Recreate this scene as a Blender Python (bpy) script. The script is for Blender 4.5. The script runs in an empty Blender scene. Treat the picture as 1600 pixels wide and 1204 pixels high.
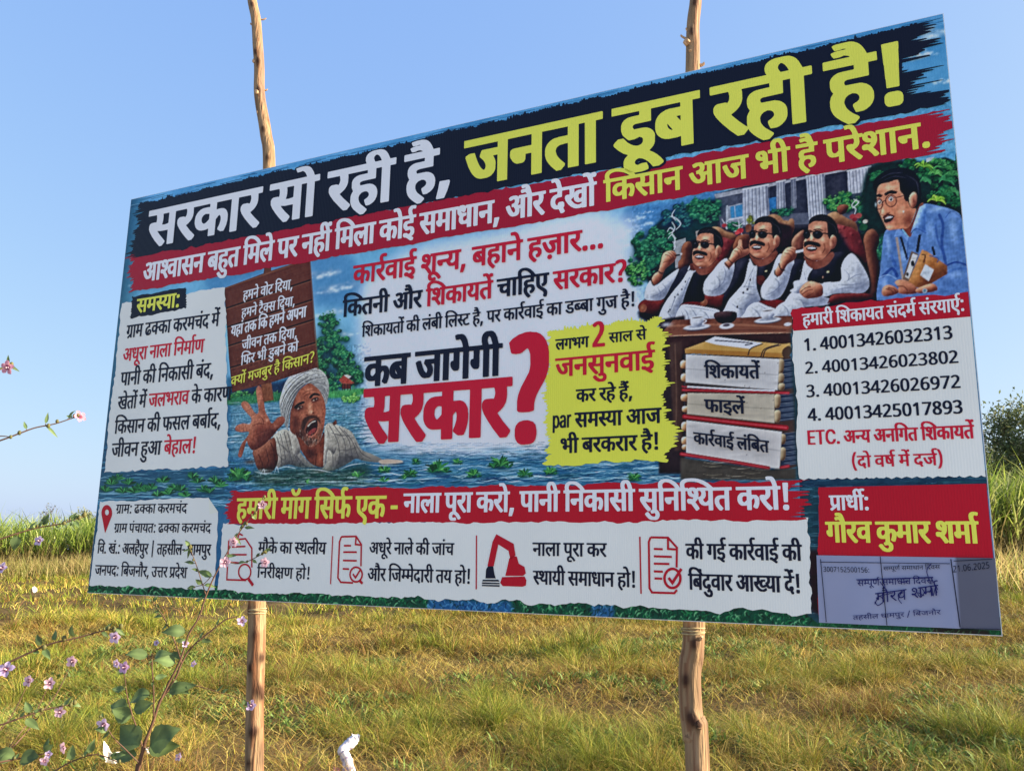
import bpy, bmesh, math, random
import numpy as np
from mathutils import Vector, Matrix, noise as mnoise

# ------------------------------------------------------------------ camera, sky, sun, exposure
scene = bpy.context.scene
COL = scene.collection
cam_d = bpy.data.cameras.new("camera"); cam = bpy.data.objects.new("camera", cam_d); COL.objects.link(cam)
cam_d.sensor_fit = 'HORIZONTAL'; cam_d.sensor_width = 36.0; cam_d.lens = 29.7652
cam_d.clip_start = 0.05; cam_d.clip_end = 2000
EYE = Vector((0, 0, 1.5))
R3 = Matrix(((0.9998768, -0.0156963, 0.0), (-0.0030909, -0.1968915, -0.9804204), (0.0153890, 0.9802996, -0.1969158)))
cam.matrix_world = Matrix.Translation(EYE) @ R3.to_4x4()
scene.camera = cam
SUN_AZ, SUN_EL = math.radians(93), math.radians(25)      # azimuth from +Y (view direction) clockwise
world = bpy.data.worlds.new("World"); scene.world = world; world.use_nodes = True
nt = world.node_tree; nt.nodes.clear()
out = nt.nodes.new('ShaderNodeOutputWorld'); bg = nt.nodes.new('ShaderNodeBackground'); sky = nt.nodes.new('ShaderNodeTexSky')
sky.sky_type = 'NISHITA'; sky.sun_disc = False; sky.sun_elevation = SUN_EL; sky.sun_rotation = SUN_AZ
sky.altitude = 200; sky.air_density = 1.0; sky.dust_density = 2.2; sky.ozone_density = 3.0
bg.inputs['Strength'].default_value = 0.114
# sky colours compressed channel by channel, a tone curve evening horizon against zenith
sep = nt.nodes.new('ShaderNodeSeparateColor'); comb = nt.nodes.new('ShaderNodeCombineColor'); nt.links.new(sky.outputs[0], sep.inputs[0])
for ch, (gam, gain) in enumerate(((.60, .90), (.46, 1.155), (.13, 2.16))):
    pw_ = nt.nodes.new('ShaderNodeMath'); pw_.operation = 'POWER'; pw_.inputs[1].default_value = gam
    ml_ = nt.nodes.new('ShaderNodeMath'); ml_.operation = 'MULTIPLY'; ml_.inputs[1].default_value = gain
    nt.links.new(sep.outputs[ch], pw_.inputs[0]); nt.links.new(pw_.outputs[0], ml_.inputs[0]); nt.links.new(ml_.outputs[0], comb.inputs[ch])
nt.links.new(comb.outputs[0], bg.inputs[0]); nt.links.new(bg.outputs[0], out.inputs[0])
sd = bpy.data.lights.new("sun", 'SUN'); sd.energy = 5.0; sd.angle = math.radians(0.5); sd.color = (1.0, 0.86, 0.66)
sun = bpy.data.objects.new("sun", sd); COL.objects.link(sun)
sdir = Vector((math.sin(SUN_AZ)*math.cos(SUN_EL), math.cos(SUN_AZ)*math.cos(SUN_EL), math.sin(SUN_EL)))
sun.rotation_euler = sdir.to_track_quat('Z', 'Y').to_euler(); sun.location = (30, 0, 20)
vs = scene.view_settings; vs.view_transform = 'Standard'; vs.look = 'None'; vs.exposure = 1.74; vs.gamma = 1.0; vs.use_curve_mapping = False

# ------------------------------------------------------------------ helpers
def lin(c):
    c = np.asarray(c, float); return np.where(c <= .04045, c/12.92, ((c+.055)/1.055)**2.4)
PAPER = lin(np.array([198, 204, 226])/255.)               # how white print reads in the shade
def albedo(c255):
    return np.clip(lin(np.asarray(c255, float)/255.)/PAPER*.87, 0.003, .92)
def tag(o, label=None, cat=None, group=None, kind=None):
    if label: o['label'] = label
    if cat: o['category'] = cat
    if group: o['group'] = group
    if kind: o['kind'] = kind
    return o
def link(name, me, parent=None):
    o = bpy.data.objects.new(name, me); COL.objects.link(o)
    if parent: o.parent = parent
    return o
def empty(name, loc=(0, 0, 0), rz=0):
    o = bpy.data.objects.new(name, None); COL.objects.link(o); o.location = loc; o.rotation_euler = (0, 0, rz)
    o.empty_display_size = .1
    return o
def mesh_np(name, v, f, smooth=False):
    """v (n,3), f (m,k) equal-sided faces"""
    v = np.asarray(v, np.float32); f = np.asarray(f, np.int32)
    me = bpy.data.meshes.new(name); me.vertices.add(len(v)); me.vertices.foreach_set('co', v.ravel())
    k = f.shape[1]; me.loops.add(f.size); me.loops.foreach_set('vertex_index', f.ravel())
    me.polygons.add(len(f)); me.polygons.foreach_set('loop_start', np.arange(len(f), dtype=np.int32)*k)
    if smooth: me.polygons.foreach_set('use_smooth', np.ones(len(f), bool))
    me.update(calc_edges=True); return me
def set_col(me, rgb, name='Col'):
    a = me.color_attributes.new(name, 'FLOAT_COLOR', 'POINT')
    c = np.ones((len(me.vertices), 4), np.float32); c[:, :3] = rgb; a.data.foreach_set('color', c.ravel())
def mat(name, color=(.5, .5, .5), rough=.6, spec=.3, attr=False, noise=None, bump=None, trans=0.0):
    m = bpy.data.materials.new(name); m.use_nodes = True; t = m.node_tree; b = t.nodes['Principled BSDF']
    b.inputs['Roughness'].default_value = rough; b.inputs['Specular IOR Level'].default_value = spec
    src = None
    if attr:
        a = t.nodes.new('ShaderNodeVertexColor'); a.layer_name = 'Col'; src = a.outputs[0]
    tc = t.nodes.new('ShaderNodeTexCoord')
    if noise:      # (scale, amount, detail)
        n = t.nodes.new('ShaderNodeTexNoise'); n.inputs['Scale'].default_value = noise[0]; n.inputs['Detail'].default_value = noise[2]
        t.links.new(tc.outputs['Object'], n.inputs['Vector'])
        mr = t.nodes.new('ShaderNodeMapRange'); mr.inputs[1].default_value = .25; mr.inputs[2].default_value = .75
        mr.inputs[3].default_value = 1-noise[1]; mr.inputs[4].default_value = 1+noise[1]
        t.links.new(n.outputs[0], mr.inputs[0])
        mx = t.nodes.new('ShaderNodeMix'); mx.data_type = 'RGBA'; mx.blend_type = 'MULTIPLY'; mx.inputs[0].default_value = 1
        if src: t.links.new(src, mx.inputs[6])
        else: mx.inputs[6].default_value = (*color, 1)
        t.links.new(mr.outputs[0], mx.inputs[7]); src = mx.outputs[2]
    if src: t.links.new(src, b.inputs['Base Color'])
    else: b.inputs['Base Color'].default_value = (*color, 1)
    if bump:       # (scale, strength, distance)
        n = t.nodes.new('ShaderNodeTexNoise'); n.inputs['Scale'].default_value = bump[0]; n.inputs['Detail'].default_value = 4
        t.links.new(tc.outputs['Object'], n.inputs['Vector'])
        bp = t.nodes.new('ShaderNodeBump'); bp.inputs['Strength'].default_value = bump[1]; bp.inputs['Distance'].default_value = bump[2]
        t.links.new(n.outputs[0], bp.inputs['Height']); t.links.new(bp.outputs[0], b.inputs['Normal'])
    if trans > 0:
        tr = t.nodes.new('ShaderNodeBsdfTranslucent'); ad = t.nodes.new('ShaderNodeMixShader'); ad.inputs[0].default_value = trans
        if src: t.links.new(src, tr.inputs[0])
        else: tr.inputs[0].default_value = (*color, 1)
        o = t.nodes['Material Output']
        t.links.new(b.outputs[0], ad.inputs[1]); t.links.new(tr.outputs[0], ad.inputs[2]); t.links.new(ad.outputs[0], o.inputs[0])
    return m
def printed(name, color=None):
    """printed plastic sheet on fluted board: faint vertical flutes, a little gloss"""
    m = mat(name, color or (.5, .5, .5), rough=.36, spec=.17, attr=color is None, noise=(2.2, .06, 7))
    t = m.node_tree; b = t.nodes['Principled BSDF']
    tc = t.nodes.new('ShaderNodeTexCoord'); w = t.nodes.new('ShaderNodeTexWave'); w.wave_type = 'BANDS'; w.bands_direction = 'X'
    w.inputs['Scale'].default_value = 52; w.inputs['Distortion'].default_value = .3
    t.links.new(tc.outputs['Object'], w.inputs['Vector'])
    n = t.nodes.new('ShaderNodeTexNoise'); n.inputs['Scale'].default_value = 1.3; n.inputs['Detail'].default_value = 2
    t.links.new(tc.outputs['Object'], n.inputs['Vector'])
    ml = t.nodes.new('ShaderNodeMath'); ml.operation = 'MULTIPLY_ADD'; ml.inputs[1].default_value = .035
    t.links.new(w.outputs['Fac'], ml.inputs[0]); t.links.new(n.outputs[0], ml.inputs[2])
    bp = t.nodes.new('ShaderNodeBump'); bp.inputs['Strength'].default_value = .6; bp.inputs['Distance'].default_value = .02
    t.links.new(ml.outputs[0], bp.inputs['Height']); t.links.new(bp.outputs[0], b.inputs['Normal'])
    return m

# ------------------------------------------------------------------ the board's frame (u to the right, v up, n towards the viewer)
BW, BH = 3.04, 1.5985
B0 = Vector((-1.60761, 3.32992, 1.33788))
BU = Vector((2.74347949, -1.30954966, 0)).normalized()
BN = Vector((-0.43077291, -0.90246036, 0))
HINV = np.array([[0.0011556034681960152, 0.00012819092306256289, -0.2768942789755685], [6.938721983894061e-05, -0.0014788798497010203, 1.3584578118555144], [0.0004521931609870667, 0.0001949061274575798, 0.7577613690465722]])
def bd(p):
    """drawing coordinates of the artwork -> metres on the board (u, v)"""
    p = np.atleast_2d(np.asarray(p, float)); q = np.c_[p, np.ones(len(p))] @ HINV.T
    return np.c_[q[:, 0]/q[:, 2]*BW, q[:, 1]/q[:, 2]*BH]
def pp(s, T=None):
    a = np.array([[float(z) for z in k.split(',')] for k in s.split()])
    if T: a = a/T[2]+[T[0], T[1]]
    return a

# ------------------------------------------------------------------ the printed picture: a small painter on a 2 mm grid
CW, CH = 1520, 800
IMG = np.zeros((CH, CW, 3), np.float32)
rng = np.random.default_rng(11)
YY, XX = np.mgrid[0:CH, 0:CW].astype(np.float32)
def cv(p):
    b = bd(p); return np.c_[b[:, 0]/BW*(CW-1), (1-b[:, 1]/BH)*(CH-1)]
def smooth(p, n=6, closed=True):
    if closed: a, b, c, d = np.roll(p, 1, 0), p, np.roll(p, -1, 0), np.roll(p, -2, 0)
    else:
        e = np.vstack([p[:1], p, p[-1:]]); a, b, c, d = e[:-3], e[1:-2], e[2:-1], e[3:]
    t = (np.arange(n)/n)[None, :, None]
    a, b, c, d = (z[:, None, :] for z in (a, b, c, d))
    q = .5*((2*b)+(-a+c)*t+(2*a-5*b+4*c-d)*t*t+(-a+3*b-3*c+d)*t**3)
    q = q.reshape(-1, 2)
    return q if closed else np.vstack([q, p[-1:]])
def boxblur(a, r):
    r = int(r)
    if r < 1: return a
    for ax in (0, 1):
        for _ in range(2):
            p = [(0, 0)]*a.ndim; p[ax] = (r+1, r)
            c = np.cumsum(np.pad(a, p, mode='edge'), ax, dtype=np.float64)
            n = a.shape[ax]
            hi = np.take(c, np.arange(2*r+1, 2*r+1+n), ax); lo = np.take(c, np.arange(0, n), ax)
            a = ((hi-lo)/(2*r+1)).astype(np.float32)
    return a
class M:           # mask with its window
    def __init__(s, x0, y0, a): s.x0, s.y0, s.a = x0, y0, a
    def win(s, x0, y0, x1, y1):
        o = np.zeros((y1-y0, x1-x0), np.float32)
        ax, ay = max(x0, s.x0), max(y0, s.y0); bx, by = min(x1, s.x0+s.a.shape[1]), min(y1, s.y0+s.a.shape[0])
        if bx > ax and by > ay: o[ay-y0:by-y0, ax-x0:bx-x0] = s.a[ay-s.y0:by-s.y0, ax-s.x0:bx-s.x0]
        return o
def polymask(q, blur=0):
    m = int(3+2.5*blur)
    x0, y0 = np.floor(q.min(0)).astype(int)-m; x1, y1 = np.ceil(q.max(0)).astype(int)+m
    x0, y0 = max(x0, -40), max(y0, -40); x1, y1 = min(x1, CW+40), min(y1, CH+40)
    ss = 3; w, h = max(x1-x0, 1), max(y1-y0, 1)
    W = np.zeros((h*ss, w*ss+1), np.int8)
    r = np.roll(q, -1, 0)
    for (ax, ay), (bx, by) in zip((q-[x0, y0])*ss, (r-[x0, y0])*ss):
        if ay == by: continue
        if ay > by: ax, ay, bx, by = bx, by, ax, ay
        ya, yb = max(int(math.ceil(ay-.5)), 0), min(int(math.ceil(by-.5)), h*ss)
        if yb <= ya: continue
        ys = np.arange(ya, yb); xs = ax+(ys+.5-ay)*(bx-ax)/(by-ay)
        xi = np.clip(np.ceil(xs-.5).astype(int), 0, w*ss); W[ys, xi] ^= 1
    a = (np.cumsum(W, 1)[:, :w*ss] & 1).reshape(h, ss, w, ss).mean((1, 3)).astype(np.float32)
    if blur: a = boxblur(a, blur)
    return M(x0, y0, a)
def blend(m, col, a=1., within=None):
    h, w = m.a.shape; x0, y0 = max(m.x0, 0), max(m.y0, 0); x1, y1 = min(m.x0+w, CW), min(m.y0+h, CH)
    if x1 <= x0 or y1 <= y0: return
    k = m.a[y0-m.y0:y1-m.y0, x0-m.x0:x1-m.x0]*a
    if within is not None: k = k*within.win(x0, y0, x1, y1)
    d = IMG[y0:y1, x0:x1]
    c = np.asarray(col, np.float32)
    if c.ndim == 3: c = c[y0-m.y0:y1-m.y0, x0-m.x0:x1-m.x0]
    d += (c-d)*k[..., None]
def S(s, col, T=None, sm=6, blur=0, a=1., within=None, lit=None):
    """filled shape; lit=(dark, light): shade from lower right to upper left of the drawn form"""
    p = cv(pp(s, T) if isinstance(s, str) else s)
    if sm: p = smooth(p, sm)
    m = polymask(p, blur); blend(m, col, a, within)
    if lit:
        r = max(2, int(min(m.a.shape)*.16)); b = boxblur(m.a, r)
        gx = np.zeros_like(b); gx[:, 1:-1] = b[:, 2:]-b[:, :-2]; gy = np.zeros_like(b); gy[1:-1] = b[2:]-b[:-2]
        l = (gx*.6+gy*.8)*r*1.6
        blend(M(m.x0, m.y0, np.clip(l, 0, 1)*m.a), lit[1], .9); blend(M(m.x0, m.y0, np.clip(-l, 0, 1)*m.a), lit[0], .9)
    return m
def D(x, y, rx, ry, col, T=None, a=1., ang=0, within=None, hard=0):
    """soft dab"""
    if T: x, y, rx, ry = x/T[2]+T[0], y/T[2]+T[1], rx/T[2], ry/T[2]
    c = cv([[x, y], [x+rx, y], [x, y+ry]]); cx, cy = c[0]; sx = max(np.hypot(*(c[1]-c[0])), .6); sy = max(np.hypot(*(c[2]-c[0])), .6)
    R = int(max(sx, sy)*(1.2 if hard else 2.2))+2; ix, iy = int(cx), int(cy)
    yy, xx = np.mgrid[iy-R:iy+R+1, ix-R:ix+R+1].astype(np.float32); dx, dy = xx-cx, yy-cy
    ca, sa = math.cos(ang), math.sin(ang)
    r2 = ((dx*ca+dy*sa)/sx)**2+((-dx*sa+dy*ca)/sy)**2
    k = np.clip((1-np.sqrt(r2))*min(sx, sy)+.5, 0, 1) if hard else np.exp(-r2*1.6)
    m = M(ix-R, iy-R, k.astype(np.float32)); blend(m, col, a, within); return m
def K(s, w, col, T=None, a=1., taper=0., within=None, sm=5, raw=False):
    """brush line of width w (drawing units)"""
    p = pp(s, T) if isinstance(s, str) else np.asarray(s, float)
    if T: w = w/T[2]
    q = p if raw else cv(p)
    if sm and len(q) > 2: q = smooth(q, sm, False)
    if not raw: w = w*1.02*(np.hypot(*(cv(p[:1]+[8, 0])-cv(p[:1]))[0])/8)
    n = len(q); t = np.linspace(0, 1, n)
    ws = np.maximum(w*.5*(1-taper*np.abs(2*t-1)**1.5), .28)
    R = int(w)+2
    x0, y0 = np.floor(q.min(0)).astype(int)-R; x1, y1 = np.ceil(q.max(0)).astype(int)+R
    x0, y0 = max(x0, 0), max(y0, 0); x1, y1 = min(x1, CW), min(y1, CH)
    if x1 <= x0 or y1 <= y0: return None
    xx, yy = XX[y0:y1, x0:x1], YY[y0:y1, x0:x1]; k = np.zeros(xx.shape, np.float32)
    for i in range(n-1):
        A, Bq = q[i], q[i+1]; d = Bq-A; L2 = max(float(d@d), 1e-9)
        tt = np.clip(((xx-A[0])*d[0]+(yy-A[1])*d[1])/L2, 0, 1)
        ds = np.hypot(xx-A[0]-tt*d[0], yy-A[1]-tt*d[1]); np.maximum(k, np.clip(ws[i]-ds+.5, 0, 1)*min(1, 2*ws[i]+.2), out=k)
    m = M(x0, y0, k); blend(m, col, a, within); return m
def vnoise(h, w, cell, seed, octv=4):
    r = np.random.default_rng(seed); o = np.zeros((h, w), np.float32); amp = 1; tot = 0
    for k in range(octv):
        c = max(cell/2**k, 2); gh, gw = int(h/c)+3, int(w/c)+3; g = r.random((gh, gw)).astype(np.float32)
        y = np.arange(h)/c; x = np.arange(w)/c; yi, xi = y.astype(int), x.astype(int); fy, fx = (y-yi)[:, None], (x-xi)[None]
        fy, fx = fy*fy*(3-2*fy), fx*fx*(3-2*fx)
        o += amp*((g[yi][:, xi]*(1-fx)+g[yi][:, xi+1]*fx)*(1-fy)+(g[yi+1][:, xi]*(1-fx)+g[yi+1][:, xi+1]*fx)*fy); tot += amp; amp *= .55
    return o/tot
def foliage(cx, cy, rx, ry, n, seed, pal=((12, 42, 50), (24, 84, 66), (70, 150, 92)), sz=7, T=None):
    """painted bush: dark ground, then leaf clumps lighter towards their tops"""
    if T: cx, cy, rx, ry, sz = cx/T[2]+T[0], cy/T[2]+T[1], rx/T[2], ry/T[2], sz/T[2]
    r = np.random.default_rng(seed)
    D(cx, cy, rx*.95, ry*.95, pal[0], a=.95)
    pts = []
    for _ in range(n):
        t = r.random()*6.283; q = math.sqrt(r.random()); pts.append((cy+q*ry*math.sin(t), cx+q*rx*math.cos(t)))
    pts.sort()
    for y, x in pts:
        s = sz*r.uniform(.7, 1.4); k = r.random()
        D(x, y+s*.3, s, s*.8, pal[0], a=.8)
        D(x-s*.1, y, s*.85, s*.62, np.array(pal[1])*(.75+.5*k), a=.9, hard=1)
        for _ in range(5):
            dx, dy = r.normal(0, .4, 2)*s; D(x+dx, y+dy-s*.25, s*.3, s*.18, np.array(pal[2])*(.7+.45*r.random()), a=.75, ang=r.uniform(-.8, .8), hard=1)
def sprig(x, y, L, n, seed, c0, c1):
    """grass-like water plant"""
    r = np.random.default_rng(seed)
    for i in range(n):
        t = r.uniform(-2.9, -.25); l = L*r.uniform(.5, 1)
        p = [[x, y], [x+.55*l*math.cos(t), y+.55*l*math.sin(t)], [x+l*math.cos(t)*1.05, y+l*math.sin(t)*.8]]
        K(p, L*.13, np.array(c0)+(np.array(c1)-c0)*r.random()**1.3, taper=.9, sm=4)
def water(x0, x1, y0, y1, n, seed, cols, wmin=2, wmax=9, a=.8):
    r = np.random.default_rng(seed)
    for i in range(n):
        y = r.uniform(y0, y1); x = r.uniform(x0, x1); t = (y-y0)/(y1-y0+1e-6); L = r.uniform(6, 26)*(.5+.9*t); s = (823-y)/(x+2030)*-1
        k = r.uniform(-1.5, 1.5)*(.4+t)
        K([[x-L, y-s*L+k], [x-.3*L, y-k], [x+.35*L, y+k], [x+L, y+s*L-k*.4]], r.uniform(wmin, wmax)*(.3+.5*t)*.5, cols[r.integers(len(cols))], a=a*r.uniform(.5, 1), taper=.95, sm=4)

# --- ground colours of the sheet
g = vnoise(CH, CW, 90, 1)
top = np.array([78, 146, 212.]); mid = np.array([104, 168, 216.]); wat = np.array([40, 92, 140.])
t = (YY/CH)[..., None]
IMG[:] = np.where(t < .42, top+(mid-top)*np.clip(t/.3, 0, 1), mid+(wat-mid)*np.clip((t-.42)/.25, 0, 1))
IMG += (g[..., None]-.5)*50
lf = np.clip(1-XX/55., 0, 1)[..., None]; IMG += (np.array([24, 66, 92.])-IMG)*lf*.75          # dark teal left margin
for i in range(520):                                                                            # brushed streaks along the top margin and upper corners
    x = rng.uniform(200, 1480); y = 312-.2287*(x-205)+rng.uniform(2, 26); L = rng.uniform(8, 40)
    K([[x, y], [x+L, y-.225*L+rng.uniform(-1, 1)]], rng.uniform(1, 3), [(40, 66, 104), (130, 175, 215), (28, 40, 70), (84, 140, 190)][rng.integers(4)], a=.6, taper=.8)
def cloud(x, y, s, seed, n=26, c=(205, 218, 236)):
    r = np.random.default_rng(seed)
    for i in range(n):
        dx = r.normal(0, 1)*s; dy = abs(r.normal(0, .35))*s; q = s*r.uniform(.12, .34)
        D(x+dx, y-dy*.8-.22*dx, q*1.15, q*.8, c, a=r.uniform(.2, .5)); D(x+dx, y-dy*.8-.22*dx+q*.7, q, q*.4, (120, 165, 208), a=.18)
for a_ in [(235, 445, 12, 1), (290, 437, 14, 2), (350, 425, 18, 3), (505, 430, 16, 5), (530, 452, 20, 6), (520, 490, 18, 7), (525, 530, 14, 8), (1455, 60, 22, 9), (1440, 90, 14, 14), (1478, 130, 12, 15)]: cloud(*a_)
S("340,405 500,375 560,420 560,480 500,480 340,470", (52, 104, 172), blur=9, a=.55)
for a_ in [(508, 432, 13, 31), (528, 455, 15, 32), (1000, 360, 20, 33, 30), (985, 385, 14, 34)]: cloud(*a_)
# --- white glow behind the question text
for x, y, rx, ry, a_ in [(760, 470, 200, 60, 1), (850, 590, 100, 120, .9), (900, 420, 80, 34, .9), (650, 470, 90, 50, .9)]:
    D(x, y, rx*.8, ry*.85, (203, 216, 248), a=a_)
S("572,440 640,392 760,366 930,328 985,385 1000,440 1000,520 870,540 866,704 720,716 590,706 562,690 568,600 560,560 562,480", (203, 216, 250), blur=13)
# --- upper right: sky, trees, columned house
TB = (980, 220, 3.81)
S("0,400 250,360 560,290 560,500 200,560 0,560", (66, 122, 190), TB, blur=4)
for x, y, s, k in [(60, 470, 40, 41), (120, 500, 36, 42), (40, 540, 30, 43), (120, 430, 22, 44)]: cloud(x/3.81+980, y/3.81+220, s/3.81, k, 22, (176, 200, 232))
D(-20, 540, 110, 120, (203, 216, 248), TB, a=.9)
S("190,480 420,365 620,380 640,600 300,800 130,850 95,660", (16, 52, 60), TB, blur=2); S("540,480 1640,300 1640,560 560,640", (52, 52, 70), TB, sm=0)
S("520,320 700,270 1480,120 1640,90 1640,420 1480,480 560,520", (78, 84, 108), TB, sm=0)
S("520,320 860,255 1310,165 1310,190 860,275 530,345", (140, 146, 170), TB, sm=0); S("590,395 690,370 690,520 590,520", (130, 140, 166), TB, sm=0)
S("850,275 1080,225 1080,430 850,440", (52, 56, 78), TB, sm=0); S("1180,205 1320,178 1320,330 1190,420", (48, 50, 70), TB, sm=0)
S("615,395 690,380 690,450 620,465", (58, 128, 190), TB, sm=0); S("845,345 890,335 890,420 850,420", (48, 110, 180), TB, sm=0)
K("600,470 690,455", 9, (170, 178, 205), TB); K("640,390 645,460", 5, (150, 160, 190), TB); K("595,520 595,390", 12, (150, 160, 185), TB)
for P4, c, nf in [("690,290 838,262 850,480 690,505", (150, 158, 186), 7), ("890,245 940,235 945,400 892,410", (130, 138, 166), 3), ("975,225 1005,220 1010,400 980,410", (92, 98, 122), 2), ("1066,213 1174,190 1190,450 1085,480", (154, 162, 190), 6), ("1312,180 1448,153 1462,300 1320,320", (158, 164, 190), 7)]:
    m = S(P4, c, TB, sm=0); q = pp(P4, TB)
    for k in range(nf):
        f = (k+.6)/nf; a0 = q[0]+(q[1]-q[0])*f; a1 = q[3]+(q[2]-q[3])*f; K([a0, a1], 1.1, (88, 96, 126), within=m, a=.8); K([a0+[1.5, 0], a1+[1.5, 0]], 1.3, (196, 202, 224), within=m, a=.5)
    K([q[1]-[1.5, 0], q[2]-[1.5, 0]], 6, (90, 96, 124), within=m, a=.6)
    K([q[0], q[1]], 3, (190, 196, 216), a=.8)
G1 = ((10, 36, 52), (22, 82, 70), (56, 140, 96)); G2 = ((12, 40, 48), (30, 98, 66), (96, 172, 84))
foliage(300, 450, 90, 75, 34, 51, ((14, 34, 70), (24, 66, 92), (46, 112, 112)), 24, TB); foliage(470, 410, 105, 70, 42, 52, G1, 24, TB); foliage(140, 600, 100, 80, 44, 53, G1, 24, TB); foliage(100, 700, 95, 90, 40, 54, G1, 26, TB); foliage(220, 640, 70, 100, 30, 55, G1, 22, TB)
foliage(60, 790, 60, 70, 22, 56, G2, 20, TB); foliage(640, 510, 40, 30, 10, 57, G1, 14, TB); foliage(930, 420, 60, 26, 16, 58, G1, 15, TB)
foliage(1300, 370, 120, 55, 40, 59, G2, 20, TB); foliage(1430, 470, 60, 130, 40, 60, G1, 22, TB); foliage(1480, 600, 50, 120, 30, 61, G1, 22, TB); foliage(1460, 350, 60, 60, 20, 62, ((10, 30, 40), (20, 66, 56), (40, 110, 76)), 20, TB)
S("280,600 350,580 360,760 290,760", (128, 134, 150), TB, sm=0); S("410,540 445,530 460,640 420,640", (130, 124, 130), TB, sm=0); S("500,520 525,515 525,560 500,560", (120, 116, 120), TB, sm=0)
TD = (1350, 240, 5.015)
S("40,120 500,60 900,20 900,520 440,440 120,660 0,640", (14, 42, 44), TD, blur=2)
for x, y, s, k in [(560, 130, 110, 71), (650, 200, 90, 72), (600, 320, 110, 73), (700, 360, 70, 74), (480, 160, 70, 75), (700, 90, 60, 76), (330, 100, 80, 77), (120, 180, 60, 78)]:
    foliage(x, y, s, s*.7, 14, k, ((10, 32, 36), (18, 70, 52), (40, 118, 66)), 26, TD)
for x, y, L, k, c in [(470, 105, 80, 1, (120, 185, 60)), (570, 370, 75, 2, (130, 190, 50)), (620, 110, 90, 3, (66, 150, 78)), (690, 170, 70, 4, (60, 140, 80)), (560, 160, 60, 5, (80, 160, 80)), (630, 320, 70, 6, (40, 110, 70)), (690, 300, 60, 7, (50, 120, 70)), (480, 220, 50, 8, (50, 130, 80)), (640, 210, 70, 9, (44, 118, 74))]:
    r = np.random.default_rng(k+300)
    for i in range(9):
        tt = math.pi*(1.05+i/8*1.05)*1.0+r.normal(0, .1); l = L*r.uniform(.7, 1.1)
        K([[x, y], [x+.6*l*math.cos(tt), y+.55*l*math.sin(tt)-6], [x+l*math.cos(tt), y+l*math.sin(tt)*.7+14]], 13, np.array(c)*r.uniform(.7, 1.15), TD, taper=.9) if False else K(np.array([[x, y], [x+.6*l*math.cos(tt), y+.5*l*math.sin(tt)-8], [x+l*math.cos(tt), y+l*math.sin(tt)*.7+16]])/5.015+[1350, 240], 2.8, np.array(c)*r.uniform(.7, 1.15), taper=.9)
S("490,30 720,-20 720,60 640,30 560,40 500,70", (72, 140, 196), TD, sm=0); S("490,40 550,28 560,70 520,60 495,70", (150, 160, 180), TD, sm=0)
foliage(600, 70, 80, 26, 14, 80, ((14, 50, 50), (40, 110, 70), (90, 170, 90)), 16, TD)
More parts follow.
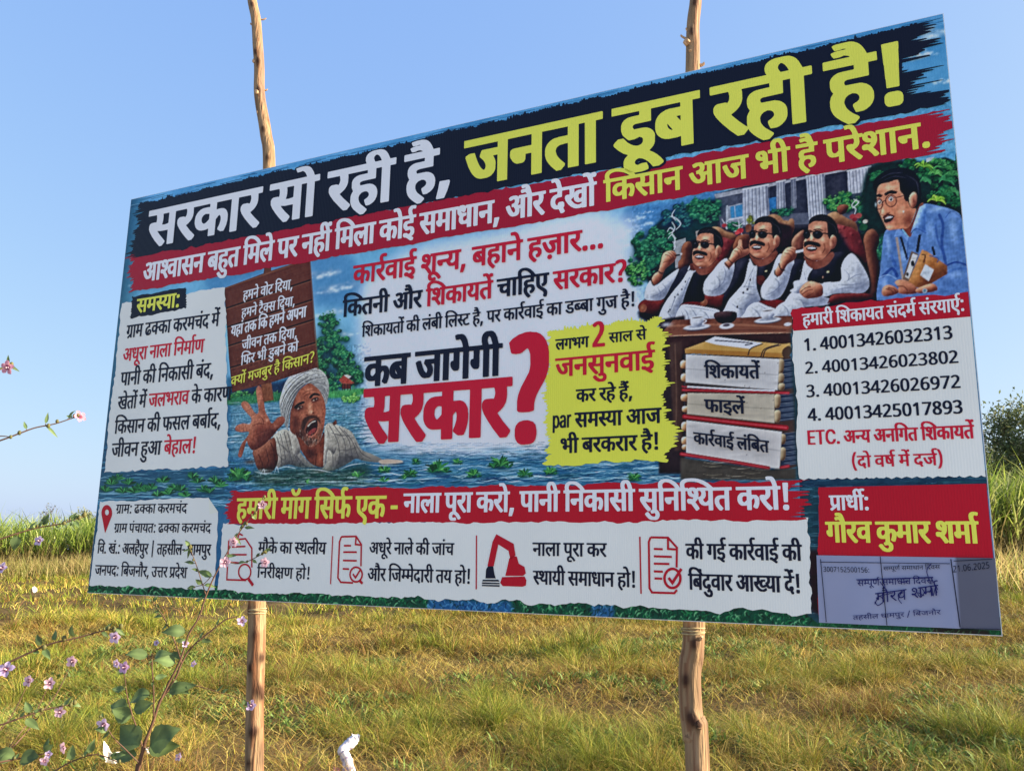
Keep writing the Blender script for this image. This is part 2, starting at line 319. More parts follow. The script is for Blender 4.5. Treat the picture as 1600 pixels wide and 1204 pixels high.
# --- three seated men
SK, SKL, SKD = (168, 104, 84), (222, 166, 140), (92, 48, 44)
TC = (1160, 310, 6.667); TM = (990, 320, 6.667)
VEST, WHT, WSH = (26, 26, 42), (176, 184, 208), (112, 122, 156)
def chair(T, crest, red, post=None):
    if red:
        m = S(red, (104, 34, 42), T, lit=((50, 16, 26), (150, 60, 66)))
        r = np.random.default_rng(len(red)); q = pp(red, T); lo, hi = q.min(0), q.max(0)
        for i in range(14):
            x, y = r.uniform(lo, hi); D(x, y, 3.2, 3.2, (158, 66, 72), a=.5, within=m); D(x+2.6, y+2.6, 2.4, 2.4, (54, 14, 26), a=.6, within=m)
    if crest:
        m = S(crest, (128, 84, 62), T, lit=((60, 32, 30), (186, 140, 104)))
    if post: S(post, (82, 44, 38), T, lit=((36, 18, 24), (150, 90, 66)))
def head(e1, e2, T):
    """laughing man: e1/e2 are the two lens centres; template eyes at (675,375) (787,375)"""
    e1, e2 = np.array(e1, float), np.array(e2, float); k = (e2-e1)/112.0
    A = np.array([[k[0], -k[1]], [k[1], k[0]]])
    sc = np.hypot(*k)
    f = lambda s: ((pp(s)-[675, 375]) @ A.T + e1)/T[2]+[T[0], T[1]]
    def d(x, y, rx, ry, c, a=1, **kw):
        q = f("%f,%f" % (x, y))[0]; D(q[0], q[1], rx*sc/T[2], ry*sc/T[2], c, a=a, **kw)
    S(f("640,600 690,640 760,660 850,630 930,560 960,600 880,700 760,740 690,700"), (120, 66, 56))
    S(f("905,420 940,385 975,400 985,450 965,510 930,530 910,500"), (160, 96, 78), lit=(SKD, SKL))
    d(945, 455, 14, 34, (104, 52, 48), .8)
    m = S(f("700,265 760,238 880,245 905,330 920,400 912,470 925,530 890,590 830,640 760,652 690,625 650,590 640,535 640,475 650,435 678,400 690,330"), SK)
    d(790, 290, 70, 36, SKL, .85, within=m); d(835, 430, 50, 44, SKL, .6, within=m); d(655, 440, 16, 20, SKL, .6, within=m); d(720, 405, 24, 44, SKL, .9, within=m)
    d(900, 560, 50, 80, SKD, .6, within=m); d(870, 330, 30, 60, (110, 62, 54), .5, within=m); d(760, 640, 90, 24, SKD, .7, within=m); d(720, 600, 46, 20, SKL, .6, within=m); d(800, 560, 30, 26, (204, 140, 118), .6, within=m)
    d(742, 430, 16, 14, SKD, .6, within=m); d(690, 440, 12, 10, SKD, .5, within=m); K(f("850,470 860,520 835,570"), 1.3, SKD, a=.7)
    S(f("700,270 704,225 760,182 850,168 930,200 985,270 1008,360 990,410 955,385 930,390 912,425 895,385 892,320 880,252 800,240 740,246"), (20, 18, 28))
    for q in ["720,225 800,195 900,205", "735,240 820,212 905,240", "900,250 960,290 985,360"]: K(f(q), .9, (64, 60, 76), a=.7)
    S(f("668,520 722,500 784,517 762,546 715,555 682,543"), (58, 20, 24)); S(f("678,520 722,508 772,520 748,529 702,529"), (190, 180, 182)); K(f("682,548 716,560 762,550"), 1.8, (168, 88, 80)); d(740, 575, 30, 8, (110, 60, 54), .6, within=m)
    S(f("644,484 655,455 700,445 766,456 808,472 820,498 796,510 735,493 690,487 657,510 648,508"), (18, 15, 22))
    for c in ((675, 375), (787, 375)):
        w = 38 if c[0] < 700 else 54
        q = np.array([[c[0]+w*math.cos(a), c[1]+50*math.sin(a)*(1.0 if math.sin(a) > 0 else .8)] for a in np.linspace(0, 6.283, 14)[:-1]])
        S(((q-[675, 375]) @ A.T+e1)/T[2]+[T[0], T[1]], (14, 15, 24)); d(c[0]-.25*w, c[1]-16, w*.35, 10, (72, 80, 104), .8); d(c[0]+.1*w, c[1]+20, w*.4, 9, (48, 50, 72), .6)
    K(f("700,352 730,346 745,352"), 2, (14, 15, 24)); K(f("838,362 880,368 915,385"), 2, (14, 15, 24)); K(f("640,352 690,332 720,340"), 1.6, (20, 16, 24)); K(f("745,330 790,318 835,335"), 1.6, (20, 16, 24))
def cloth(s, T, folds=(), c=WHT):
    m = S(s, c, T, lit=(WSH, (206, 212, 230)))
    for f_ in folds: K(f_, 9, (104, 114, 150), T, a=.7, taper=.7, within=m)
    return m
S("120,990 470,660 520,440 700,360 1100,380 1640,250 2420,330 2420,1240 260,1240", (24, 20, 34), TM, blur=2)
# chairs first (back to front)
chair(TM, "660,350 740,285 800,250 840,232 900,238 970,280 1050,305 1075,345 1040,372 960,345 850,330 760,330 690,380", "850,330 1000,340 1070,370 1040,470 990,600 940,800 860,700 840,500", "500,560 505,450 540,395 585,385 610,420 600,560 590,650 480,680 470,600")
chair(TM, "1400,130 1450,108 1520,120 1560,160 1640,180 1640,240 1560,210 1470,180", "1480,180 1640,240 1640,500 1560,560 1480,480", "1060,380 1085,330 1150,310 1205,320 1215,420 1200,520 1090,560 1040,450")
S("1170,230 1190,205 1230,215 1225,270 1180,290", (112, 66, 52), TM)
chair(TC, "265,190 330,168 395,190 440,245 470,260 500,215 535,222 546,280 530,360 470,420 420,330 340,240", None, None)
S("330,260 440,270 520,320 500,560 380,640 340,420", (38, 20, 34), TC, blur=1)
chair(TC, "890,178 960,143 1010,158 1100,212 1180,250 1205,345 1130,303 1000,272 930,240", "990,275 1130,300 1210,350 1265,500 1300,660 1200,640 1100,560 1030,420", "1268,430 1300,350 1360,322 1410,362 1432,440 1402,560 1425,700 1425,860 1405,1010 1325,1005 1340,860 1312,700 1288,560")
S("520,450 560,385 640,335 650,430 645,545 560,560 525,530", (110, 62, 54), TC, lit=((48, 24, 28), (172, 122, 96))); S("990,100 1040,68 1110,80 1080,150 1020,170", (104, 52, 44), TC, lit=((48, 24, 28), (150, 84, 70)))
S("985,400 1020,360 1060,420 1130,540 1240,640 1320,780 1335,1000 1100,1000 1000,700", (22, 20, 38), TC, blur=2)
# man 1
S("50,1080 70,1020 130,992 240,1000 340,1000 300,1120 240,1140 110,1120", (84, 24, 28), TM, lit=((36, 12, 20), (140, 56, 52))); D(95, 1075, 42, 44, (128, 72, 56), TM, hard=1); D(90, 1068, 22, 24, (168, 112, 84), TM, a=.7)
S("660,1010 690,960 760,942 860,945 960,950 960,1080 800,1080 690,1060", (86, 26, 30), TM, lit=((36, 12, 20), (140, 56, 52))); D(728, 1015, 42, 44, (128, 72, 56), TM, hard=1); D(722, 1008, 20, 22, (170, 114, 86), TM, a=.7)
S("480,1030 700,1000 700,1060 490,1060", (110, 24, 32), TM, sm=0)
S("600,640 520,650 460,720 400,840 330,1000 280,1120 420,1130 500,1010 720,1010 745,900 760,800 820,700 890,640 880,590 830,590 720,650 660,690", VEST, TM, lit=((12, 12, 24), (52, 52, 74)))
m1 = cloth("575,690 625,705 600,770 560,870 530,960 512,1020 480,1060 470,1160 500,1240 270,1240 280,1130 340,1010 420,900 510,790", TM, ["470,900 420,1000 380,1120", "590,740 540,860 500,980", "330,1100 380,1150 400,1200"])
for x, y in [(540, 800), (502, 880), (462, 935), (428, 960), (378, 1090), (365, 1110)]: D(x, y, 7, 9, (40, 40, 66), TM, hard=1)
cloth("490,1060 600,1045 740,1065 880,1095 900,1140 860,1240 460,1240", TM, ["520,1080 560,1130 580,1220", "600,1080 650,1150 660,1220", "540,1060 700,1080 860,1110", "500,1110 520,1180 500,1230", "700,1100 760,1140 800,1220"])
cloth("475,672 420,700 330,770 250,835 200,838 182,790 140,850 118,930 126,985 200,998 300,988 350,930 395,840 440,760", TM, ["170,960 260,930 340,860", "250,860 280,920 270,980", "300,820 340,880 330,950"])
m = S("185,800 215,730 262,692 288,600 308,520 350,488 402,480 440,500 452,532 432,582 392,622 342,662 322,692 292,772 250,822 212,842", SK, TM, lit=(SKD, SKL))
for q in ["330,520 370,530 400,570", "360,500 400,520 420,560", "310,600 350,590", "395,490 430,520"]: K(q, 7, SKD, TM, a=.7)
K("258,690 285,712 325,706", 12, (60, 40, 50), TM); K("182,770 196,820 214,840", 10, (40, 36, 50), TM); K("440,528 480,520", 16, (36, 24, 30), TM); D(496, 512, 14, 14, (200, 204, 224), TM)
K("572,672 600,625 618,690", 14, (200, 206, 224), TM); K("625,700 700,650 800,612", 14, (140, 146, 176), TM)
S("590,620 620,690 690,650 700,600", SKD, TM)
head((648, 415), (746, 416), TM)
# man 2
S("1205,560 1110,570 1060,630 1020,760 960,900 930,1010 960,1060 1060,940 1160,800 1230,690 1260,630", VEST, TM, lit=((12, 12, 24), (52, 52, 74)))
S("1290,640 1330,590 1440,510 1500,480 1570,520 1500,620 1430,760 1370,860 1340,1000 1300,900 1285,780", VEST, TM, lit=((12, 12, 24), (52, 52, 74)))
D(1380, 690, 12, 9, (190, 160, 110), TM, hard=1); S("1270,760 1350,740 1380,800 1320,840", (92, 44, 40), TM)
cloth("1205,600 1255,640 1290,650 1280,790 1292,890 1325,985 1310,1030 1210,1060 1180,1120 1210,1240 880,1240 950,1090 1000,990 1090,890 1160,790", TM, ["1100,900 1200,930 1310,940", "1090,860 1190,850 1280,860", "1000,1010 1100,1080 1200,1090", "1240,690 1210,800 1190,900"])
for x, y in [(1215, 780), (1185, 880), (1143, 915), (1080, 1062), (930, 1090)]: D(x, y, 9, 12, (40, 36, 60), TM, hard=1)
K("1255,645 1200,760 1150,860", 5, (110, 120, 150), TM)
cloth("1160,1130 1200,1060 1290,1015 1400,1060 1480,1090 1500,1240 1100,1240", TM, ["1230,1070 1300,1130 1330,1220", "1300,1040 1380,1090 1420,1180"])
S("1310,1010 1420,990 1560,1000 1600,1060 1480,1080 1400,1050", (120, 26, 40), TM)
cloth("1050,610 975,560 900,602 830,690 750,790 730,880 752,940 850,952 940,922 1000,840 1040,720", TM, ["780,900 860,880 960,780", "860,740 900,800 880,900", "940,640 960,720 930,820"])
m = S("950,615 1000,560 1038,480 1088,432 1095,380 1112,364 1132,374 1134,430 1152,470 1200,458 1214,500 1150,542 1104,562 1062,592 1022,640 990,664", SK, TM, lit=(SKD, SKL))
for q in ["1050,480 1085,490 1100,530", "1080,450 1115,470 1125,510", "1110,440 1140,470"]: K(q, 7, SKD, TM, a=.7)
K("950,605 985,650 995,670", 12, (60, 40, 50), TM); K("978,560 1030,610", 9, (50, 40, 54), TM)
K("1210,570 1240,630 1255,640", 13, (200, 206, 224), TM); K("1275,640 1320,585 1430,500", 13, (150, 156, 186), TM)
head((1243, 308), (1346, 309), TM)
# man 3
S("650,650 540,640 500,740 480,860 520,960 620,850 700,740 700,700", VEST, TC, lit=((12, 12, 24), (50, 50, 72)))
S("780,650 900,600 1000,560 1130,580 1080,640 1035,720 1040,850 960,880 840,900 700,870 690,820 740,720", VEST, TC, lit=((12, 12, 24), (50, 50, 72)))
D(890, 765, 14, 11, (200, 176, 120), TC, hard=1); D(838, 820, 7, 10, (170, 110, 90), TC, hard=1); D(604, 750, 8, 8, (90, 90, 120), TC)
cloth("655,650 700,715 770,660 740,730 695,800 690,880 850,900 850,1020 910,1050 880,1110 520,1150 400,1240 380,1180 430,1100 490,1010 560,940 610,830", TC, ["640,760 660,860 640,930", "500,1060 640,1090 780,1080", "480,1100 560,1060 640,1060"])
cloth("350,1150 420,1090 520,1060 620,1080 640,1240 340,1240", TC, ["420,1110 470,1160 480,1220"])
S("900,1075 940,1010 1060,992 1250,990 1335,1005 1335,1040 1100,1070 905,1095", (84, 26, 32), TC, lit=((36, 12, 20), (140, 60, 58)))
cloth("1130,578 1070,632 1035,720 1035,842 990,872 838,890 852,1022 960,996 1100,986 1250,986 1312,942 1327,872 1292,770 1222,652 1172,592", TC, ["1090,860 1180,800 1250,790", "1000,900 1120,900 1260,880", "960,960 1080,930 1200,930", "1060,740 1110,800 1100,860"])
cloth("540,870 640,850 692,872 640,950 600,990 540,985 500,965 540,930", TC)
m = S("598,965 640,902 700,866 780,880 836,912 842,1000 790,1032 680,1046 622,1012", SK, TC, lit=(SKD, SKL))
for q in ["610,970 660,930 710,920", "622,1000 680,960 730,950", "660,1030 710,1000 740,985"]: K(q, 8, SKD, TC, a=.8)
cloth("425,580 362,622 300,780 222,890 196,960 212,1040 300,1062 400,1022 470,900 512,740 540,650", TC, ["240,1010 340,960 430,860", "320,820 380,880 370,980", "400,760 440,820 430,900"])
m = S("340,765 390,680 410,600 450,532 500,510 556,518 568,590 542,642 472,692 432,762 392,812 346,802", SK, TC, lit=(SKD, SKL))
for q in ["440,570 490,580 510,620", "465,540 520,555 540,600", "500,520 548,540 556,570"]: K(q, 7, SKD, TC, a=.7)
K("380,680 400,735 440,750", 12, (50, 36, 46), TC); K("338,750 340,790 365,815", 10, (40, 36, 50), TC); S("556,548 642,530 642,560 560,572", (206, 208, 222), TC, sm=0)
K("655,650 690,710", 13, (206, 210, 226), TC); K("720,715 775,655", 13, (180, 186, 210), TC); S("660,650 700,712 760,660 740,640", SKD, TC)
head((675, 375), (787, 375), TC)
for q in ["400,180 430,240 400,300 440,350", "380,120 440,140 490,200 440,260", "350,280 380,240 420,270 370,300", "360,350 400,310 430,360 420,440", "430,50 400,110 440,160", "410,380 430,430 420,470"]: K(q, 11, (198, 206, 226), TM, a=.85, taper=.5)
for q in ["1090,150 1100,230 1080,300", "1030,200 1090,220 1140,190", "1040,280 1100,270 1130,310", "920,150 950,200 970,250"]: K(q, 10, (206, 200, 216), TM, a=.85, taper=.5)
for q in ["1190,10 1140,70 1180,110 1170,160", "1160,10 1210,40 1150,100"]: K(q, 13, (196, 200, 214), TC, a=.85, taper=.5)
for x, y, s_, c in [(1150, 190, 34, (150, 50, 60)), (1210, 180, 34, (160, 60, 66)), (1280, 240, 26, (176, 140, 140)), (1260, 300, 44, (30, 76, 54)), (1170, 220, 26, (120, 34, 46))]: D(x, y, s_, s_*.8, c, TC, hard=1)
for x, y, s_, c in [(1110, 270, 34, (170, 40, 54)), (1080, 290, 26, (190, 60, 70)), (945, 215, 26, (150, 44, 56))]: D(x, y, s_, s_*.8, c, TM, hard=1)
foliage(1225, 160, 36, 44, 8, 90, ((50, 60, 30), (96, 110, 40), (140, 150, 60)), 16, TM)
# --- the anxious clerk
m = S("180,600 240,590 300,600 340,660 400,600 440,420 490,395 580,410 690,440 762,490 780,620 802,800 826,1000 850,1140 560,1140 160,1150 105,1140 110,1030 130,920 150,700 160,640", (76, 112, 184), TD, sm=4)
for q, w, c, a_ in [("590,480 620,560 610,700 640,860", 22, (44, 72, 146), .7), ("640,500 690,450 760,500", 7, (46, 74, 146), .8), ("560,560 580,680 640,820", 16, (50, 80, 156), .6), ("150,960 220,900 260,960", 24, (40, 66, 140), .8), ("170,700 210,800 260,900", 26, (52, 86, 166), .6), ("640,880 720,850 800,870", 16, (40, 66, 144), .8), ("600,980 700,910 810,900", 22, (56, 92, 170), .7), ("120,970 190,950 250,980", 8, (120, 156, 220), .8)]: K(q, w, c, TD, a=a_, within=m)
for x, y, rx, ry, c in [(560, 440, 80, 26, (128, 166, 228)), (700, 600, 46, 140, (120, 158, 222)), (520, 600, 40, 90, (112, 150, 216)), (190, 720, 26, 100, (128, 166, 228)), (720, 950, 90, 36, (118, 156, 224)), (160, 1020, 30, 60, (124, 160, 226)), (310, 800, 34, 90, (120, 156, 216))]: D(x, y, rx, ry, c, TD, a=.75, within=m)
S("250,660 268,655 310,940 330,990 300,990", (150, 132, 128), TD, sm=0); S("282,655 300,655 350,820 338,840", (24, 28, 50), TD, sm=0); S("430,640 452,635 430,780 410,770", (24, 28, 50), TD, sm=0)
S("300,570 360,570 415,450 440,400 470,400 400,560 368,655 330,620", (122, 66, 54), TD)
S("368,625 440,420 488,398 485,622 410,585", (100, 142, 214), TD, sm=0, lit=((60, 96, 176), (150, 186, 240))); S("238,655 262,588 310,620 352,660 345,690 300,640", (98, 138, 212), TD, sm=0)
K("370,625 410,588 484,622", 7, (50, 80, 156), TD); K("345,690 340,820", 5, (44, 74, 150), TD)
mf = S("105,300 130,245 200,225 270,210 288,290 325,340 345,375 372,425 402,432 412,440 390,505 352,582 300,590 240,598 190,600 165,560 130,482 110,430", (186, 116, 92), TD)
for x, y, rx, ry, c, a_ in [(200, 265, 60, 26, SKL, .8), (290, 450, 44, 50, (214, 150, 124), .8), (145, 440, 18, 40, SKL, .9), (200, 575, 40, 18, SKL, .6), (350, 520, 50, 70, SKD, .7), (240, 510, 30, 40, (150, 86, 70), .6), (330, 360, 30, 40, (160, 96, 80), .6), (120, 320, 14, 40, (150, 92, 76), .5), (185, 470, 16, 8, SKD, .8)]: D(x, y, rx, ry, c, TD, a=a_, within=mf)
S("358,340 392,304 420,330 416,392 386,428 364,402", (176, 108, 88), TD, lit=(SKD, SKL)); D(390, 370, 12, 26, (110, 54, 48), TD, a=.8)
S("75,260 90,200 150,150 220,122 312,112 392,140 440,210 452,300 442,392 416,425 420,335 400,302 370,312 345,376 322,362 310,320 286,290 270,210 200,226 130,240 104,270 95,300", (18, 18, 32), TD)
for q in ["110,210 200,160 300,150", "130,225 230,180 330,190", "330,170 410,220 430,320"]: K(q, 8, (50, 52, 76), TD, a=.7, taper=.7)
S("165,315 215,290 262,300 250,318 205,318 175,332", (20, 16, 24), TD); S("98,330 122,318 146,326 138,344 110,342", (20, 16, 24), TD)
for x, y, rx, ry in [(121, 381, 14, 18), (211, 355, 19, 19)]:
    D(x, y, rx*1.6, ry*1.5, (120, 66, 58), TD, a=.55); D(x, y, rx, ry, (186, 178, 184), TD, hard=1); D(x+1, y+2, rx*.55, ry*.62, (34, 20, 22), TD, hard=1); D(x-2, y-3, 3, 4, (220, 220, 230), TD, hard=1); K("%d,%d %d,%d %d,%d" % (x-rx-3, y-4, x, y-ry-3, x+rx+4, y-6), 5, (44, 22, 26), TD, taper=.6); K("%d,%d %d,%d" % (x-rx, y+ry+7, x+rx, y+ry+5), 4, (122, 70, 60), TD, a=.7, taper=.7)
for x, y, rx, ry in [(118, 394, 26, 42), (212, 370, 42, 46)]:
    K(np.array([[x+rx*math.cos(a), y+ry*math.sin(a)] for a in np.linspace(0, 6.3, 16)])/5.015+[1350, 240], 1.2, (54, 34, 46))
K("144,385 156,372 170,368", 6, (54, 34, 46), TD); K("254,345 320,328", 6, (54, 34, 46), TD); D(92, 400, 10, 22, (160, 190, 220), TD, a=.7)
K("150,400 128,470 165,482 200,462", 6, (118, 66, 56), TD, a=.8); S("150,500 190,475 240,488 236,500 190,492 160,515", (60, 36, 38), TD, a=.8)
S("158,520 200,492 236,500 218,530 172,546", (52, 20, 26), TD); S("168,512 200,494 230,500 200,510", (210, 206, 214), TD); K("172,550 210,538 235,512", 9, (176, 100, 90), TD)
D(310, 455, 8, 12, (230, 220, 226), TD, a=.8)
S("305,985 375,765 432,790 352,1010", (110, 92, 84), TD, sm=0); S("325,965 385,785 425,800 355,985", (176, 178, 190), TD, sm=0); D(382, 860, 14, 22, (28, 28, 44), TD, hard=1); D(340, 945, 10, 14, (40, 40, 56), TD, hard=1)
m = S("350,1010 458,755 500,770 655,882 655,945 480,1048 420,1052", (158, 100, 58), TD, sm=0, lit=((104, 60, 38), (190, 132, 82))); S("443,955 482,868 552,912 512,1003", (166, 180, 206), TD, sm=0); K("455,790 480,800 470,850", 9, (70, 50, 44), TD); D(470, 840, 12, 14, (120, 74, 46), TD)
K("538,735 552,790", 18, (20, 24, 44), TD); K("515,800 580,820 575,850", 7, (44, 74, 150), TD)
for q in ["245,1010 290,988 362,1010 412,1050 422,1092 320,1104 262,1085 275,1050", "148,1060 190,1030 252,1050 272,1092 200,1118 150,1112", "418,1060 540,1020 578,1070 480,1094 420,1092"]: S(q, (166, 100, 80), TD, lit=(SKD, (206, 144, 116)))
for q in ["262,1040 310,1040 340,1070", "175,1060 215,1070 230,1100", "190,1050 235,1060 255,1090"]: K(q, 8, SKD, TD, a=.8)
D(476, 1074, 20, 20, (130, 140, 160), TD, hard=1); D(476, 1074, 11, 11, (70, 110, 140), TD, hard=1)
# --- left picture: trees, bank, hut, water
S("355,590 540,590 548,672 590,712 870,716 1060,735 1270,735 1290,760 1280,800 140,800 170,735 350,735", (46, 100, 146), sm=0, blur=3)
TF = (350, 560, 5.333)
S("60,380 1100,335 1110,640 1000,740 60,820", (92, 142, 178), TF, sm=0, blur=5); S("60,250 520,190 520,300 60,330", (30, 56, 92), TF, sm=0, blur=2)
for a_ in [(513, 508, 14, 20, 26, 101), (520, 545, 24, 34, 46, 102), (497, 560, 18, 34, 30, 103), (540, 570, 16, 22, 24, 104), (548, 590, 14, 16, 18, 105), (560, 585, 8, 20, 12, 106), (512, 590, 26, 20, 30, 107)]: foliage(*a_, sz=5)
foliage(140, 320, 90, 40, 24, 110, G2, 22, TF); foliage(260, 310, 60, 40, 16, 111, G2, 20, TF); foliage(420, 300, 70, 26, 14, 112, G2, 18, TF)
S("60,330 480,290 480,350 60,390", (50, 118, 84), TF, blur=1); S("860,280 1160,250 1160,300 940,330 860,320", (72, 150, 90), TF, blur=1)
for i in range(160):
    if i < 90: x, y = rng.uniform(80, 490), rng.uniform(310, 372)
    else: x, y = rng.uniform(860, 1150), rng.uniform(262, 345)
    K("%f,%f %f,%f" % (x, y, x+rng.uniform(-8, 8), y-rng.uniform(12, 30)), 5, [(60, 140, 86), (100, 176, 90), (30, 90, 76)][i % 3], TF, a=.8, taper=.8)
foliage(1060, 330, 70, 34, 22, 113, ((24, 80, 60), (84, 156, 76), (140, 200, 100)), 16, TF)
S("960,180 1000,140 1090,205 1060,215 985,210", (150, 62, 54), TF, sm=0); S("1000,140 1025,135 1065,150 1040,170", (186, 160, 160), TF, sm=0); S("985,212 1060,216 1060,255 985,255", (92, 44, 44), TF, sm=0); D(1078, 235, 18, 14, (60, 140, 90), TF)
for x in (985, 1005, 1030, 1055): K("%d,212 %d,262" % (x, x), 6, (60, 32, 34), TF)
for i in range(120):                          # reflections and ripples
    x, y = rng.uniform(60, 1150), rng.uniform(370, 560); K("%f,%f %f,%f" % (x, y, x+rng.uniform(-3, 3), y+rng.uniform(16, 60)), 7, [(36, 96, 96), (60, 130, 110), (28, 76, 96), (120, 170, 190)][i % 4], TF, a=.35, taper=.8)
water(365, 570, 628, 700, 800, 5, [(120, 168, 198), (30, 76, 116), (168, 200, 220), (44, 110, 130), (24, 60, 100)], 2, 5)
for i in range(260):
    x, y = rng.uniform(350, 1290), rng.uniform(700, 770); D(x, y, rng.uniform(8, 30), rng.uniform(1.5, 4), [(96, 164, 214), (24, 70, 118), (18, 58, 84), (130, 186, 226)][i % 4], a=.5)
water(150, 1290, 690, 790, 2600, 6, [(20, 50, 92), (30, 84, 128), (90, 150, 196), (16, 60, 76), (150, 190, 220), (38, 104, 120), (60, 120, 176)], 2, 6)
S("530,690 700,722 870,715 870,745 640,740 540,720", (70, 128, 176), sm=0, blur=4, a=.6)
D(700, 700, 150, 14, (198, 206, 228), a=.55); water(570, 1060, 704, 752, 900, 7, [(24, 62, 108), (40, 100, 150), (110, 168, 206), (20, 76, 96), (176, 204, 226)], 2, 6)
for x, y, L, k in [(685, 735, 20, 1), (782, 728, 20, 2), (640, 742, 12, 3), (740, 742, 12, 4), (820, 742, 12, 5), (372, 748, 22, 6), (650, 722, 8, 7), (600, 735, 10, 8), (860, 738, 12, 9), (990, 748, 12, 10), (715, 722, 8, 11)]:
    D(x, y+2, L*.9, L*.25, (14, 54, 60), a=.8); sprig(x, y, L*1.15, 26, 200+k, (14, 66, 50), (100, 186, 90)); sprig(x-L*.5, y+3, L*.6, 14, 400+k, (12, 60, 50), (60, 140, 80)); sprig(x+L*.6, y+3, L*.6, 14, 500+k, (12, 60, 50), (60, 140, 80))
# --- table, cups, files
TE = (1030, 480, 4.458)
S("0,90 180,60 180,1160 0,1160", (40, 28, 36), TE, sm=0, blur=1); S("20,180 100,90 930,60 930,180 45,205", (112, 68, 56), TE, sm=0); K("60,130 500,120 900,140", 14, (150, 98, 78), TE, a=.6); K("200,170 560,160 880,160", 10, (86, 46, 42), TE, a=.6); K("45,202 400,186 920,178", 7, (170, 124, 104), TE)
S("45,205 920,180 925,260 180,330 60,300", (54, 32, 34), TE, sm=0); S("70,250 160,240 175,560 165,1000 110,1000", (66, 46, 44), TE, sm=0, blur=1); K("110,260 120,600 115,900", 10, (100, 74, 64), TE, a=.5)
for x, y in [(262, 140), (755, 92)]:
    D(x, y+2, 92, 20, (80, 84, 108), TE, hard=1); D(x, y-4, 90, 18, (186, 192, 212), TE, hard=1); D(x, y-8, 62, 10, (140, 148, 176), TE, hard=1)
    S("%d,%d %d,%d %d,%d %d,%d" % (x-36, y-68, x+46, y-74, x+40, y-12, x-32, y-8), (186, 192, 214), TE, sm=3, lit=(WSH, (214, 218, 234))); D(x+4, y-70, 42, 9, (206, 212, 228), TE, hard=1); D(x+4, y-69, 34, 5, (120, 112, 120), TE, hard=1); K("%d,%d %d,%d %d,%d" % (x+42, y-58, x+66, y-46, x+40, y-26), 8, (186, 192, 214), TE)
S("384,50 420,34 500,30 542,40 538,80 500,112 430,114 395,88", (34, 22, 30), TE, lit=((16, 12, 20), (92, 66, 72))); D(470, 130, 52, 20, (160, 166, 188), TE, hard=1); D(468, 124, 24, 10, (70, 64, 80), TE, hard=1)
D(50, 120, 44, 20, (150, 158, 184), TE); D(895, 118, 26, 12, (170, 176, 200), TE, hard=1)
S("180,330 920,340 945,560 955,840 965,1110 880,1130 180,1010", (70, 52, 50), TE, sm=0)
S("180,292 310,245 400,215 860,258 915,252 928,300 905,345 862,352 185,322", (176, 138, 76), TE, sm=0); S("182,292 860,320 862,352 185,322", (158, 112, 58), TE, sm=0); S("320,240 390,205 720,250 640,292 400,262", (184, 190, 212), TE, sm=0)
for q in ["390,230 640,248 600,262", "620,330 640,285 720,255", "710,340 735,290 830,258", "725,342 748,292 845,262"]: K(q, 7, (44, 40, 62), TE)
S("862,300 905,270 928,300 905,345 866,350", (74, 56, 48), TE)
def page_edges(x0, y0, x1, y1, n, seed):
    r = np.random.default_rng(seed); S("%d,%d %d,%d %d,%d %d,%d" % (x0, y0, x1, y0-8, x1+8, y1-16, x0, y1), (46, 58, 84), TE, sm=0)
    for i in range(n):
        y = y0+(y1-y0)*i/n; K("%d,%d %d,%d" % (x0+22, y+r.uniform(-2, 2), x1+4, y-12+r.uniform(-2, 2)), 3.5, [(96, 112, 142), (30, 34, 56), (120, 130, 154)][i % 3], TE, a=.8)
for a_ in [(830, 368, 932, 580, 17, 1), (815, 612, 938, 800, 15, 2), (850, 880, 955, 1110, 19, 3)]: page_edges(*a_)
for x, y0, y1 in [(850, 370, 455), (850, 468, 525), (855, 535, 575), (826, 615, 695), (826, 725, 795), (862, 890, 950), (862, 985, 1060)]:
    S("%d,%d %d,%d %d,%d %d,%d" % (x-20, y0, x+20, y0, x+16, y1, x-20, y1), (150, 132, 108), TE, sm=3, lit=((84, 60, 48), (196, 180, 156)))
for x, y, h in [(168, 400, 46), (172, 490, 44), (172, 630, 40), (180, 710, 34), (175, 830, 50), (176, 930, 44), (180, 975, 30)]: S("%d,%d %d,%d %d,%d %d,%d" % (x-14, y-h/2, x+30, y-h/2, x+30, y+h/2, x-14, y+h/2), (176, 130, 92), TE, sm=3, lit=((108, 70, 54), (206, 196, 190)))
for q, c in [("188,330 840,362 828,580 186,525", (176, 178, 192)), ("200,598 806,606 806,808 196,745", (164, 158, 152)), ("192,788 858,868 842,1130 190,1015", (176, 176, 188))]:
    m = S(q, c, TE, sm=0); r = np.random.default_rng(len(q)); w = pp(q, TE); lo, hi = w.min(0), w.max(0)
    for i in range(16): x, y = r.uniform(lo, hi); D(x, y, r.uniform(6, 30), 3, np.array(c)*r.choice([.86, 1.1]), a=.5, within=m)
    for i in range(8): x, y = r.uniform(lo, hi); D(x, y, .8, .8, (70, 56, 56), within=m)
    K([w[3], w[2]], 2.4, np.array(c)*.66, a=.7, within=m); K([w[1], w[2]], 2.4, np.array(c)*.7, a=.7, within=m); K([(w[0]+w[3])/2, (w[1]+w[2])/2], 1.6, np.array(c)*.84, a=.6, within=m)
for q, w in [("160,548 200,555 520,575 830,590", 9), ("165,575 420,582 900,596", 17), ("175,760 520,800 885,838", 30), ("155,1020 480,1070 760,1118", 24), ("850,1115 900,1105", 22)]:
    K(q, w, (150, 24, 42), TE); K(q, w*.3, (204, 84, 96), TE, a=.6)
K("200,552 520,570 800,580", 12, (190, 192, 206), TE)
S("150,1045 480,1090 760,1130 960,1120 960,1204 150,1204", (66, 62, 60), TE, sm=0, blur=1)
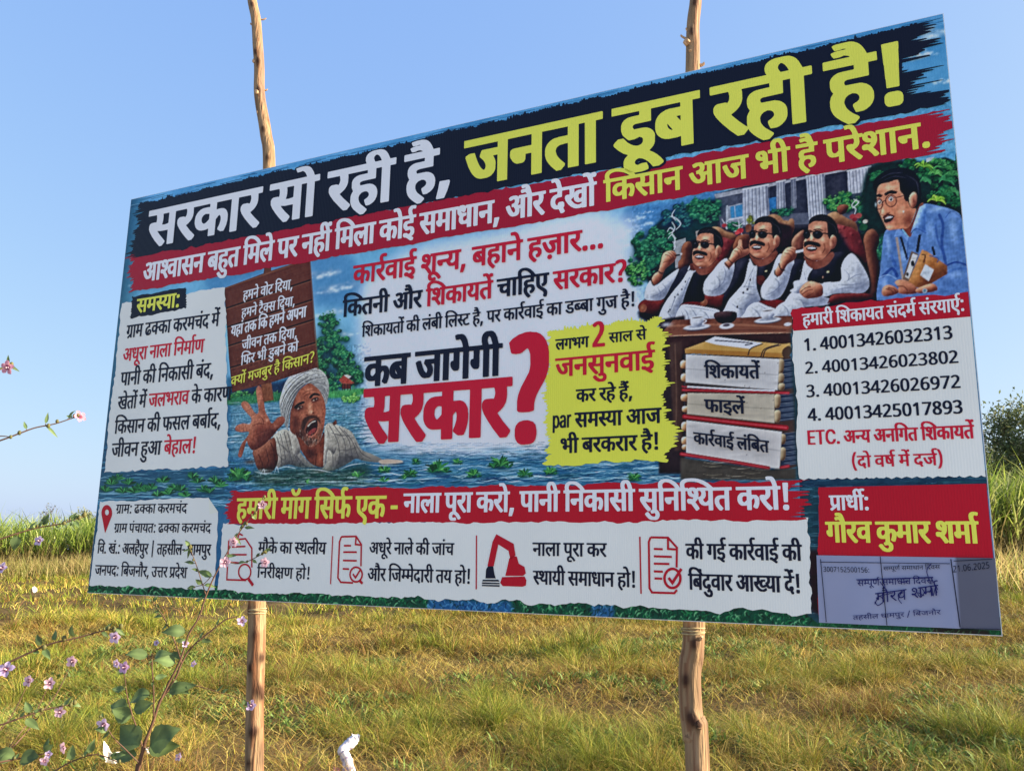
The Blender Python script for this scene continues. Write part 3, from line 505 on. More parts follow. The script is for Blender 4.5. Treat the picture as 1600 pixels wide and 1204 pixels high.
for i in range(16): x, y = rng.uniform(170, 800), rng.uniform(1070, 1190); K("%f,%f %f,%f %f,%f" % (x, y, x+60, y+8, x+130, y+2), 4, [(130, 124, 110), (40, 40, 44), (160, 156, 146)][i % 3], TE, a=.7, taper=.8)
D(1050, 682, 12, 7, (120, 130, 150))
# the drowning farmer
m = S("410,650 470,600 530,595 570,640 620,760 740,890 840,900 860,720 838,600 870,540 960,560 1060,610 1110,690 1150,760 1240,800 1320,842 1300,866 1180,856 1100,836 1050,866 960,915 880,935 760,908 640,908 540,885 470,905 440,905 440,780 420,700", (138, 134, 132), TF, lit=((72, 72, 80), (186, 182, 178)))
for q in ["440,650 470,760 480,890", "470,630 500,760 520,880", "500,610 540,760 580,890", "530,620 580,780 640,900", "880,560 950,700 970,890", "920,560 1000,680 1020,860", "960,570 1040,680 1070,840", "860,600 900,740 910,900", "1000,600 1070,690 1120,820", "1090,700 1150,790 1220,830", "560,700 600,800 680,900", "600,800 640,870 700,905"]: K(q, 5, (70, 70, 82), TF, a=.75, within=m)
for q in ["450,700 520,760 560,850", "430,780 500,850 560,890", "900,620 980,640 1060,640", "940,760 1040,760 1110,730", "960,830 1040,800 1110,790"]: K(q, 11, (92, 90, 96), TF, a=.6, within=m, taper=.7); 
S("905,540 935,510 945,545 915,560", (112, 64, 50), TF, sm=0)
m = S("560,600 650,670 700,725 790,700 835,620 855,760 838,895 760,895 700,850 640,760 590,680", (112, 58, 46), TF)
D(720, 790, 60, 60, (58, 28, 30), TF, a=.8, within=m); D(800, 830, 24, 60, (168, 96, 74), TF, a=.7, within=m); K("770,790 762,890", 6, (70, 34, 30), TF, within=m)
S("545,590 600,640 640,770 585,805 560,700", (156, 152, 150), TF, sm=3, lit=((92, 90, 96), (196, 192, 188))); S("850,590 900,700 940,730 915,800 870,760 845,880 830,890 838,700", (160, 156, 154), TF, sm=3, lit=((92, 90, 96), (200, 196, 192)))
mf = S("550,565 556,450 585,350 625,272 680,222 722,208 772,232 812,290 838,350 850,430 843,500 836,560 822,622 802,682 770,722 722,738 688,718 648,672 600,642 560,612", (148, 84, 66), TF)
for x, y, rx, ry, c, a_ in [(705, 262, 50, 26, (190, 120, 96), .8), (715, 400, 22, 46, (206, 140, 114), .95), (722, 445, 26, 20, (222, 158, 130), .8), (800, 440, 30, 50, (176, 106, 84), .8), (640, 480, 44, 40, (178, 106, 82), .7), (595, 540, 50, 110, (70, 34, 32), .85), (640, 640, 60, 60, (60, 34, 34), .8), (700, 560, 60, 70, (92, 50, 44), .5), (790, 560, 22, 60, (150, 92, 76), .6), (620, 420, 50, 26, (74, 38, 36), .75), (755, 345, 40, 24, (84, 44, 40), .75), (690, 700, 80, 40, (70, 56, 56), .75), (800, 620, 30, 60, (96, 72, 66), .7), (650, 630, 40, 50, (70, 44, 42), .7), (760, 690, 30, 20, (150, 130, 124), .6), (575, 380, 20, 70, (70, 34, 34), .7), (690, 470, 12, 8, (70, 30, 30), .9), (745, 452, 12, 8, (70, 30, 30), .9)]: D(x, y, rx, ry, c, TF, a=a_, within=mf)
S("585,408 615,376 665,356 672,372 630,392 600,418", (34, 22, 26), TF); S("712,322 750,288 792,296 800,312 755,308 725,334", (34, 22, 26), TF)
for x, y, an in [(630, 410, -.45), (758, 342, -.35)]: D(x, y, 34, 20, (66, 32, 32), TF, a=.8); D(x, y, 20, 7, (158, 134, 126), TF, hard=1, ang=an); D(x+2, y-2, 9, 8, (24, 14, 18), TF, hard=1); K("%d,%d %d,%d %d,%d" % (x-28, y+6, x, y-14, x+28, y-12), 5, (30, 18, 22), TF); K("%d,%d %d,%d" % (x-22, y+22, x+26, y+8), 4, (88, 46, 42), TF)
for q in ["650,300 700,270 750,262", "655,325 690,300 720,296", "675,350 668,310", "690,345 700,305", "600,470 630,520 625,580", "810,400 830,460"]: K(q, 5, (96, 48, 42), TF, a=.8, taper=.8)
S("646,560 664,505 706,478 752,474 796,500 806,545 782,520 750,502 715,510 688,545 672,590 655,600", (44, 32, 33), TF, blur=1, a=.82)
S("684,590 715,535 760,508 782,530 778,585 752,628 714,645 690,625", (52, 12, 18), TF); S("698,560 735,527 766,519 763,527 730,541 706,569", (158, 148, 144), TF); S("700,625 735,590 772,582 752,622 716,640", (134, 52, 54), TF); K("692,632 718,652 756,634 782,592", 8, (176, 98, 84), TF)
for i in range(260): x, y = rng.normal(705, 75), rng.normal(675, 42); K([[350+x/5.333, 560+y/5.333], [350+(x+rng.uniform(-5, 5))/5.333, 560+(y+12)/5.333]], .7, [(34, 26, 28), (132, 122, 118), (60, 46, 46)][i % 3], a=.6, within=mf)
m = S("470,430 464,360 488,270 520,190 570,130 640,88 722,70 792,88 842,130 870,190 877,250 870,320 852,385 830,330 800,270 760,232 712,205 660,230 610,290 575,370 552,450 542,520 532,590 505,545 480,485", (158, 160, 166), TF, lit=((90, 92, 102), (206, 206, 208)))
for q in ["480,470 500,360 560,260 650,180 760,130 840,150", "500,520 520,400 580,280 670,200 780,150", "472,400 510,290 590,190 700,110", "520,560 540,440 590,330 660,240 720,205", "500,250 600,150 720,100 800,110", "560,150 660,190 760,240 850,350", "620,110 740,150 830,230 870,320", "700,80 800,150 862,230", "640,240 720,180 850,150", "490,430 530,320 610,220 700,160", "510,500 535,400 600,290", "740,210 800,210 868,250", "770,240 820,280 852,350", "530,540 555,430 600,340", "470,440 490,340 540,250 620,160"]:
    K(q, 5.5, (84, 86, 98), TF, a=.8, taper=.6, within=m); K(pp(q, TF)+[1.1, 1.0], .9, (206, 206, 210), a=.6, taper=.6, within=m)
m = S("245,765 330,720 420,660 442,770 452,850 412,935 340,955 285,925 255,845", (104, 56, 46), TF, lit=((52, 26, 28), (150, 92, 74)))
for q in ["390,700 420,800 410,900", "290,800 320,880 330,940", "350,760 370,850 350,930"]: K(q, 9, (66, 34, 34), TF, a=.6, within=m)
hand = "205,725 190,690 165,770 145,822 120,815 124,780 150,710 196,650 208,612 140,614 100,602 96,575 115,556 162,542 216,546 230,500 190,452 150,402 148,370 175,357 207,376 242,430 266,460 290,442 276,330 270,270 280,236 300,230 320,262 332,340 346,440 372,492 402,540 450,492 490,484 510,506 500,542 452,592 402,652 330,722 245,765"
m = S(hand, (146, 80, 64), TF, sm=5, lit=((78, 38, 38), (196, 128, 106)))
for x, y, rx, ry, c, a_ in [(300, 590, 50, 50, (104, 52, 46), .8), (330, 680, 50, 40, (94, 46, 42), .7), (260, 560, 26, 30, (170, 100, 82), .7), (430, 560, 30, 24, (180, 110, 90), .6), (250, 690, 34, 40, (150, 86, 70), .6), (300, 330, 14, 70, (186, 118, 98), .7), (200, 420, 20, 30, (182, 114, 94), .6), (130, 585, 26, 14, (172, 104, 86), .7), (358, 510, 16, 16, (206, 140, 120), .8)]: D(x, y, rx, ry, c, TF, a=a_, within=m)
for q in ["240,560 290,540 350,550", "260,640 320,610 390,590", "300,480 330,520 320,580", "285,350 325,345", "282,420 340,415", "185,440 225,415", "225,480 255,465", "160,545 165,610", "195,650 215,660", "150,740 180,745", "405,545 420,600", "450,500 470,560", "300,650 310,720"]: K(q, 5, (76, 36, 36), TF, a=.7, taper=.7, within=m)
for x, y in [(296, 244), (165, 372), (112, 585), (132, 806), (494, 500)]: D(x, y, 13, 13, (170, 92, 82), TF, a=.8, within=m)
m = S("1290,856 1340,840 1420,842 1480,850 1490,866 1400,878 1320,880", (176, 158, 150), TF); K("1300,880 1400,884 1500,872", 5, (60, 60, 70), TF, a=.7)
S("250,935 400,950 560,910 760,915 900,940 1040,900 1200,880 1200,1000 1000,1040 400,1060 260,1040", (34, 66, 62), TF, blur=6, a=.85); D(800, 940, 110, 20, (110, 96, 76), TF, a=.6); D(420, 1010, 80, 24, (96, 96, 70), TF, a=.5); D(220, 860, 60, 24, (90, 70, 64), TF, a=.8)
water(400, 590, 732, 760, 190, 8, [(20, 52, 62), (60, 100, 92), (120, 150, 160), (30, 84, 64), (150, 176, 190)], 2, 5)
for q in ["250,940 320,955 400,950", "440,920 520,900 600,915", "640,920 780,925 900,950", "960,925 1060,885 1180,870", "1180,880 1300,890 1460,888", "300,980 330,920 340,960", "420,960 440,900 455,950"]: K(q, 6, (190, 204, 216), TF, a=.7, taper=.8)
for x, y, L, k in [(560, 745, 14, 21), (600, 752, 12, 22), (480, 755, 10, 23), (630, 748, 10, 24)]: sprig(x, y, L, 10, 240+k, (20, 84, 52), (100, 180, 90))
# plank sign held up in the water
S("408,600 424,596 428,625 412,628", (120, 72, 52), sm=0)
m = S("352,468 400,449 484,404 496,590 437,614 362,616 358,560", (74, 40, 36), sm=0) if False else S("350,451 418,425 484,404 488,460 492,520 497,574 430,596 363,613 358,560 354,500", (92, 48, 40), sm=0)
r = np.random.default_rng(77); c0, c1, c2, c3 = pp("350,451 484,404 497,576 363,613")
for i in range(150):
    f = r.random(); a0 = c0+(c3-c0)*f; a1 = c1+(c2-c1)*f; s0 = r.uniform(0, .8); s1 = s0+r.uniform(.1, .4)
    K([a0+(a1-a0)*s0, a0+(a1-a0)*min(s1, 1)], r.uniform(.6, 2), [(122, 70, 54), (64, 32, 30), (108, 60, 48), (52, 26, 26)][i % 4], a=.5, within=m, taper=.8)
for f in (.19, .37, .55, .76): K([c0+(c3-c0)*f, c1+(c2-c1)*f], 1.8, (30, 15, 18), a=.9, within=m); K([c0+(c3-c0)*(f+.013), c1+(c2-c1)*(f+.013)], .9, (128, 80, 62), a=.6, within=m)
K([c0, c1], 2, (120, 76, 58), a=.8); K([c1, c2], 2, (110, 66, 50), a=.7); S("412,428 424,424 424,408 414,410", (96, 58, 46), sm=0)
for wx0, wy0, wx1, wy1, amp in [(990, 250, 1520, 470, 15), (365, 560, 570, 760, 20)]:
    c = cv([[wx0, wy0], [wx1, wy0], [wx0, wy1], [wx1, wy1]]).astype(int); x0_, y0_ = max(c.min(0)[0], 0), max(c.min(0)[1], 0); x1_, y1_ = min(c.max(0)[0], CW), min(c.max(0)[1], CH)
    nz = vnoise(y1_-y0_, x1_-x0_, 3.5, wx0, 2)[..., None]-.5; IMG[y0_:y1_, x0_:x1_] *= 1+nz*amp/60
# --- strip of weeds above the address panel, and the grassy bottom margin
S("158,738 350,735 352,778 150,782", (38, 84, 116), sm=0, blur=1); water(158, 352, 738, 780, 150, 9, [(120, 170, 205), (24, 60, 96), (70, 130, 170)], 2, 6)
for x in range(165, 350, 9): y = 748+rng.uniform(-6, 24); D(x, y, 9, 6, (14, 56, 52), a=.8); sprig(x, y+4, 14, 22, 300+x, (10, 60, 48), (76, 160, 90))
q = pp("139,905 340,915 700,935 1280,962 1565,980"); 
S("136,908 345,915 700,930 1290,955 1600,965 1600,1010 130,930", (16, 70, 58), sm=0)
S("670,935 800,940 800,970 670,960", (30, 84, 140), sm=0, blur=3); S("925,945 960,948 960,980 925,975", (34, 84, 136), sm=0, blur=2)
for i in range(1500):
    x = rng.uniform(132, 1290); y0 = 915+(x-137)*.047; y = y0+rng.uniform(-4, 22)
    b = 670 < x < 800 or 925 < x < 960; L = rng.uniform(4, 14); t_ = rng.uniform(-.9, .9)
    K([[x, y], [x+L*.6*math.sin(t_)-2, y-L*.5], [x+L*math.sin(t_), y-L*math.cos(t_)*.8]], rng.uniform(.8, 2.2), ([(60, 120, 180), (24, 60, 110), (20, 60, 60)] if b else [(12, 52, 46), (20, 96, 66), (34, 124, 70), (10, 40, 40), (90, 160, 110)])[rng.integers(3 if b else 5)], a=.8, taper=.8, sm=3)
S("1270,970 1400,985 1575,985 1575,1010 1270,995", (22, 70, 50), sm=0); S("1460,980 1545,985 1550,1000 1440,992", (38, 34, 32), sm=0, blur=1)
for i in range(160): x = rng.uniform(1275, 1565); y = 975+(x-1275)*.06+rng.uniform(-2, 14); K([[x, y], [x+rng.uniform(-8, 8), y-6]], 2, [(30, 120, 70), (12, 44, 40), (70, 160, 90)][i % 3], a=.7, taper=.8)
# teal band between reference panel and signature, dark torn shade left of the lower right block
S("1250,742 1545,735 1546,764 1250,770", (26, 58, 86), sm=0); water(1250, 1545, 740, 766, 120, 12, [(60, 110, 150), (16, 36, 60), (30, 90, 90)], 2, 5)
S("1250,770 1280,762 1280,975 1262,960", (28, 62, 80), sm=0); water(1246, 1282, 765, 965, 120, 13, [(70, 130, 176), (14, 34, 54), (30, 60, 60), (96, 150, 190)], 2, 4)
S("1262,860 1280,860 1282,960 1268,955", (40, 22, 34), sm=0, blur=2)
S("1236,516 1252,514 1262,748 1246,750", (26, 50, 60), sm=0, blur=2)
IMG += (vnoise(CH, CW, 6, 3, 2)[..., None]-.5)*10
lum = IMG.mean(2, keepdims=True); IMG += .42*(lum-boxblur(lum, 7))+.30*(lum-boxblur(lum, 2))          # crisp, contrasty print
IMG[:] = np.where(IMG < 120, 120-(120-IMG)*1.10, IMG)
np.clip(IMG, 0, 250, out=IMG)

# letter outlines (quadratic, control points carry +5000 in x) and their places: glyph, x, y
GLYPHS = {
0:[[587,551,587,0,506,0,506,266,5477,257,5419,251,380,251,5338,251,5245,266,212,277,5192,264,167,253,5208,201,5319,91,380,42,326,-12,5270,37,5171,137,5095,225,73,256,5051,287,5040,323,40,340,5040,359,5070,393,104,393,5129,393,5166,370,181,350,5202,369,5217,428,217,458,5217,488,5208,536,201,551,0,551,0,622,691,622,691,551],[369,322,5408,322,5472,330,506,339,506,551,281,551,5288,534,5298,488,298,458,5298,416,5279,354,262,333,5314,322]],
1:[[395,42,341,-12,5282,37,5178,137,5098,225,75,256,5053,287,5040,323,40,340,5040,359,5070,393,104,393,5129,393,5166,370,181,349,5220,369,5256,429,256,468,5256,491,5246,536,239,551,0,551,0,622,424,622,424,551,320,551,5336,516,336,458,5336,403,5292,327,5216,274,167,254,5212,202,5331,91]],
2:[[777,551,452,551,452,349,5500,399,569,399,5634,399,5716,316,716,239,5716,193,5686,89,651,39,579,80,5604,112,5636,196,636,237,5636,284,5597,330,562,330,5508,330,452,258,452,0,371,0,371,174,5347,154,5276,118,226,118,5179,118,5096,156,5046,233,46,290,5046,370,5156,464,244,464,5267,464,5324,457,339,454,333,381,5317,385,5268,391,249,391,5191,391,5127,339,127,292,5127,239,5188,188,228,188,5272,188,5341,230,371,260,371,551,0,551,0,622,777,622]],
3:[[170,551,170,0,89,0,89,551,0,551,0,622,273,622,273,551]],
4:[[170,551,170,0,89,0,89,551,0,551,0,622,273,622,273,551],[90,615,5069,694,5028,785,4978,823,-56,823,4922,823,4888,814,-126,809,-150,882,4889,896,-59,896,4995,896,5074,845,5137,722,165,615]],
5:[[321,69,5357,80,5403,116,403,148,5403,186,5345,229,280,229,5211,229,5138,172,138,124,5138,93,5161,35,5232,-36,302,-89,248,-142,5157,-71,5058,53,58,130,5058,168,5089,227,115,248,5096,266,5069,318,69,352,5069,380,5089,420,106,433,5129,450,5188,465,229,465,361,465,361,551,0,551,0,622,546,622,546,551,442,551,442,394,230,394,5199,394,5173,388,164,381,5149,369,149,347,5149,327,5169,296,183,284,5230,300,284,300,5353,300,5440,258,5481,191,481,153,5481,95,5413,19,348,2]],
6:[[-185,615,4798,650,4780,714,-220,748,4780,813,4864,896,-61,896,4999,896,5079,839,5137,718,163,622,273,622,273,551,170,551,170,0,89,0,89,551,0,551,0,622,87,622,5059,726,4998,825,-57,825,4903,825,4861,776,-139,733,4861,699,4881,644,-105,615]],
7:[[-179,615,4794,655,4749,692,4706,703,-320,703,4660,703,4618,691,-402,682,-428,751,4595,761,4645,773,-326,773,4719,773,4789,730,-187,692,-183,694,4797,746,4759,803,4715,827,-316,827,4660,827,4628,819,-386,813,-409,882,4630,896,-318,896,4736,896,4815,845,4878,722,-94,615]],
8:[[46,-129,5061,-70,5088,64,95,116,192,116,199,105,5186,52,5138,-74,113,-129]],
9:[[653,551,653,0,572,0,572,370,435,370,5394,370,378,373,5414,343,5458,263,458,218,5458,172,5417,110,5350,80,310,80,5257,80,5161,141,5073,282,31,401,102,426,5148,292,5248,153,306,153,5338,153,5379,187,379,227,5379,271,5318,349,273,377,302,441,572,441,572,551,0,551,0,622,757,622,757,551]],
10:[[0,622,569,622,569,551,466,551,466,0,385,0,385,298,204,298,204,244,5204,216,5176,188,153,188,5129,188,5075,230,5037,290,37,318,5037,341,5064,369,98,369,385,369,385,551,0,551]],
11:[[481,551,481,0,400,0,400,328,291,328,5230,328,5169,316,150,299,5126,280,126,237,5126,188,5200,97,271,40,217,-12,5171,28,5092,108,5045,194,45,242,5045,277,5072,333,93,351,5122,376,5204,399,272,399,400,399,400,551,0,551,0,622,584,622,584,551]],
12:[[358,222,5329,222,5271,208,248,197,5201,225,5137,301,137,352,5137,380,5157,420,174,433,5197,450,5259,465,308,465,401,465,401,551,0,551,0,622,592,622,592,551,482,551,482,394,298,394,5267,394,5241,388,232,381,5217,369,217,347,5217,323,5245,290,261,277,5307,294,362,294,5436,294,5534,219,534,154,5534,87,5436,0,337,0,5239,0,5084,88,25,158,86,207,5143,139,5262,74,337,74,5453,74,453,152,5453,187,5404,222]],
13:[[-63,-245,4912,-255,4855,-268,-173,-268,4752,-268,4667,-189,-333,-126,4667,-69,4759,11,-162,11,4913,11,5025,-45,5111,-136,145,-189,83,-228,5029,-145,4917,-57,-156,-57,4793,-57,4741,-96,-259,-128,4741,-166,4791,-196,-178,-196,4849,-196,4891,-185,-88,-175]],
14:[[585,551,482,551,482,0,401,0,401,165,5374,147,5297,118,241,118,5185,118,5096,160,5046,235,46,286,5046,372,5167,464,265,464,5279,464,5319,461,5358,457,369,454,363,385,5343,389,5293,395,268,395,5248,395,230,392,365,224,5384,238,401,256,401,551,0,551,0,622,585,622],[127,287,5127,235,5194,184,242,184,5260,184,5293,190,308,195,168,370,5127,342]],
15:[[181,201,156,714,263,714,238,201],[147,54,5147,91,5183,121,209,121,5234,121,5271,91,271,54,5271,18,5234,-14,209,-14,5183,-14,5147,18]],
16:[[470,218,5470,148,5379,80,312,80,5226,80,5092,208,29,356,100,382,5143,276,5243,153,305,153,5343,153,5391,188,391,227,5391,264,5350,322,318,347,5291,342,260,341,255,411,5323,413,5380,457,380,494,5380,530,5333,562,302,562,5265,562,5205,542,171,525,146,594,5172,608,5249,632,298,632,5376,632,5459,554,459,495,5459,417,392,375,5403,365,412,355,5450,350,486,350,5518,350,5568,356,594,363,594,551,521,551,521,622,1038,622,1038,551,934,551,934,0,853,0,853,551,675,551,675,0,594,0,594,290,5570,284,5524,279,498,279,5481,279,455,282,5470,252]],
17:[[122,189,5087,189,5040,224,40,255,5040,284,5076,314,104,314,5122,314,5161,299,191,276,5241,292,5305,378,305,443,5305,499,5246,566,199,566,5168,566,5138,539,138,516,5138,501,5157,466,5214,442,270,440,253,370,5159,376,5066,459,66,517,5066,568,5137,632,204,632,5251,632,5333,589,5384,504,384,440,5384,371,5315,254,254,221,5299,182,5383,87,414,43,350,-1,5299,71,5216,164,179,194,5152,189]],
18:[[571,551,467,551,467,0,387,0,387,165,5361,147,5286,118,233,118,5179,118,5095,160,5046,235,46,286,5046,372,5161,464,255,464,5268,464,5307,461,5344,457,354,454,349,381,5330,385,5282,391,259,391,5197,391,5127,337,127,287,5127,236,5190,188,235,188,5287,188,5362,233,387,260,387,551,0,551,0,622,571,622]],
19:[[284,300,5355,300,5442,260,5481,196,481,160,5481,107,5419,39,360,18,333,85,5365,96,5404,129,404,157,5404,191,5347,229,282,229,5205,229,5138,175,138,135,5138,112,5159,61,5225,3,292,-31,5309,-29,325,-29,5400,-29,5483,-106,483,-169,5483,-230,5390,-308,304,-308,5207,-308,5066,-216,6,-140,67,-97,5106,-145,5176,-207,5255,-236,304,-236,5410,-236,410,-162,5410,-129,5361,-97,330,-97,5303,-97,5260,-108,239,-119,223,-79,5134,-25,5058,77,58,137,5058,172,5088,229,113,249,5095,267,5069,318,69,352,5069,380,5089,420,106,433,5129,450,5188,465,229,465,361,465,361,551,0,551,0,622,546,622,546,551,442,551,442,394,230,394,5199,394,5173,388,164,381,5149,369,149,347,5149,328,5168,297,182,285,5229,300]],
20:[[89,551,0,551,0,622,80,622,5068,644,5053,693,53,724,5053,804,5187,896,302,896,5427,896,5633,825,5798,699,861,615,772,615,5674,718,5449,824,325,824,5233,824,5134,766,134,710,5134,682,5153,639,165,622,273,622,273,551,170,551,170,0,89,0]],
21:[[509,551,509,0,428,0,428,250,207,250,207,213,5207,180,5178,151,159,151,5140,151,5098,176,5062,215,5039,259,39,278,5039,296,5066,321,100,321,126,321,126,551,0,551,0,622,612,622,612,551],[428,551,207,551,207,321,428,321]],
22:[[0,551,0,622,693,622,693,551,589,551,589,0,508,0,508,355,5502,356,494,356,5470,356,5420,332,5374,269,356,208,279,232,5291,278,311,313,5287,331,5239,353,209,353,5169,353,5126,307,126,271,5126,233,5169,164,5251,89,309,40,255,-12,5197,38,5101,129,5045,222,45,275,5045,328,5094,395,5168,426,204,426,5248,426,5321,397,354,370,5412,426,499,426,5504,426,508,426,508,551]],
23:[[-169,615,4810,694,4769,785,4719,823,-315,823,4663,823,4629,814,-385,809,-409,882,4630,896,-318,896,4736,896,4815,845,4878,722,-94,615]],
24:[[479,551,479,0,398,0,398,191,5369,172,5301,146,254,146,5214,146,5149,173,128,194,5103,221,5079,294,79,358,79,551,0,551,0,622,583,622,583,551],[398,551,160,551,160,369,5160,328,5166,280,5179,251,190,240,5213,217,263,217,5303,217,5373,255,398,280]],
25:[[-185,615,4798,650,4780,714,-220,748,4780,813,4864,896,-61,896,4999,896,5079,839,5137,718,163,622,273,622,273,551,170,551,170,0,89,0,89,551,0,551,0,622,87,622,5059,726,4998,825,-57,825,4903,825,4861,776,-139,733,4861,699,4881,644,-105,615],[152,816,5152,840,5185,874,207,874,5230,874,5262,840,262,816,5262,792,5230,758,207,758,5185,758,5152,792]],
26:[[271,222,5242,222,5184,208,161,197,5114,225,5050,301,50,352,5050,380,5070,420,87,433,5110,450,5172,465,221,465,314,465,314,551,0,551,0,622,505,622,505,551,395,551,395,394,211,394,5180,394,5154,388,145,381,5130,369,130,347,5130,323,5158,290,174,277,5220,294,275,294,5349,294,5447,219,447,154,5447,89,5364,14,289,4,5318,-8,5381,-30,415,-40,382,-110,5325,-84,5221,-27,176,1,5117,4,5048,33,48,65,5048,87,5075,116,101,116,5121,116,5164,95,194,70,5208,68,219,68,5289,68,5366,109,366,153,5366,186,5317,222],[293,615,5272,650,5243,726,243,762,5243,829,5332,896,398,896,5430,896,5484,883,504,872,482,806,5465,815,5427,827,405,827,5365,827,5323,782,323,747,5323,714,5350,651,375,615]],
27:[[630,551,526,551,526,0,445,0,445,150,5414,130,5341,103,283,103,5206,103,5111,184,111,251,5111,278,5129,328,148,348,5101,366,5042,437,42,493,5042,553,5124,632,187,632,5240,632,5311,576,311,531,5311,484,271,443,210,482,5221,492,5230,515,230,526,5230,541,5210,568,184,568,5156,568,5116,524,116,489,5116,457,5147,418,5196,400,223,397,5253,405,288,405,5299,405,5326,403,333,402,326,332,5320,333,5303,333,298,333,5248,333,5191,292,191,254,5191,213,5248,173,292,173,5345,173,5419,216,445,245,445,551,383,551,383,622,630,622]],
28:[[470,218,5470,148,5379,80,312,80,5226,80,5092,208,29,356,100,382,5143,276,5243,153,305,153,5343,153,5391,188,391,227,5391,264,5350,322,318,347,5291,342,260,341,255,411,5323,413,5380,457,380,494,5380,530,5333,562,302,562,5265,562,5205,542,171,525,146,594,5172,608,5249,632,298,632,5376,632,5459,554,459,495,5459,417,392,375,5403,365,412,355,5450,350,486,350,5518,350,5568,356,594,363,594,551,521,551,521,622,1038,622,1038,551,934,551,934,0,853,0,853,551,675,551,675,0,594,0,594,290,5570,284,5524,279,498,279,5481,279,455,282,5470,252],[844,615,5817,655,5772,692,5729,703,703,703,5683,703,5641,691,621,682,595,751,5618,761,5668,773,697,773,5742,773,5812,730,836,692,840,694,5820,746,5782,803,5738,827,707,827,5683,827,5651,819,637,813,614,882,5653,896,705,896,5759,896,5838,845,5901,722,929,615]],
29:[[413,-58,5392,-24,5354,46,342,73,5330,71,5302,68,287,68,5245,68,5160,89,5089,136,5046,215,46,272,5046,316,5077,379,102,401,5135,430,5231,456,290,456,295,456,295,551,0,551,0,622,534,622,534,551,376,551,376,385,327,385,5269,385,5198,371,173,355,5151,340,5126,294,126,262,5126,209,5205,140,287,140,5293,140,5305,140,312,141,5306,161,306,176,5306,211,5348,240,373,240,5416,240,5461,191,461,162,5461,130,5432,95,410,86,5422,62,5455,11,480,-24]],
30:[[729,551,729,0,648,0,648,45,5613,26,5530,7,488,7,5380,7,5183,114,85,239,5058,274,5040,319,40,338,5040,359,5070,393,104,393,5129,393,5166,370,181,350,5202,369,5217,428,217,458,5217,484,5210,531,201,551,0,551,0,622,833,622,833,551],[534,232,5569,232,5627,261,648,280,648,551,281,551,5298,514,298,458,5298,376,5228,280,166,253,5236,169,5391,79,490,79,5533,79,5611,99,648,122,648,198,5625,184,5561,164,521,164,5474,164,5399,203,5356,273,356,319,5356,392,5452,473,531,473,5548,473,5602,468,616,463,610,394,5595,398,5558,404,540,404,5492,404,5437,360,437,316,5437,273,5492,232]],
31:[[170,551,170,0,89,0,89,551,0,551,0,622,273,622,273,551],[90,615,5069,694,5028,785,4978,823,-56,823,4922,823,4888,814,-126,809,-150,882,4889,896,-59,896,4995,896,5074,845,5137,722,165,615],[146,821,5146,845,5179,879,201,879,5224,879,5257,845,257,821,5257,797,5224,763,201,763,5179,763,5146,797]],
32:[[89,551,0,551,0,622,80,622,5068,644,5053,693,53,724,5053,806,5205,896,339,896,5495,896,5748,823,5946,697,1019,615,924,615,5804,716,5524,824,366,824,5251,824,5134,768,134,708,5134,682,5153,638,165,622,273,622,273,551,170,551,170,0,89,0]],
33:[[174,632,5211,632,5269,611,291,586,5309,567,5332,499,332,437,332,321,533,321,533,551,402,551,402,622,717,622,717,551,614,551,614,0,533,0,533,250,332,250,332,213,5332,180,5303,151,283,151,5264,151,5222,176,5186,215,5164,259,164,278,5164,296,5191,321,224,321,253,321,253,426,5253,473,5243,523,232,538,5212,568,169,568,5142,568,5114,542,114,521,5114,493,5161,463,218,460,210,389,5135,395,5046,456,46,520,5046,579,5122,632]],
34:[[122,189,5087,189,5040,224,40,255,5040,284,5076,314,104,314,5122,314,5161,299,191,276,5241,292,5305,378,305,443,5305,499,5246,566,199,566,5168,566,5138,539,138,516,5138,501,5157,466,5214,442,270,440,253,370,5159,376,5066,459,66,517,5066,568,5137,632,204,632,5251,632,5333,589,5384,504,384,440,5384,371,5315,254,254,221,5299,182,5383,87,414,43,350,-1,5299,71,5216,164,179,194,5152,189],[591,551,591,0,510,0,510,551,421,551,421,622,695,622,695,551]],
35:[[72,54,5072,91,5108,121,133,121,5159,121,5196,91,196,54,5196,18,5159,-14,133,-14,5108,-14,5072,18]],
36:[[369,322,5400,322,5450,327,478,332,486,260,5461,255,5409,251,380,251,5338,251,5245,266,212,277,5192,264,167,253,5208,201,5319,91,380,42,326,-12,5270,37,5171,137,5095,225,73,256,5051,287,5040,323,40,340,5040,359,5070,393,104,393,5129,393,5166,370,181,350,5202,369,5217,428,217,458,5217,488,5208,536,201,551,0,551,0,622,403,622,403,551,281,551,5288,534,5298,488,298,458,5298,416,5279,354,262,333,5314,322]],
37:[[595,622,595,551,491,551,491,0,410,0,410,179,5382,161,5304,132,253,132,5163,132,5052,253,38,353,5100,366,5160,413,160,457,5160,485,5137,533,123,551,0,551,0,622],[129,301,5149,252,5210,203,259,203,5309,203,5383,245,410,274,410,551,211,551,5240,499,240,445,5240,337]],
38:[[147,414,5121,414,5085,446,85,482,5085,520,5121,550,147,550,5173,550,5209,520,209,482,5209,446,5173,414],[147,-14,5121,-14,5085,18,85,54,5085,92,5121,122,147,122,5173,122,5209,92,209,54,5209,18,5173,-14]],
39:[[172,-24,125,43,393,205,393,551,208,551,208,234,5208,208,5183,178,160,178,5134,178,5079,220,5041,280,41,308,5041,331,5068,359,102,359,127,359,127,551,0,551,0,622,578,622,578,551,474,551,474,0,393,0,393,122]],
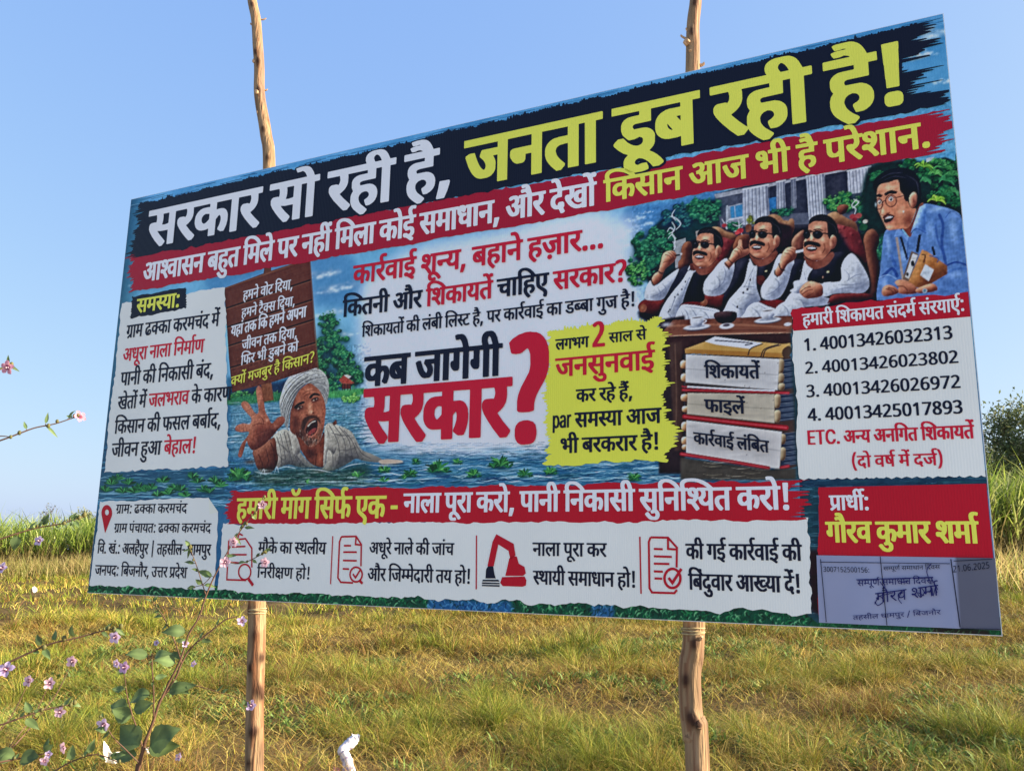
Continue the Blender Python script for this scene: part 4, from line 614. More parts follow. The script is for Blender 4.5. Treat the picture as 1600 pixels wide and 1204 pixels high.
40:[[307,0,5229,0,5112,55,5046,158,46,231,5046,301,5118,396,5236,445,305,446,305,551,0,551,0,622,577,622,577,551,385,551,385,375,346,375,5282,375,5213,358,188,341,5158,322,5126,262,126,221,5126,163,5190,89,248,75,5233,115,233,157,5233,191,5266,251,5331,288,380,288,5429,288,5492,251,5523,191,523,157,5523,87,5408,0],[306,140,5306,103,323,70,5378,71,5448,116,448,157,5448,187,5413,221,385,221,5350,221,5306,178]],
41:[[618,551,452,551,452,334,5474,349,5528,368,567,368,631,368,631,297,580,297,5534,297,5482,277,452,253,452,0,371,0,371,174,5347,154,5276,118,226,118,5179,118,5096,156,5046,233,46,290,5046,370,5156,464,244,464,5267,464,5324,457,339,454,333,381,5317,385,5268,391,249,391,5191,391,5127,339,127,292,5127,239,5188,188,228,188,5272,188,5341,230,371,260,371,551,0,551,0,622,618,622]],
42:[[649,551,545,551,545,0,465,0,465,165,5439,148,5367,118,317,118,5240,118,5141,204,141,275,5141,304,5166,355,185,371,38,369,38,441,331,441,5349,441,5385,440,389,440,382,370,350,370,5292,370,5221,321,221,274,5221,231,5279,188,317,188,5367,188,5438,231,465,260,465,551,0,551,0,622,649,622]],
43:[[-185,772,4815,796,4848,830,-130,830,4893,830,4925,796,-75,772,4925,748,4893,714,-130,714,4848,714,4815,748]],
44:[[-169,615,4810,694,4769,785,4719,823,-315,823,4663,823,4629,814,-385,809,-409,882,4630,896,-318,896,4736,896,4815,845,4878,722,-94,615],[-113,821,4887,845,4920,879,-58,879,4965,879,4998,845,-2,821,4998,797,4965,763,-58,763,4920,763,4887,797]],
45:[[470,218,5470,148,5379,80,312,80,5226,80,5092,208,29,356,100,382,5143,276,5243,153,305,153,5343,153,5391,188,391,227,5391,264,5350,322,318,347,5291,342,260,341,255,411,5323,413,5380,457,380,494,5380,530,5333,562,302,562,5265,562,5205,542,171,525,146,594,5172,608,5249,632,298,632,5376,632,5459,554,459,495,5459,417,392,375,5403,365,412,355,5450,350,486,350,5518,350,5568,356,594,363,594,551,521,551,521,622,779,622,779,551,675,551,675,0,594,0,594,290,5570,284,5524,279,498,279,5481,279,455,282,5470,252]],
46:[[89,551,0,551,0,622,80,622,5068,644,5053,693,53,724,5053,803,5181,896,290,896,5404,896,5594,826,5749,699,809,615,722,615,5631,718,5424,824,311,824,5226,824,5134,765,134,711,5134,683,5153,639,165,622,273,622,273,551,170,551,170,0,89,0]],
47:[[-190,615,4789,650,4760,726,-240,762,4760,829,4849,896,-85,896,4947,896,5001,883,21,872,-1,806,4982,815,4944,827,-78,827,4882,827,4840,782,-160,747,4840,714,4867,651,-108,615]],
48:[[634,551,634,0,553,0,553,551,420,551,420,321,5420,279,5403,221,385,198,5364,173,5298,146,251,146,5158,146,114,205,5097,228,5079,298,79,352,79,551,0,551,0,622,737,622,737,551],[249,217,5301,217,321,249,5332,266,5339,310,339,353,339,551,160,551,160,353,5160,314,5168,268,178,251,5189,235,5222,217]],
49:[[460,551,460,349,5485,373,5543,399,578,399,5643,399,5725,316,725,239,5725,193,5695,89,660,39,588,80,5613,112,5645,196,645,237,5645,284,5605,330,570,330,5517,330,460,257,460,0,379,0,379,193,5355,174,5291,146,248,146,5208,146,5144,175,125,197,5100,226,5079,297,79,354,79,551,0,551,0,622,786,622,786,551],[160,551,160,360,5160,305,5172,257,188,240,5208,217,248,217,5289,217,5353,251,379,278,379,551]],
50:[[519,551,371,551,371,349,316,349,5268,349,5204,333,181,318,5126,280,126,215,5126,167,5170,104,5241,74,283,74,5337,74,5413,99,455,121,482,47,5438,27,5339,0,286,0,5217,0,5108,52,5046,150,46,220,5046,285,5114,374,5225,420,288,420,290,420,290,551,0,551,0,622,519,622]],
51:[[89,551,0,551,0,622,80,622,5068,644,5053,693,53,723,5053,802,5175,896,277,896,5381,896,5556,826,5700,700,756,615,671,615,5501,824,297,824,5220,824,5134,765,134,712,5134,683,5153,639,165,622,273,622,273,551,170,551,170,0,89,0]],
52:[[-248,-12,4806,11,-136,11,4939,11,5022,-66,22,-129,5022,-190,4929,-268,-157,-268,4746,-268,4605,-176,-455,-100,-394,-57,4645,-105,4715,-167,4794,-196,-157,-196,4949,-196,-51,-122,4949,-89,4900,-57,-131,-57,4842,-57,4799,-68,-222,-79]],
53:[[190,202,190,220,5190,258,5204,313,5241,363,273,390,5304,417,5343,459,5361,507,361,541,5361,588,5304,646,250,646,5210,646,5136,621,102,604,71,675,5111,695,5203,724,250,724,5341,724,5446,628,446,542,5446,499,5423,435,5376,381,341,350,5308,321,5272,280,5258,240,258,211,258,202],[167,54,5167,92,5203,122,229,122,5255,122,5291,92,291,54,5291,18,5255,-14,229,-14,5203,-14,5167,18]],
54:[[0,622,373,622,373,551,0,551],[204,298,204,244,5204,216,5176,188,153,188,5129,188,5075,230,5037,290,37,318,5037,341,5064,369,98,369,385,369,385,298]],
55:[[653,551,653,0,572,0,572,370,435,370,5394,370,378,373,5414,343,5458,263,458,218,5458,172,5417,110,5350,80,310,80,5257,80,5161,141,5073,282,31,401,102,426,5148,292,5248,153,306,153,5338,153,5379,187,379,227,5379,271,5318,349,273,377,302,441,572,441,572,551,0,551,0,622,757,622,757,551],[223,-55,5223,-31,5256,3,278,3,5301,3,5333,-31,333,-55,5333,-80,5301,-113,278,-113,5256,-113,5223,-80]],
56:[[89,551,0,551,0,622,80,622,5068,644,5053,693,53,724,5053,804,5193,896,314,896,5449,896,5671,824,5848,698,914,615,823,615,5717,717,5474,824,338,824,5238,824,5134,766,134,709,5134,682,5153,639,165,622,273,622,273,551,170,551,170,0,89,0]],
57:[[568,551,474,551,474,380,5474,329,5459,269,441,246,5404,198,323,192,307,266,5329,270,5360,281,370,292,5382,304,5393,339,393,380,393,551,160,551,160,353,5160,307,5166,249,5186,211,5226,180,260,160,370,98,5433,62,5486,-3,486,-53,5486,-93,5453,-164,439,-184,367,-142,5380,-122,5403,-77,403,-55,5403,-36,5387,-7,5339,28,290,56,203,106,5164,129,5109,178,95,212,5079,248,79,316,79,551,0,551,0,622,568,622]],
58:[[0,622,416,622,416,551,0,551],[439,193,5402,162,5306,118,241,118,5185,118,5096,160,5046,235,46,286,5046,372,5167,464,265,464,5279,464,5319,461,5358,457,369,454,363,385,5343,389,5293,395,268,395,5248,395,230,392,365,225,5375,232,5393,248,401,256],[127,287,5127,235,5194,184,242,184,5260,184,5293,190,308,195,168,370,5127,342]],
59:[[208,551,208,234,5208,208,5183,178,160,178,5134,178,5079,220,5041,280,41,308,5041,331,5068,359,102,359,127,359,127,551,0,551,0,622,578,622,578,551,474,551,474,0,393,0,393,551]],
60:[[47,76,218,262,5267,315,5336,399,5374,481,374,530,5374,587,5310,649,259,649,5213,649,5138,611,104,582,54,640,5093,675,5196,724,260,724,5354,724,5464,622,464,533,5464,478,5420,380,5343,284,293,231,156,85,156,81,492,81,492,0,47,0]],
61:[[-179,615,4794,655,4749,692,4706,703,-320,703,4660,703,4618,691,-402,682,-428,751,4595,761,4645,773,-326,773,4719,773,4789,730,-187,692,-183,694,4797,746,4759,803,4715,827,-316,827,4660,827,4628,819,-386,813,-409,882,4630,896,-318,896,4736,896,4815,845,4878,722,-94,615],[-113,816,4887,840,4920,874,-58,874,4965,874,4998,840,-2,816,4998,792,4965,758,-58,758,4920,758,4887,792]],
62:[[76,-200,76,535,159,535,159,449,168,449,5178,464,5210,507,5271,542,323,542,5390,542,5492,475,5550,351,550,266,5550,181,5493,56,5391,-11,324,-11,5273,-11,5211,23,5178,68,168,83,162,83,162,-200],[311,66,5361,66,5429,120,5463,211,463,267,5463,323,5429,412,5362,465,311,465,5262,465,5195,415,5161,326,161,267,5161,208,5195,117,5263,66]],
63:[[225,-12,5175,-12,5092,26,5043,100,43,152,5043,198,5079,256,5140,289,5214,305,251,310,5299,316,5359,323,5389,339,389,358,389,361,5389,395,5364,441,5314,466,277,466,5238,466,5184,442,5150,406,141,388,58,415,5079,464,5149,519,5233,542,274,542,5301,542,5369,529,5433,490,5475,415,475,353,475,0,390,0,390,73,384,73,5375,54,5335,14,5271,-12],[240,64,5288,64,5354,101,5389,161,389,193,389,267,5383,261,5348,251,5302,244,5260,238,247,237,5216,233,5162,214,5130,178,130,148,5130,120,5158,83,5208,64]],
64:[[76,0,76,535,159,535,159,453,165,453,5179,493,5256,543,303,543,5313,543,5339,542,347,541,347,455,5343,456,5312,459,295,459,5257,459,5196,427,5162,371,162,335,162,0]],
65:[[271,222,5242,222,5184,208,161,197,5114,225,5050,301,50,352,5050,380,5070,420,87,433,5110,450,5172,465,221,465,314,465,314,551,0,551,0,622,505,622,505,551,395,551,395,394,211,394,5180,394,5154,388,145,381,5130,369,130,347,5130,323,5158,290,174,277,5220,294,275,294,5349,294,5447,219,447,154,5447,89,5364,14,289,4,5318,-8,5381,-30,415,-40,382,-110,5325,-84,5221,-27,176,1,5117,4,5048,33,48,65,5048,87,5075,116,101,116,5121,116,5164,95,194,70,5208,68,219,68,5289,68,5366,109,366,153,5366,186,5317,222]],
66:[[261,0,261,446,5261,488,5264,589,265,622,5249,605,5226,584,206,567,134,508,87,568,274,714,347,714,347,0]],
67:[[341,160,11,160,11,238,335,718,427,718,427,241,531,241,531,160,427,160,427,0,341,0],[341,241,341,415,5341,452,5344,533,5347,604,347,626,343,626,5336,607,5310,555,299,538,98,241]],
68:[[275,-10,5160,-10,5048,185,48,358,5048,474,5093,638,5193,725,275,725,5391,725,5504,532,504,358,5504,243,5459,78,5358,-10],[275,66,5350,66,5414,210,414,358,5414,504,5350,649,275,649,5200,649,5138,504,138,358,5138,212,5200,66]],
69:[[229,-10,5176,-10,5081,7,40,29,40,112,5083,90,5181,65,227,65,5317,65,5400,140,400,206,5400,272,5300,332,214,332,149,332,149,406,214,406,5294,406,5378,481,378,541,5378,592,5311,649,256,649,5204,649,5124,616,88,590,43,651,5080,681,5188,724,256,724,5361,724,5469,624,469,547,5469,475,5384,388,315,376,315,373,5401,363,5491,274,491,203,5491,109,5363,-10]],
70:[[288,-10,5223,-10,5117,58,5055,198,55,305,5055,367,5070,487,5110,594,5180,677,5289,724,367,724,5386,724,5435,720,451,715,451,639,5434,645,5391,651,370,651,5304,651,5219,605,5170,526,5148,422,146,364,152,364,5172,399,5244,447,302,447,5394,447,5505,334,505,230,5505,119,5388,-10],[287,65,5346,65,5419,145,419,230,5419,298,5355,377,290,377,5246,377,5180,338,5144,279,144,247,5144,204,5176,120,5240,65]],
71:[[276,-10,5169,-10,5052,93,52,182,5052,255,5133,346,190,374,5142,405,5075,490,75,554,5075,611,5131,687,5223,725,276,725,5331,725,5422,687,5477,611,477,553,5477,488,5404,406,349,378,5387,358,5456,305,5500,234,500,186,5500,126,5443,38,5343,-10],[277,414,5324,436,5390,497,390,550,5390,600,5329,651,275,651,5223,651,5162,600,162,550,5162,495,5227,438],[274,64,5343,64,5413,130,413,185,5413,233,5340,304,263,340,5202,311,5139,235,139,181,5139,129,5204,64]],
72:[[190,-10,5171,-10,5123,-5,106,-1,106,75,5123,69,5166,63,187,63,5253,63,5339,109,5387,188,5409,292,411,350,405,350,5386,315,5313,267,255,267,5163,267,5052,381,52,484,5052,596,5169,724,269,724,5335,724,5440,656,5502,516,502,409,5502,348,5487,227,5447,120,5377,37,5268,-10],[267,337,5311,337,5377,376,5413,436,413,467,5413,511,5381,594,5318,649,270,649,5212,649,5138,569,138,484,5138,416,5203,337]],
73:[[412,633,44,633,44,714,503,714,503,643,232,0,137,0]],
74:[[238,-10,5188,-10,5096,9,64,29,64,113,5086,98,5147,77,5213,66,240,66,5317,66,5404,140,404,219,5404,290,5318,363,236,363,5210,363,5143,354,123,350,79,378,106,714,443,714,443,633,183,633,164,428,5180,432,5235,438,266,438,5331,438,5434,391,5495,298,495,229,5495,117,5363,-10]],
75:[[86,0,86,713,521,713,521,633,177,633,177,400,497,400,497,320,177,320,177,80,525,80,525,0]],
76:[[47,633,47,713,586,713,586,633,362,633,362,0,271,0,271,633]],
77:[[375,-10,5283,-10,5140,79,5058,243,58,356,5058,469,5140,634,5283,723,375,723,5429,723,5525,691,5601,630,5653,544,662,489,571,489,5564,525,5527,581,5474,619,5410,638,375,638,5311,638,5207,573,5147,447,147,356,5147,265,5208,139,5311,75,375,75,5410,75,5474,94,5527,132,5564,188,571,224,662,224,5653,170,5602,84,5525,22,5429,-10]],
78:[[213,-165,5138,-62,5068,199,68,337,5068,477,5137,730,213,832,294,832,5226,726,5153,472,153,336,5153,203,5225,-56,295,-165]],
79:[[593,622,593,551,489,551,489,0,408,0,408,191,5378,174,5304,146,254,146,5214,146,5149,173,128,194,5103,221,5079,294,79,358,79,551,0,551,0,622],[408,551,205,551,408,287],[189,240,5212,217,262,217,5288,217,5338,233,360,245,159,507,159,369,5159,328,5165,280,5178,251]],
80:[[60,-165,5128,-59,5200,197,200,330,5200,464,5129,723,59,832,141,832,5216,729,5286,467,286,329,5286,190,5216,-64,141,-165]],
81:[[45,53,214,153,5160,162,128,194,5103,221,5079,294,79,358,79,551,0,551,0,622,583,622,583,551,479,551,479,0,398,0,398,193,92,-13],[398,551,160,551,160,369,5160,328,5166,280,5179,251,190,240,5213,217,262,217,5301,217,5373,255,398,280]],
82:[[89,551,0,551,0,622,87,622,5059,726,4998,825,-57,825,4903,825,4861,776,-139,733,4861,699,4881,644,-105,615,-185,615,4798,650,4780,714,-220,748,4780,813,4864,896,-61,896,4983,896,5045,865,71,833,5088,864,5154,896,198,896,5230,896,5284,883,304,872,282,806,5265,815,5227,827,205,827,5165,827,5123,782,123,747,5123,746,123,746,5134,720,5153,658,163,622,273,622,273,551,170,551,170,0,89,0]],
83:[[170,551,170,0,89,0,89,551,0,551,0,622,273,622,273,551],[80,615,5053,655,5008,692,4965,703,-61,703,4919,703,4877,691,-143,682,-169,751,4854,761,4904,773,-67,773,4978,773,5048,730,72,692,76,694,5056,746,5018,803,4974,827,-57,827,4919,827,4887,819,-127,813,-150,882,4889,896,-59,896,4995,896,5074,845,5137,722,165,615]],
84:[[170,551,170,0,89,0,89,551,0,551,0,622,273,622,273,551],[298,863,5275,763,5168,680,91,680,5019,680,4911,769,-123,863,-52,887,4974,817,5041,749,94,749,5151,749,5206,822,222,889]],
85:[[49,338,291,338,291,256,49,256]],
86:[[89,551,0,551,0,622,80,622,5068,644,5053,692,53,725,5053,808,5222,896,376,896,5563,896,5862,822,6094,695,1177,615,1076,615,5934,716,5599,824,408,824,5269,824,5134,770,134,705,5134,681,5152,638,164,622,273,622,273,551,170,551,170,0,89,0]],
87:[[553,551,553,0,472,0,472,180,5443,161,5363,132,308,132,5223,132,5104,229,83,322,5178,342,5255,413,255,467,5255,517,5208,568,171,568,5146,568,5114,544,114,521,5114,470,195,461,187,391,5122,400,5046,461,46,519,5046,575,5119,632,172,632,5213,632,5288,597,5336,525,336,469,5336,395,5256,303,182,274,5205,238,5263,203,314,203,5366,203,5440,243,472,275,472,551,390,551,390,622,656,622,656,551]],
88:[[623,551,623,0,542,0,542,325,5511,310,5440,293,390,293,5340,293,5257,313,225,326,5178,297,5128,244,128,208,5128,188,5148,147,5200,120,247,120,5258,120,269,121,5263,139,263,157,5263,189,5303,216,328,216,5369,216,5413,164,413,136,5413,108,5388,76,365,66,5383,43,5421,2,448,-24,390,-65,5363,-34,5314,27,298,53,5286,51,5258,50,245,50,5186,50,5096,91,5046,162,46,205,5046,260,5115,333,164,361,5120,390,5074,461,74,507,5074,560,5155,632,231,632,5293,632,5382,574,382,515,5382,467,5336,401,295,373,5314,368,5357,364,379,364,5425,364,5504,385,542,411,542,551,453,551,453,622,727,622,727,551],[153,502,5153,469,5195,416,228,399,5303,448,303,506,5303,530,5269,566,229,566,5195,566,5153,532]],
89:[[89,551,0,551,0,622,80,622,5068,644,5053,693,53,724,5053,805,5199,896,327,896,5472,896,5709,824,5897,697,966,615,874,615,5761,717,5498,824,352,824,5134,824,134,708,5134,682,5153,638,165,622,273,622,273,551,170,551,170,0,89,0]],
90:[[207,321,428,321,428,250,207,250,207,213,5207,180,5178,151,159,151,5140,151,5098,176,5062,215,5039,259,39,278,5039,296,5066,321,100,321,126,321,126,551,0,551,0,622,364,622,364,551,207,551]],
91:[[296,-12,5335,5,378,9,5367,27,5349,59,342,73,5330,71,5302,68,287,68,5245,68,5160,89,5089,136,5046,215,46,272,5046,316,5077,379,102,401,5135,430,5231,456,290,456,295,456,295,551,0,551,0,622,534,622,534,551,376,551,376,385,327,385,5269,385,5198,371,173,355,5151,340,5126,294,126,262,5126,209,5205,140,287,140,5293,140,5305,140,312,141,5306,161,306,176,5306,211,5348,240,373,240,5416,240,5461,191,461,162,5461,130,5432,95,410,86,5420,68,5443,29,459,5,5510,-7,5566,-78,566,-129,5566,-190,5473,-268,387,-268,5290,-268,5149,-176,89,-100,150,-57,5189,-105,5259,-167,5338,-196,387,-196,5493,-196,493,-122,5493,-89,5444,-57,413,-57,5386,-57,5343,-68,322,-79]],
92:[[700,74,5659,49,5561,7,488,7,5380,7,5183,114,85,239,5057,274,5040,319,40,338,5040,359,5070,393,104,393,5129,393,5166,370,181,350,5202,369,5217,428,217,458,5217,510,201,551,0,551,0,622,663,622,663,551,282,551,5289,533,5298,487,298,458,5298,376,5228,280,166,253,5236,169,5391,79,490,79,5541,79,5629,107,676,140],[673,215,5645,193,5567,164,521,164,5474,164,5399,203,5356,273,356,319,5356,392,5452,473,531,473,5548,473,5602,468,616,463,610,394,5595,398,5558,404,540,404,5492,404,5437,360,437,316,5437,273,5492,232,534,232,5569,232,5627,261,648,280]],
93:[[234,832,306,832,306,-166,234,-166]],
94:[[0,622,563,622,563,551,453,551,5485,512,485,464,5485,374,406,328,5442,296,5499,211,499,152,5499,102,5454,34,5376,0,328,0,5271,0,5168,61,5073,199,29,313,100,338,5128,260,5195,141,5274,74,320,74,5361,74,5414,111,414,160,5414,201,5369,270,329,301,5299,295,264,294,259,364,5333,366,5404,414,404,463,5404,493,5374,538,351,551,0,551]],
95:[[341,-12,5295,28,5217,108,5170,194,170,242,5170,270,5194,315,210,329,38,327,38,399,511,399,511,551,0,551,0,622,696,622,696,551,592,551,592,0,511,0,511,328,395,328,5346,328,5293,316,274,299,5251,279,251,237,5251,188,5325,97,395,40]],
96:[[305,833,387,833,125,-166,42,-166]],
}
LINES = [
('headline',('white',),234,330,387,705,None,0.215,1,622,[[0,0,0,1,676,0,2,1085,0,3,1847,0,1,2106,0,0,2745,0,4,3421,0,1,3910,0,5,4319,0,6,4850,0,5,5339,0,7,5870,0,8,5870,0]]),
('headline',('yellow',),726,221,294,1405,None,0.215,1,622,[[9,0,0,10,742,0,11,1297,0,3,1867,0,12,2356,0,13,2856,0,14,2933,0,1,3734,0,5,4143,0,6,4674,0,5,5163,0,7,5694,0,15,5694,0]]),
('sub',('white',),226,412,441,933,None,0.19,0,622,[[16,0,0,17,1023,0,18,1430,0,3,1986,0,0,2245,0,10,2921,0,14,3706,0,19,4277,0,11,4808,0,20,5608,0,21,5867,0,22,6465,0,23,7143,0,24,7373,0,1,7941,0,10,8580,0,5,9135,0,25,9666,0,20,10155,0,21,10414,0,22,11012,0,3,11690,0,2,12179,0,4,12941,0,26,13200,0,0,13921,0,21,14597,0,3,15195,0,27,15454,0,3,16069,0,10,16328,0,8,16883,0,28,17381,0,1,18404,0,29,19043,0,23,19508,0,30,19563,0,31,20381,0]]),
('sub',('yellow',),943,282,317,1450,None,0.19,0,622,[[32,0,0,2,259,0,0,1021,0,3,1697,0,10,1956,0,16,2741,0,9,3764,0,33,4736,0,6,5439,0,5,5928,0,7,6459,0,24,6689,0,1,7257,0,23,7666,0,34,7666,0,3,8346,0,10,8605,0,35,9160,0]]),
('problem',('yellow',),215,467.5,489.5,282,None,0.2,0,622,[[0,0,0,21,676,0,36,1274,0,37,1663,0,3,2243,0,38,2502,0]]),
('problem',('ink',),199,508.5,528.5,345,None,0.168,0,622,[[39,0,0,3,563,0,21,822,0,40,1650,0,41,2213,0,2,2816,0,3,3578,0,2,4067,0,1,4829,0,21,5238,0,42,5836,0,43,6470,0,29,6470,0,21,7220,0,44,7818,0]]),
('problem',('red',),194,545,565,321,None,0.168,0,622,[[45,0,0,27,764,0,13,1379,0,1,1379,0,3,1788,0,10,2277,0,3,2832,0,22,3091,0,3,3769,0,46,4258,0,10,4517,0,21,5072,0,3,5670,0,47,5929,0,48,5929,0]]),
('problem',('ink',),190,582,603,335,None,0.168,0,622,[[24,0,0,3,568,0,10,827,0,6,1382,0,2,1871,0,6,2633,0,46,3122,0,10,3381,0,2,3936,0,3,4698,0,0,4957,0,6,5633,0,14,6122,0,43,6693,0,29,6693,0,8,7213,0]]),
('problem',('ink', 'red', 'ink'),185.6,619.5,640,364,None,0.168,0,622,[[30,0,0,23,818,0,11,818,0,31,1388,0,21,1877,0,44,2475,0],[9,2705,0,22,3447,0,33,4125,0,1,4828,0,3,5237,0,18,5496,0],[2,6282,0,23,6823,0,2,7274,0,3,8036,0,1,8295,0,48,8704,0]]),
('problem',('ink',),180.6,657,678,346.4,None,0.168,0,622,[[32,0,0,2,259,0,0,1021,0,3,1697,0,10,1956,0,2,2741,0,6,3503,0,49,3992,0,0,4763,0,22,5439,0,14,6347,0,14,6918,0,3,7489,0,47,7748,0,29,7748,0,8,8268,0]]),
('problem',('ink', 'red'),176,692.6,714,307,None,0.168,0,622,[[9,0,0,6,742,0,18,1001,0,10,1557,0,19,2342,0,16,2873,0],[14,4126,0,23,4697,0,5,4697,0,3,5228,0,22,5487,0,15,6165,0]]),
('plank',('white',),380.8,455,470,458.4,436,0.165,0,622,[[5,0,0,21,531,0,10,1129,0,23,1684,0,18,1914,0,4,2470,0,50,2729,0,51,3463,0,29,3722,0,37,4242,0,3,4822,0,8,5081,0]]),
('plank',('white',),378.4,482.7,497,461.8,462.5,0.165,0,622,[[5,0,0,21,531,0,10,1129,0,23,1684,0,50,1914,0,7,2374,0,41,2418,0,0,3021,0,51,3927,0,29,4186,0,37,4706,0,3,5286,0,8,5545,0]]),
('plank',('white',),362,509.7,526,480.4,477.7,0.165,0,622,[[37,0,0,5,580,0,3,1111,0,43,1370,0,11,1600,0,2,2170,0,32,3162,0,2,3421,0,5,4413,0,21,4944,0,10,5542,0,23,6097,0,45,6327,0,24,7091,0,10,7659,0,3,8214,0]]),
('plank',('white',),379,531.7,547,465,511.4,0.165,0,622,[[9,0,0,6,742,0,18,1001,0,10,1557,0,11,2342,0,2,2912,0,51,3904,0,29,4163,0,37,4683,0,3,5263,0,8,5522,0]]),
('plank',('white',),377.4,556,571,467.5,532.7,0.165,0,622,[[32,0,0,49,259,0,1,1030,0,33,1669,0,6,2372,0,12,2861,0,52,3361,0,14,3438,0,10,4009,0,23,4564,0,2,4794,0,4,5556,0]]),
('plank',('yellow',),362,589,603.5,492,550,0.165,0,622,[[41,0,0,37,603,0,31,1183,0,21,1672,0,9,2270,0,14,3012,0,52,3583,0,1,3583,0,5,4222,0,7,4753,0,32,4983,0,2,5242,0,0,6004,0,3,6680,0,10,6939,0,53,7494,0]]),
('question',('red',),552.4,415.6,444.6,942.6,None,0.2,0,622,[[2,0,0,3,762,0,1,1021,0,47,1430,0,18,1430,0,3,1986,0,26,2245,0,34,2966,0,13,3646,0,54,3646,0,37,4004,0,8,4584,0,14,5082,0,5,5653,0,3,6184,0,10,6443,0,23,6998,0,5,7228,0,55,7759,0,3,8501,0,1,8760,0,35,9169,0,35,9437,0,35,9705,0]]),
('question',('ink', 'red', 'ink', 'red'),536,469.8,496,979.4,None,0.2,0,622,[[32,0,0,2,259,0,11,1021,0,10,1591,0,6,2146,0,28,2635,0,1,3658,0],[56,4297,0,34,4556,0,2,5236,0,3,5998,0,37,6257,0,11,6837,0,44,7407,0],[42,7637,0,3,8271,0,51,8530,0,5,8789,0,57,9320,0],[0,10103,0,1,10779,0,2,11188,0,3,11950,0,1,12209,0,53,12618,0]]),
('question',('ink',),566,509.3,527,991.4,None,0.18,0,622,[[56,0,0,34,259,0,2,939,0,3,1701,0,37,1960,0,11,2540,0,31,3110,0,2,3599,0,6,4361,0,22,4850,0,43,5528,0,14,5528,0,6,6099,0,56,6588,0,22,6847,0,36,7525,0,50,7914,0,5,8648,0,7,9179,0,8,9179,0,24,9677,0,1,10245,0,2,10884,0,3,11646,0,1,11905,0,47,12314,0,18,12314,0,3,12870,0,26,13129,0,2,13850,0,3,14612,0,12,15101,0,58,15678,0,14,16079,0,3,16650,0,59,17139,0,52,17702,0,9,17702,0,5,18674,0,7,19205,0,15,19205,0]]),
('question',('ink',),569.8,557.8,605,786,None,0.205,0,622,[[2,0,0,14,762,0,9,1563,0,3,2305,0,59,2564,0,23,3127,0,59,3127,0,6,3690,0]]),
('question',('red',),569,607.4,693,801.5,None,0.22,0,622,[[0,0,0,1,676,0,2,1085,0,3,1847,0,1,2106,0]]),
('question',('red',),796,524,692.6,858.5,None,0.185,0,714,[[53,0,0]]),
('yellow',('ink',),868,530.4,547.3,921,None,0.195,0,622,[[22,0,0,59,678,0,33,1241,0,59,1944,0]]),
('yellow',('red',),925.6,503.5,543,945.3,None,0.18,0,714,[[60,0,0]]),
('yellow',('ink',),951,520,536,1011,None,0.195,0,622,[[0,0,0,3,676,0,22,935,0,0,1843,0,23,2519,0]]),
('yellow',('red',),867.7,560,589.7,1024,None,0.195,0,622,[[9,0,0,10,742,0,0,1297,0,52,1973,0,10,1973,0,18,2528,0,3,3084,0,26,3343,0]]),
('yellow',('ink',),900,608.6,628.6,988,None,0.195,0,622,[[2,0,0,1,762,0,1,1401,0,5,1810,0,23,2341,0,5,2571,0,61,3102,0,8,3102,0]]),
('yellow',('ink',),864,649,669,893,None,0.16,0,540,[[62,0,0,63,600,0,64,1150,0]]),
('yellow',('ink',),898,644.7,668,1034,None,0.195,0,622,[[0,0,0,21,676,0,36,1274,0,37,1663,0,3,2243,0,16,2732,0,9,3755,0]]),
('yellow',('ink',),876,685,708.3,1028.4,None,0.195,0,622,[[33,0,0,6,703,0,14,1192,0,1,1763,0,2,2172,0,1,2934,0,3,3343,0,1,3602,0,5,4241,0,7,4772,0,15,4772,0]]),
('books',('ink',),1100,570.4,591,1188,570.8,0.2,0,622,[[56,0,0,34,259,0,2,939,0,3,1701,0,37,1960,0,11,2540,0,44,3110,0]]),
('books',('ink',),1100,623.6,643.8,1164.6,626.3,0.2,0,622,[[49,0,0,3,771,0,65,1030,0,22,1521,0,44,2199,0]]),
('books',('ink',),1083,674.7,693,1202,688.6,0.2,0,622,[[2,0,0,3,762,0,1,1021,0,47,1430,0,18,1430,0,3,1986,0,26,2245,0,22,2966,0,43,3644,0,46,3644,0,14,3903,0,11,4474,0]]),
('refhead',('white',),1253,491,510,1505,None,0.165,0,622,[[5,0,0,21,531,0,3,1129,0,1,1388,0,6,1797,0,56,2286,0,34,2545,0,2,3225,0,3,3987,0,37,4246,0,11,4826,0,0,5626,0,43,6302,0,29,6302,0,21,6822,0,47,7420,0,0,7650,0,43,8326,0,1,8326,0,37,8735,0,3,9315,0,57,9574,0,47,10139,0,38,10127,0]]),
('ref',('ink',),1256,529,549,1487,None,0.185,0,714,[[66,0,0,35,551,0,67,1049,0,68,1600,0,68,2151,0,66,2702,0,69,3253,0,67,3804,0,60,4355,0,70,4906,0,68,5457,0,69,6008,0,60,6559,0,69,7110,0,66,7661,0,69,8212,0]]),
('ref',('ink',),1257.6,565.5,584.5,1496,None,0.185,0,714,[[60,0,0,35,551,0,67,1049,0,68,1600,0,68,2151,0,66,2702,0,69,3253,0,67,3804,0,60,4355,0,70,4906,0,68,5457,0,60,6008,0,69,6559,0,71,7110,0,68,7661,0,60,8212,0]]),
('ref',('ink',),1259.5,601.4,621,1499.4,None,0.185,0,714,[[69,0,0,35,551,0,67,1049,0,68,1600,0,68,2151,0,66,2702,0,69,3253,0,67,3804,0,60,4355,0,70,4906,0,68,5457,0,60,6008,0,70,6559,0,72,7110,0,73,7661,0,60,8212,0]]),
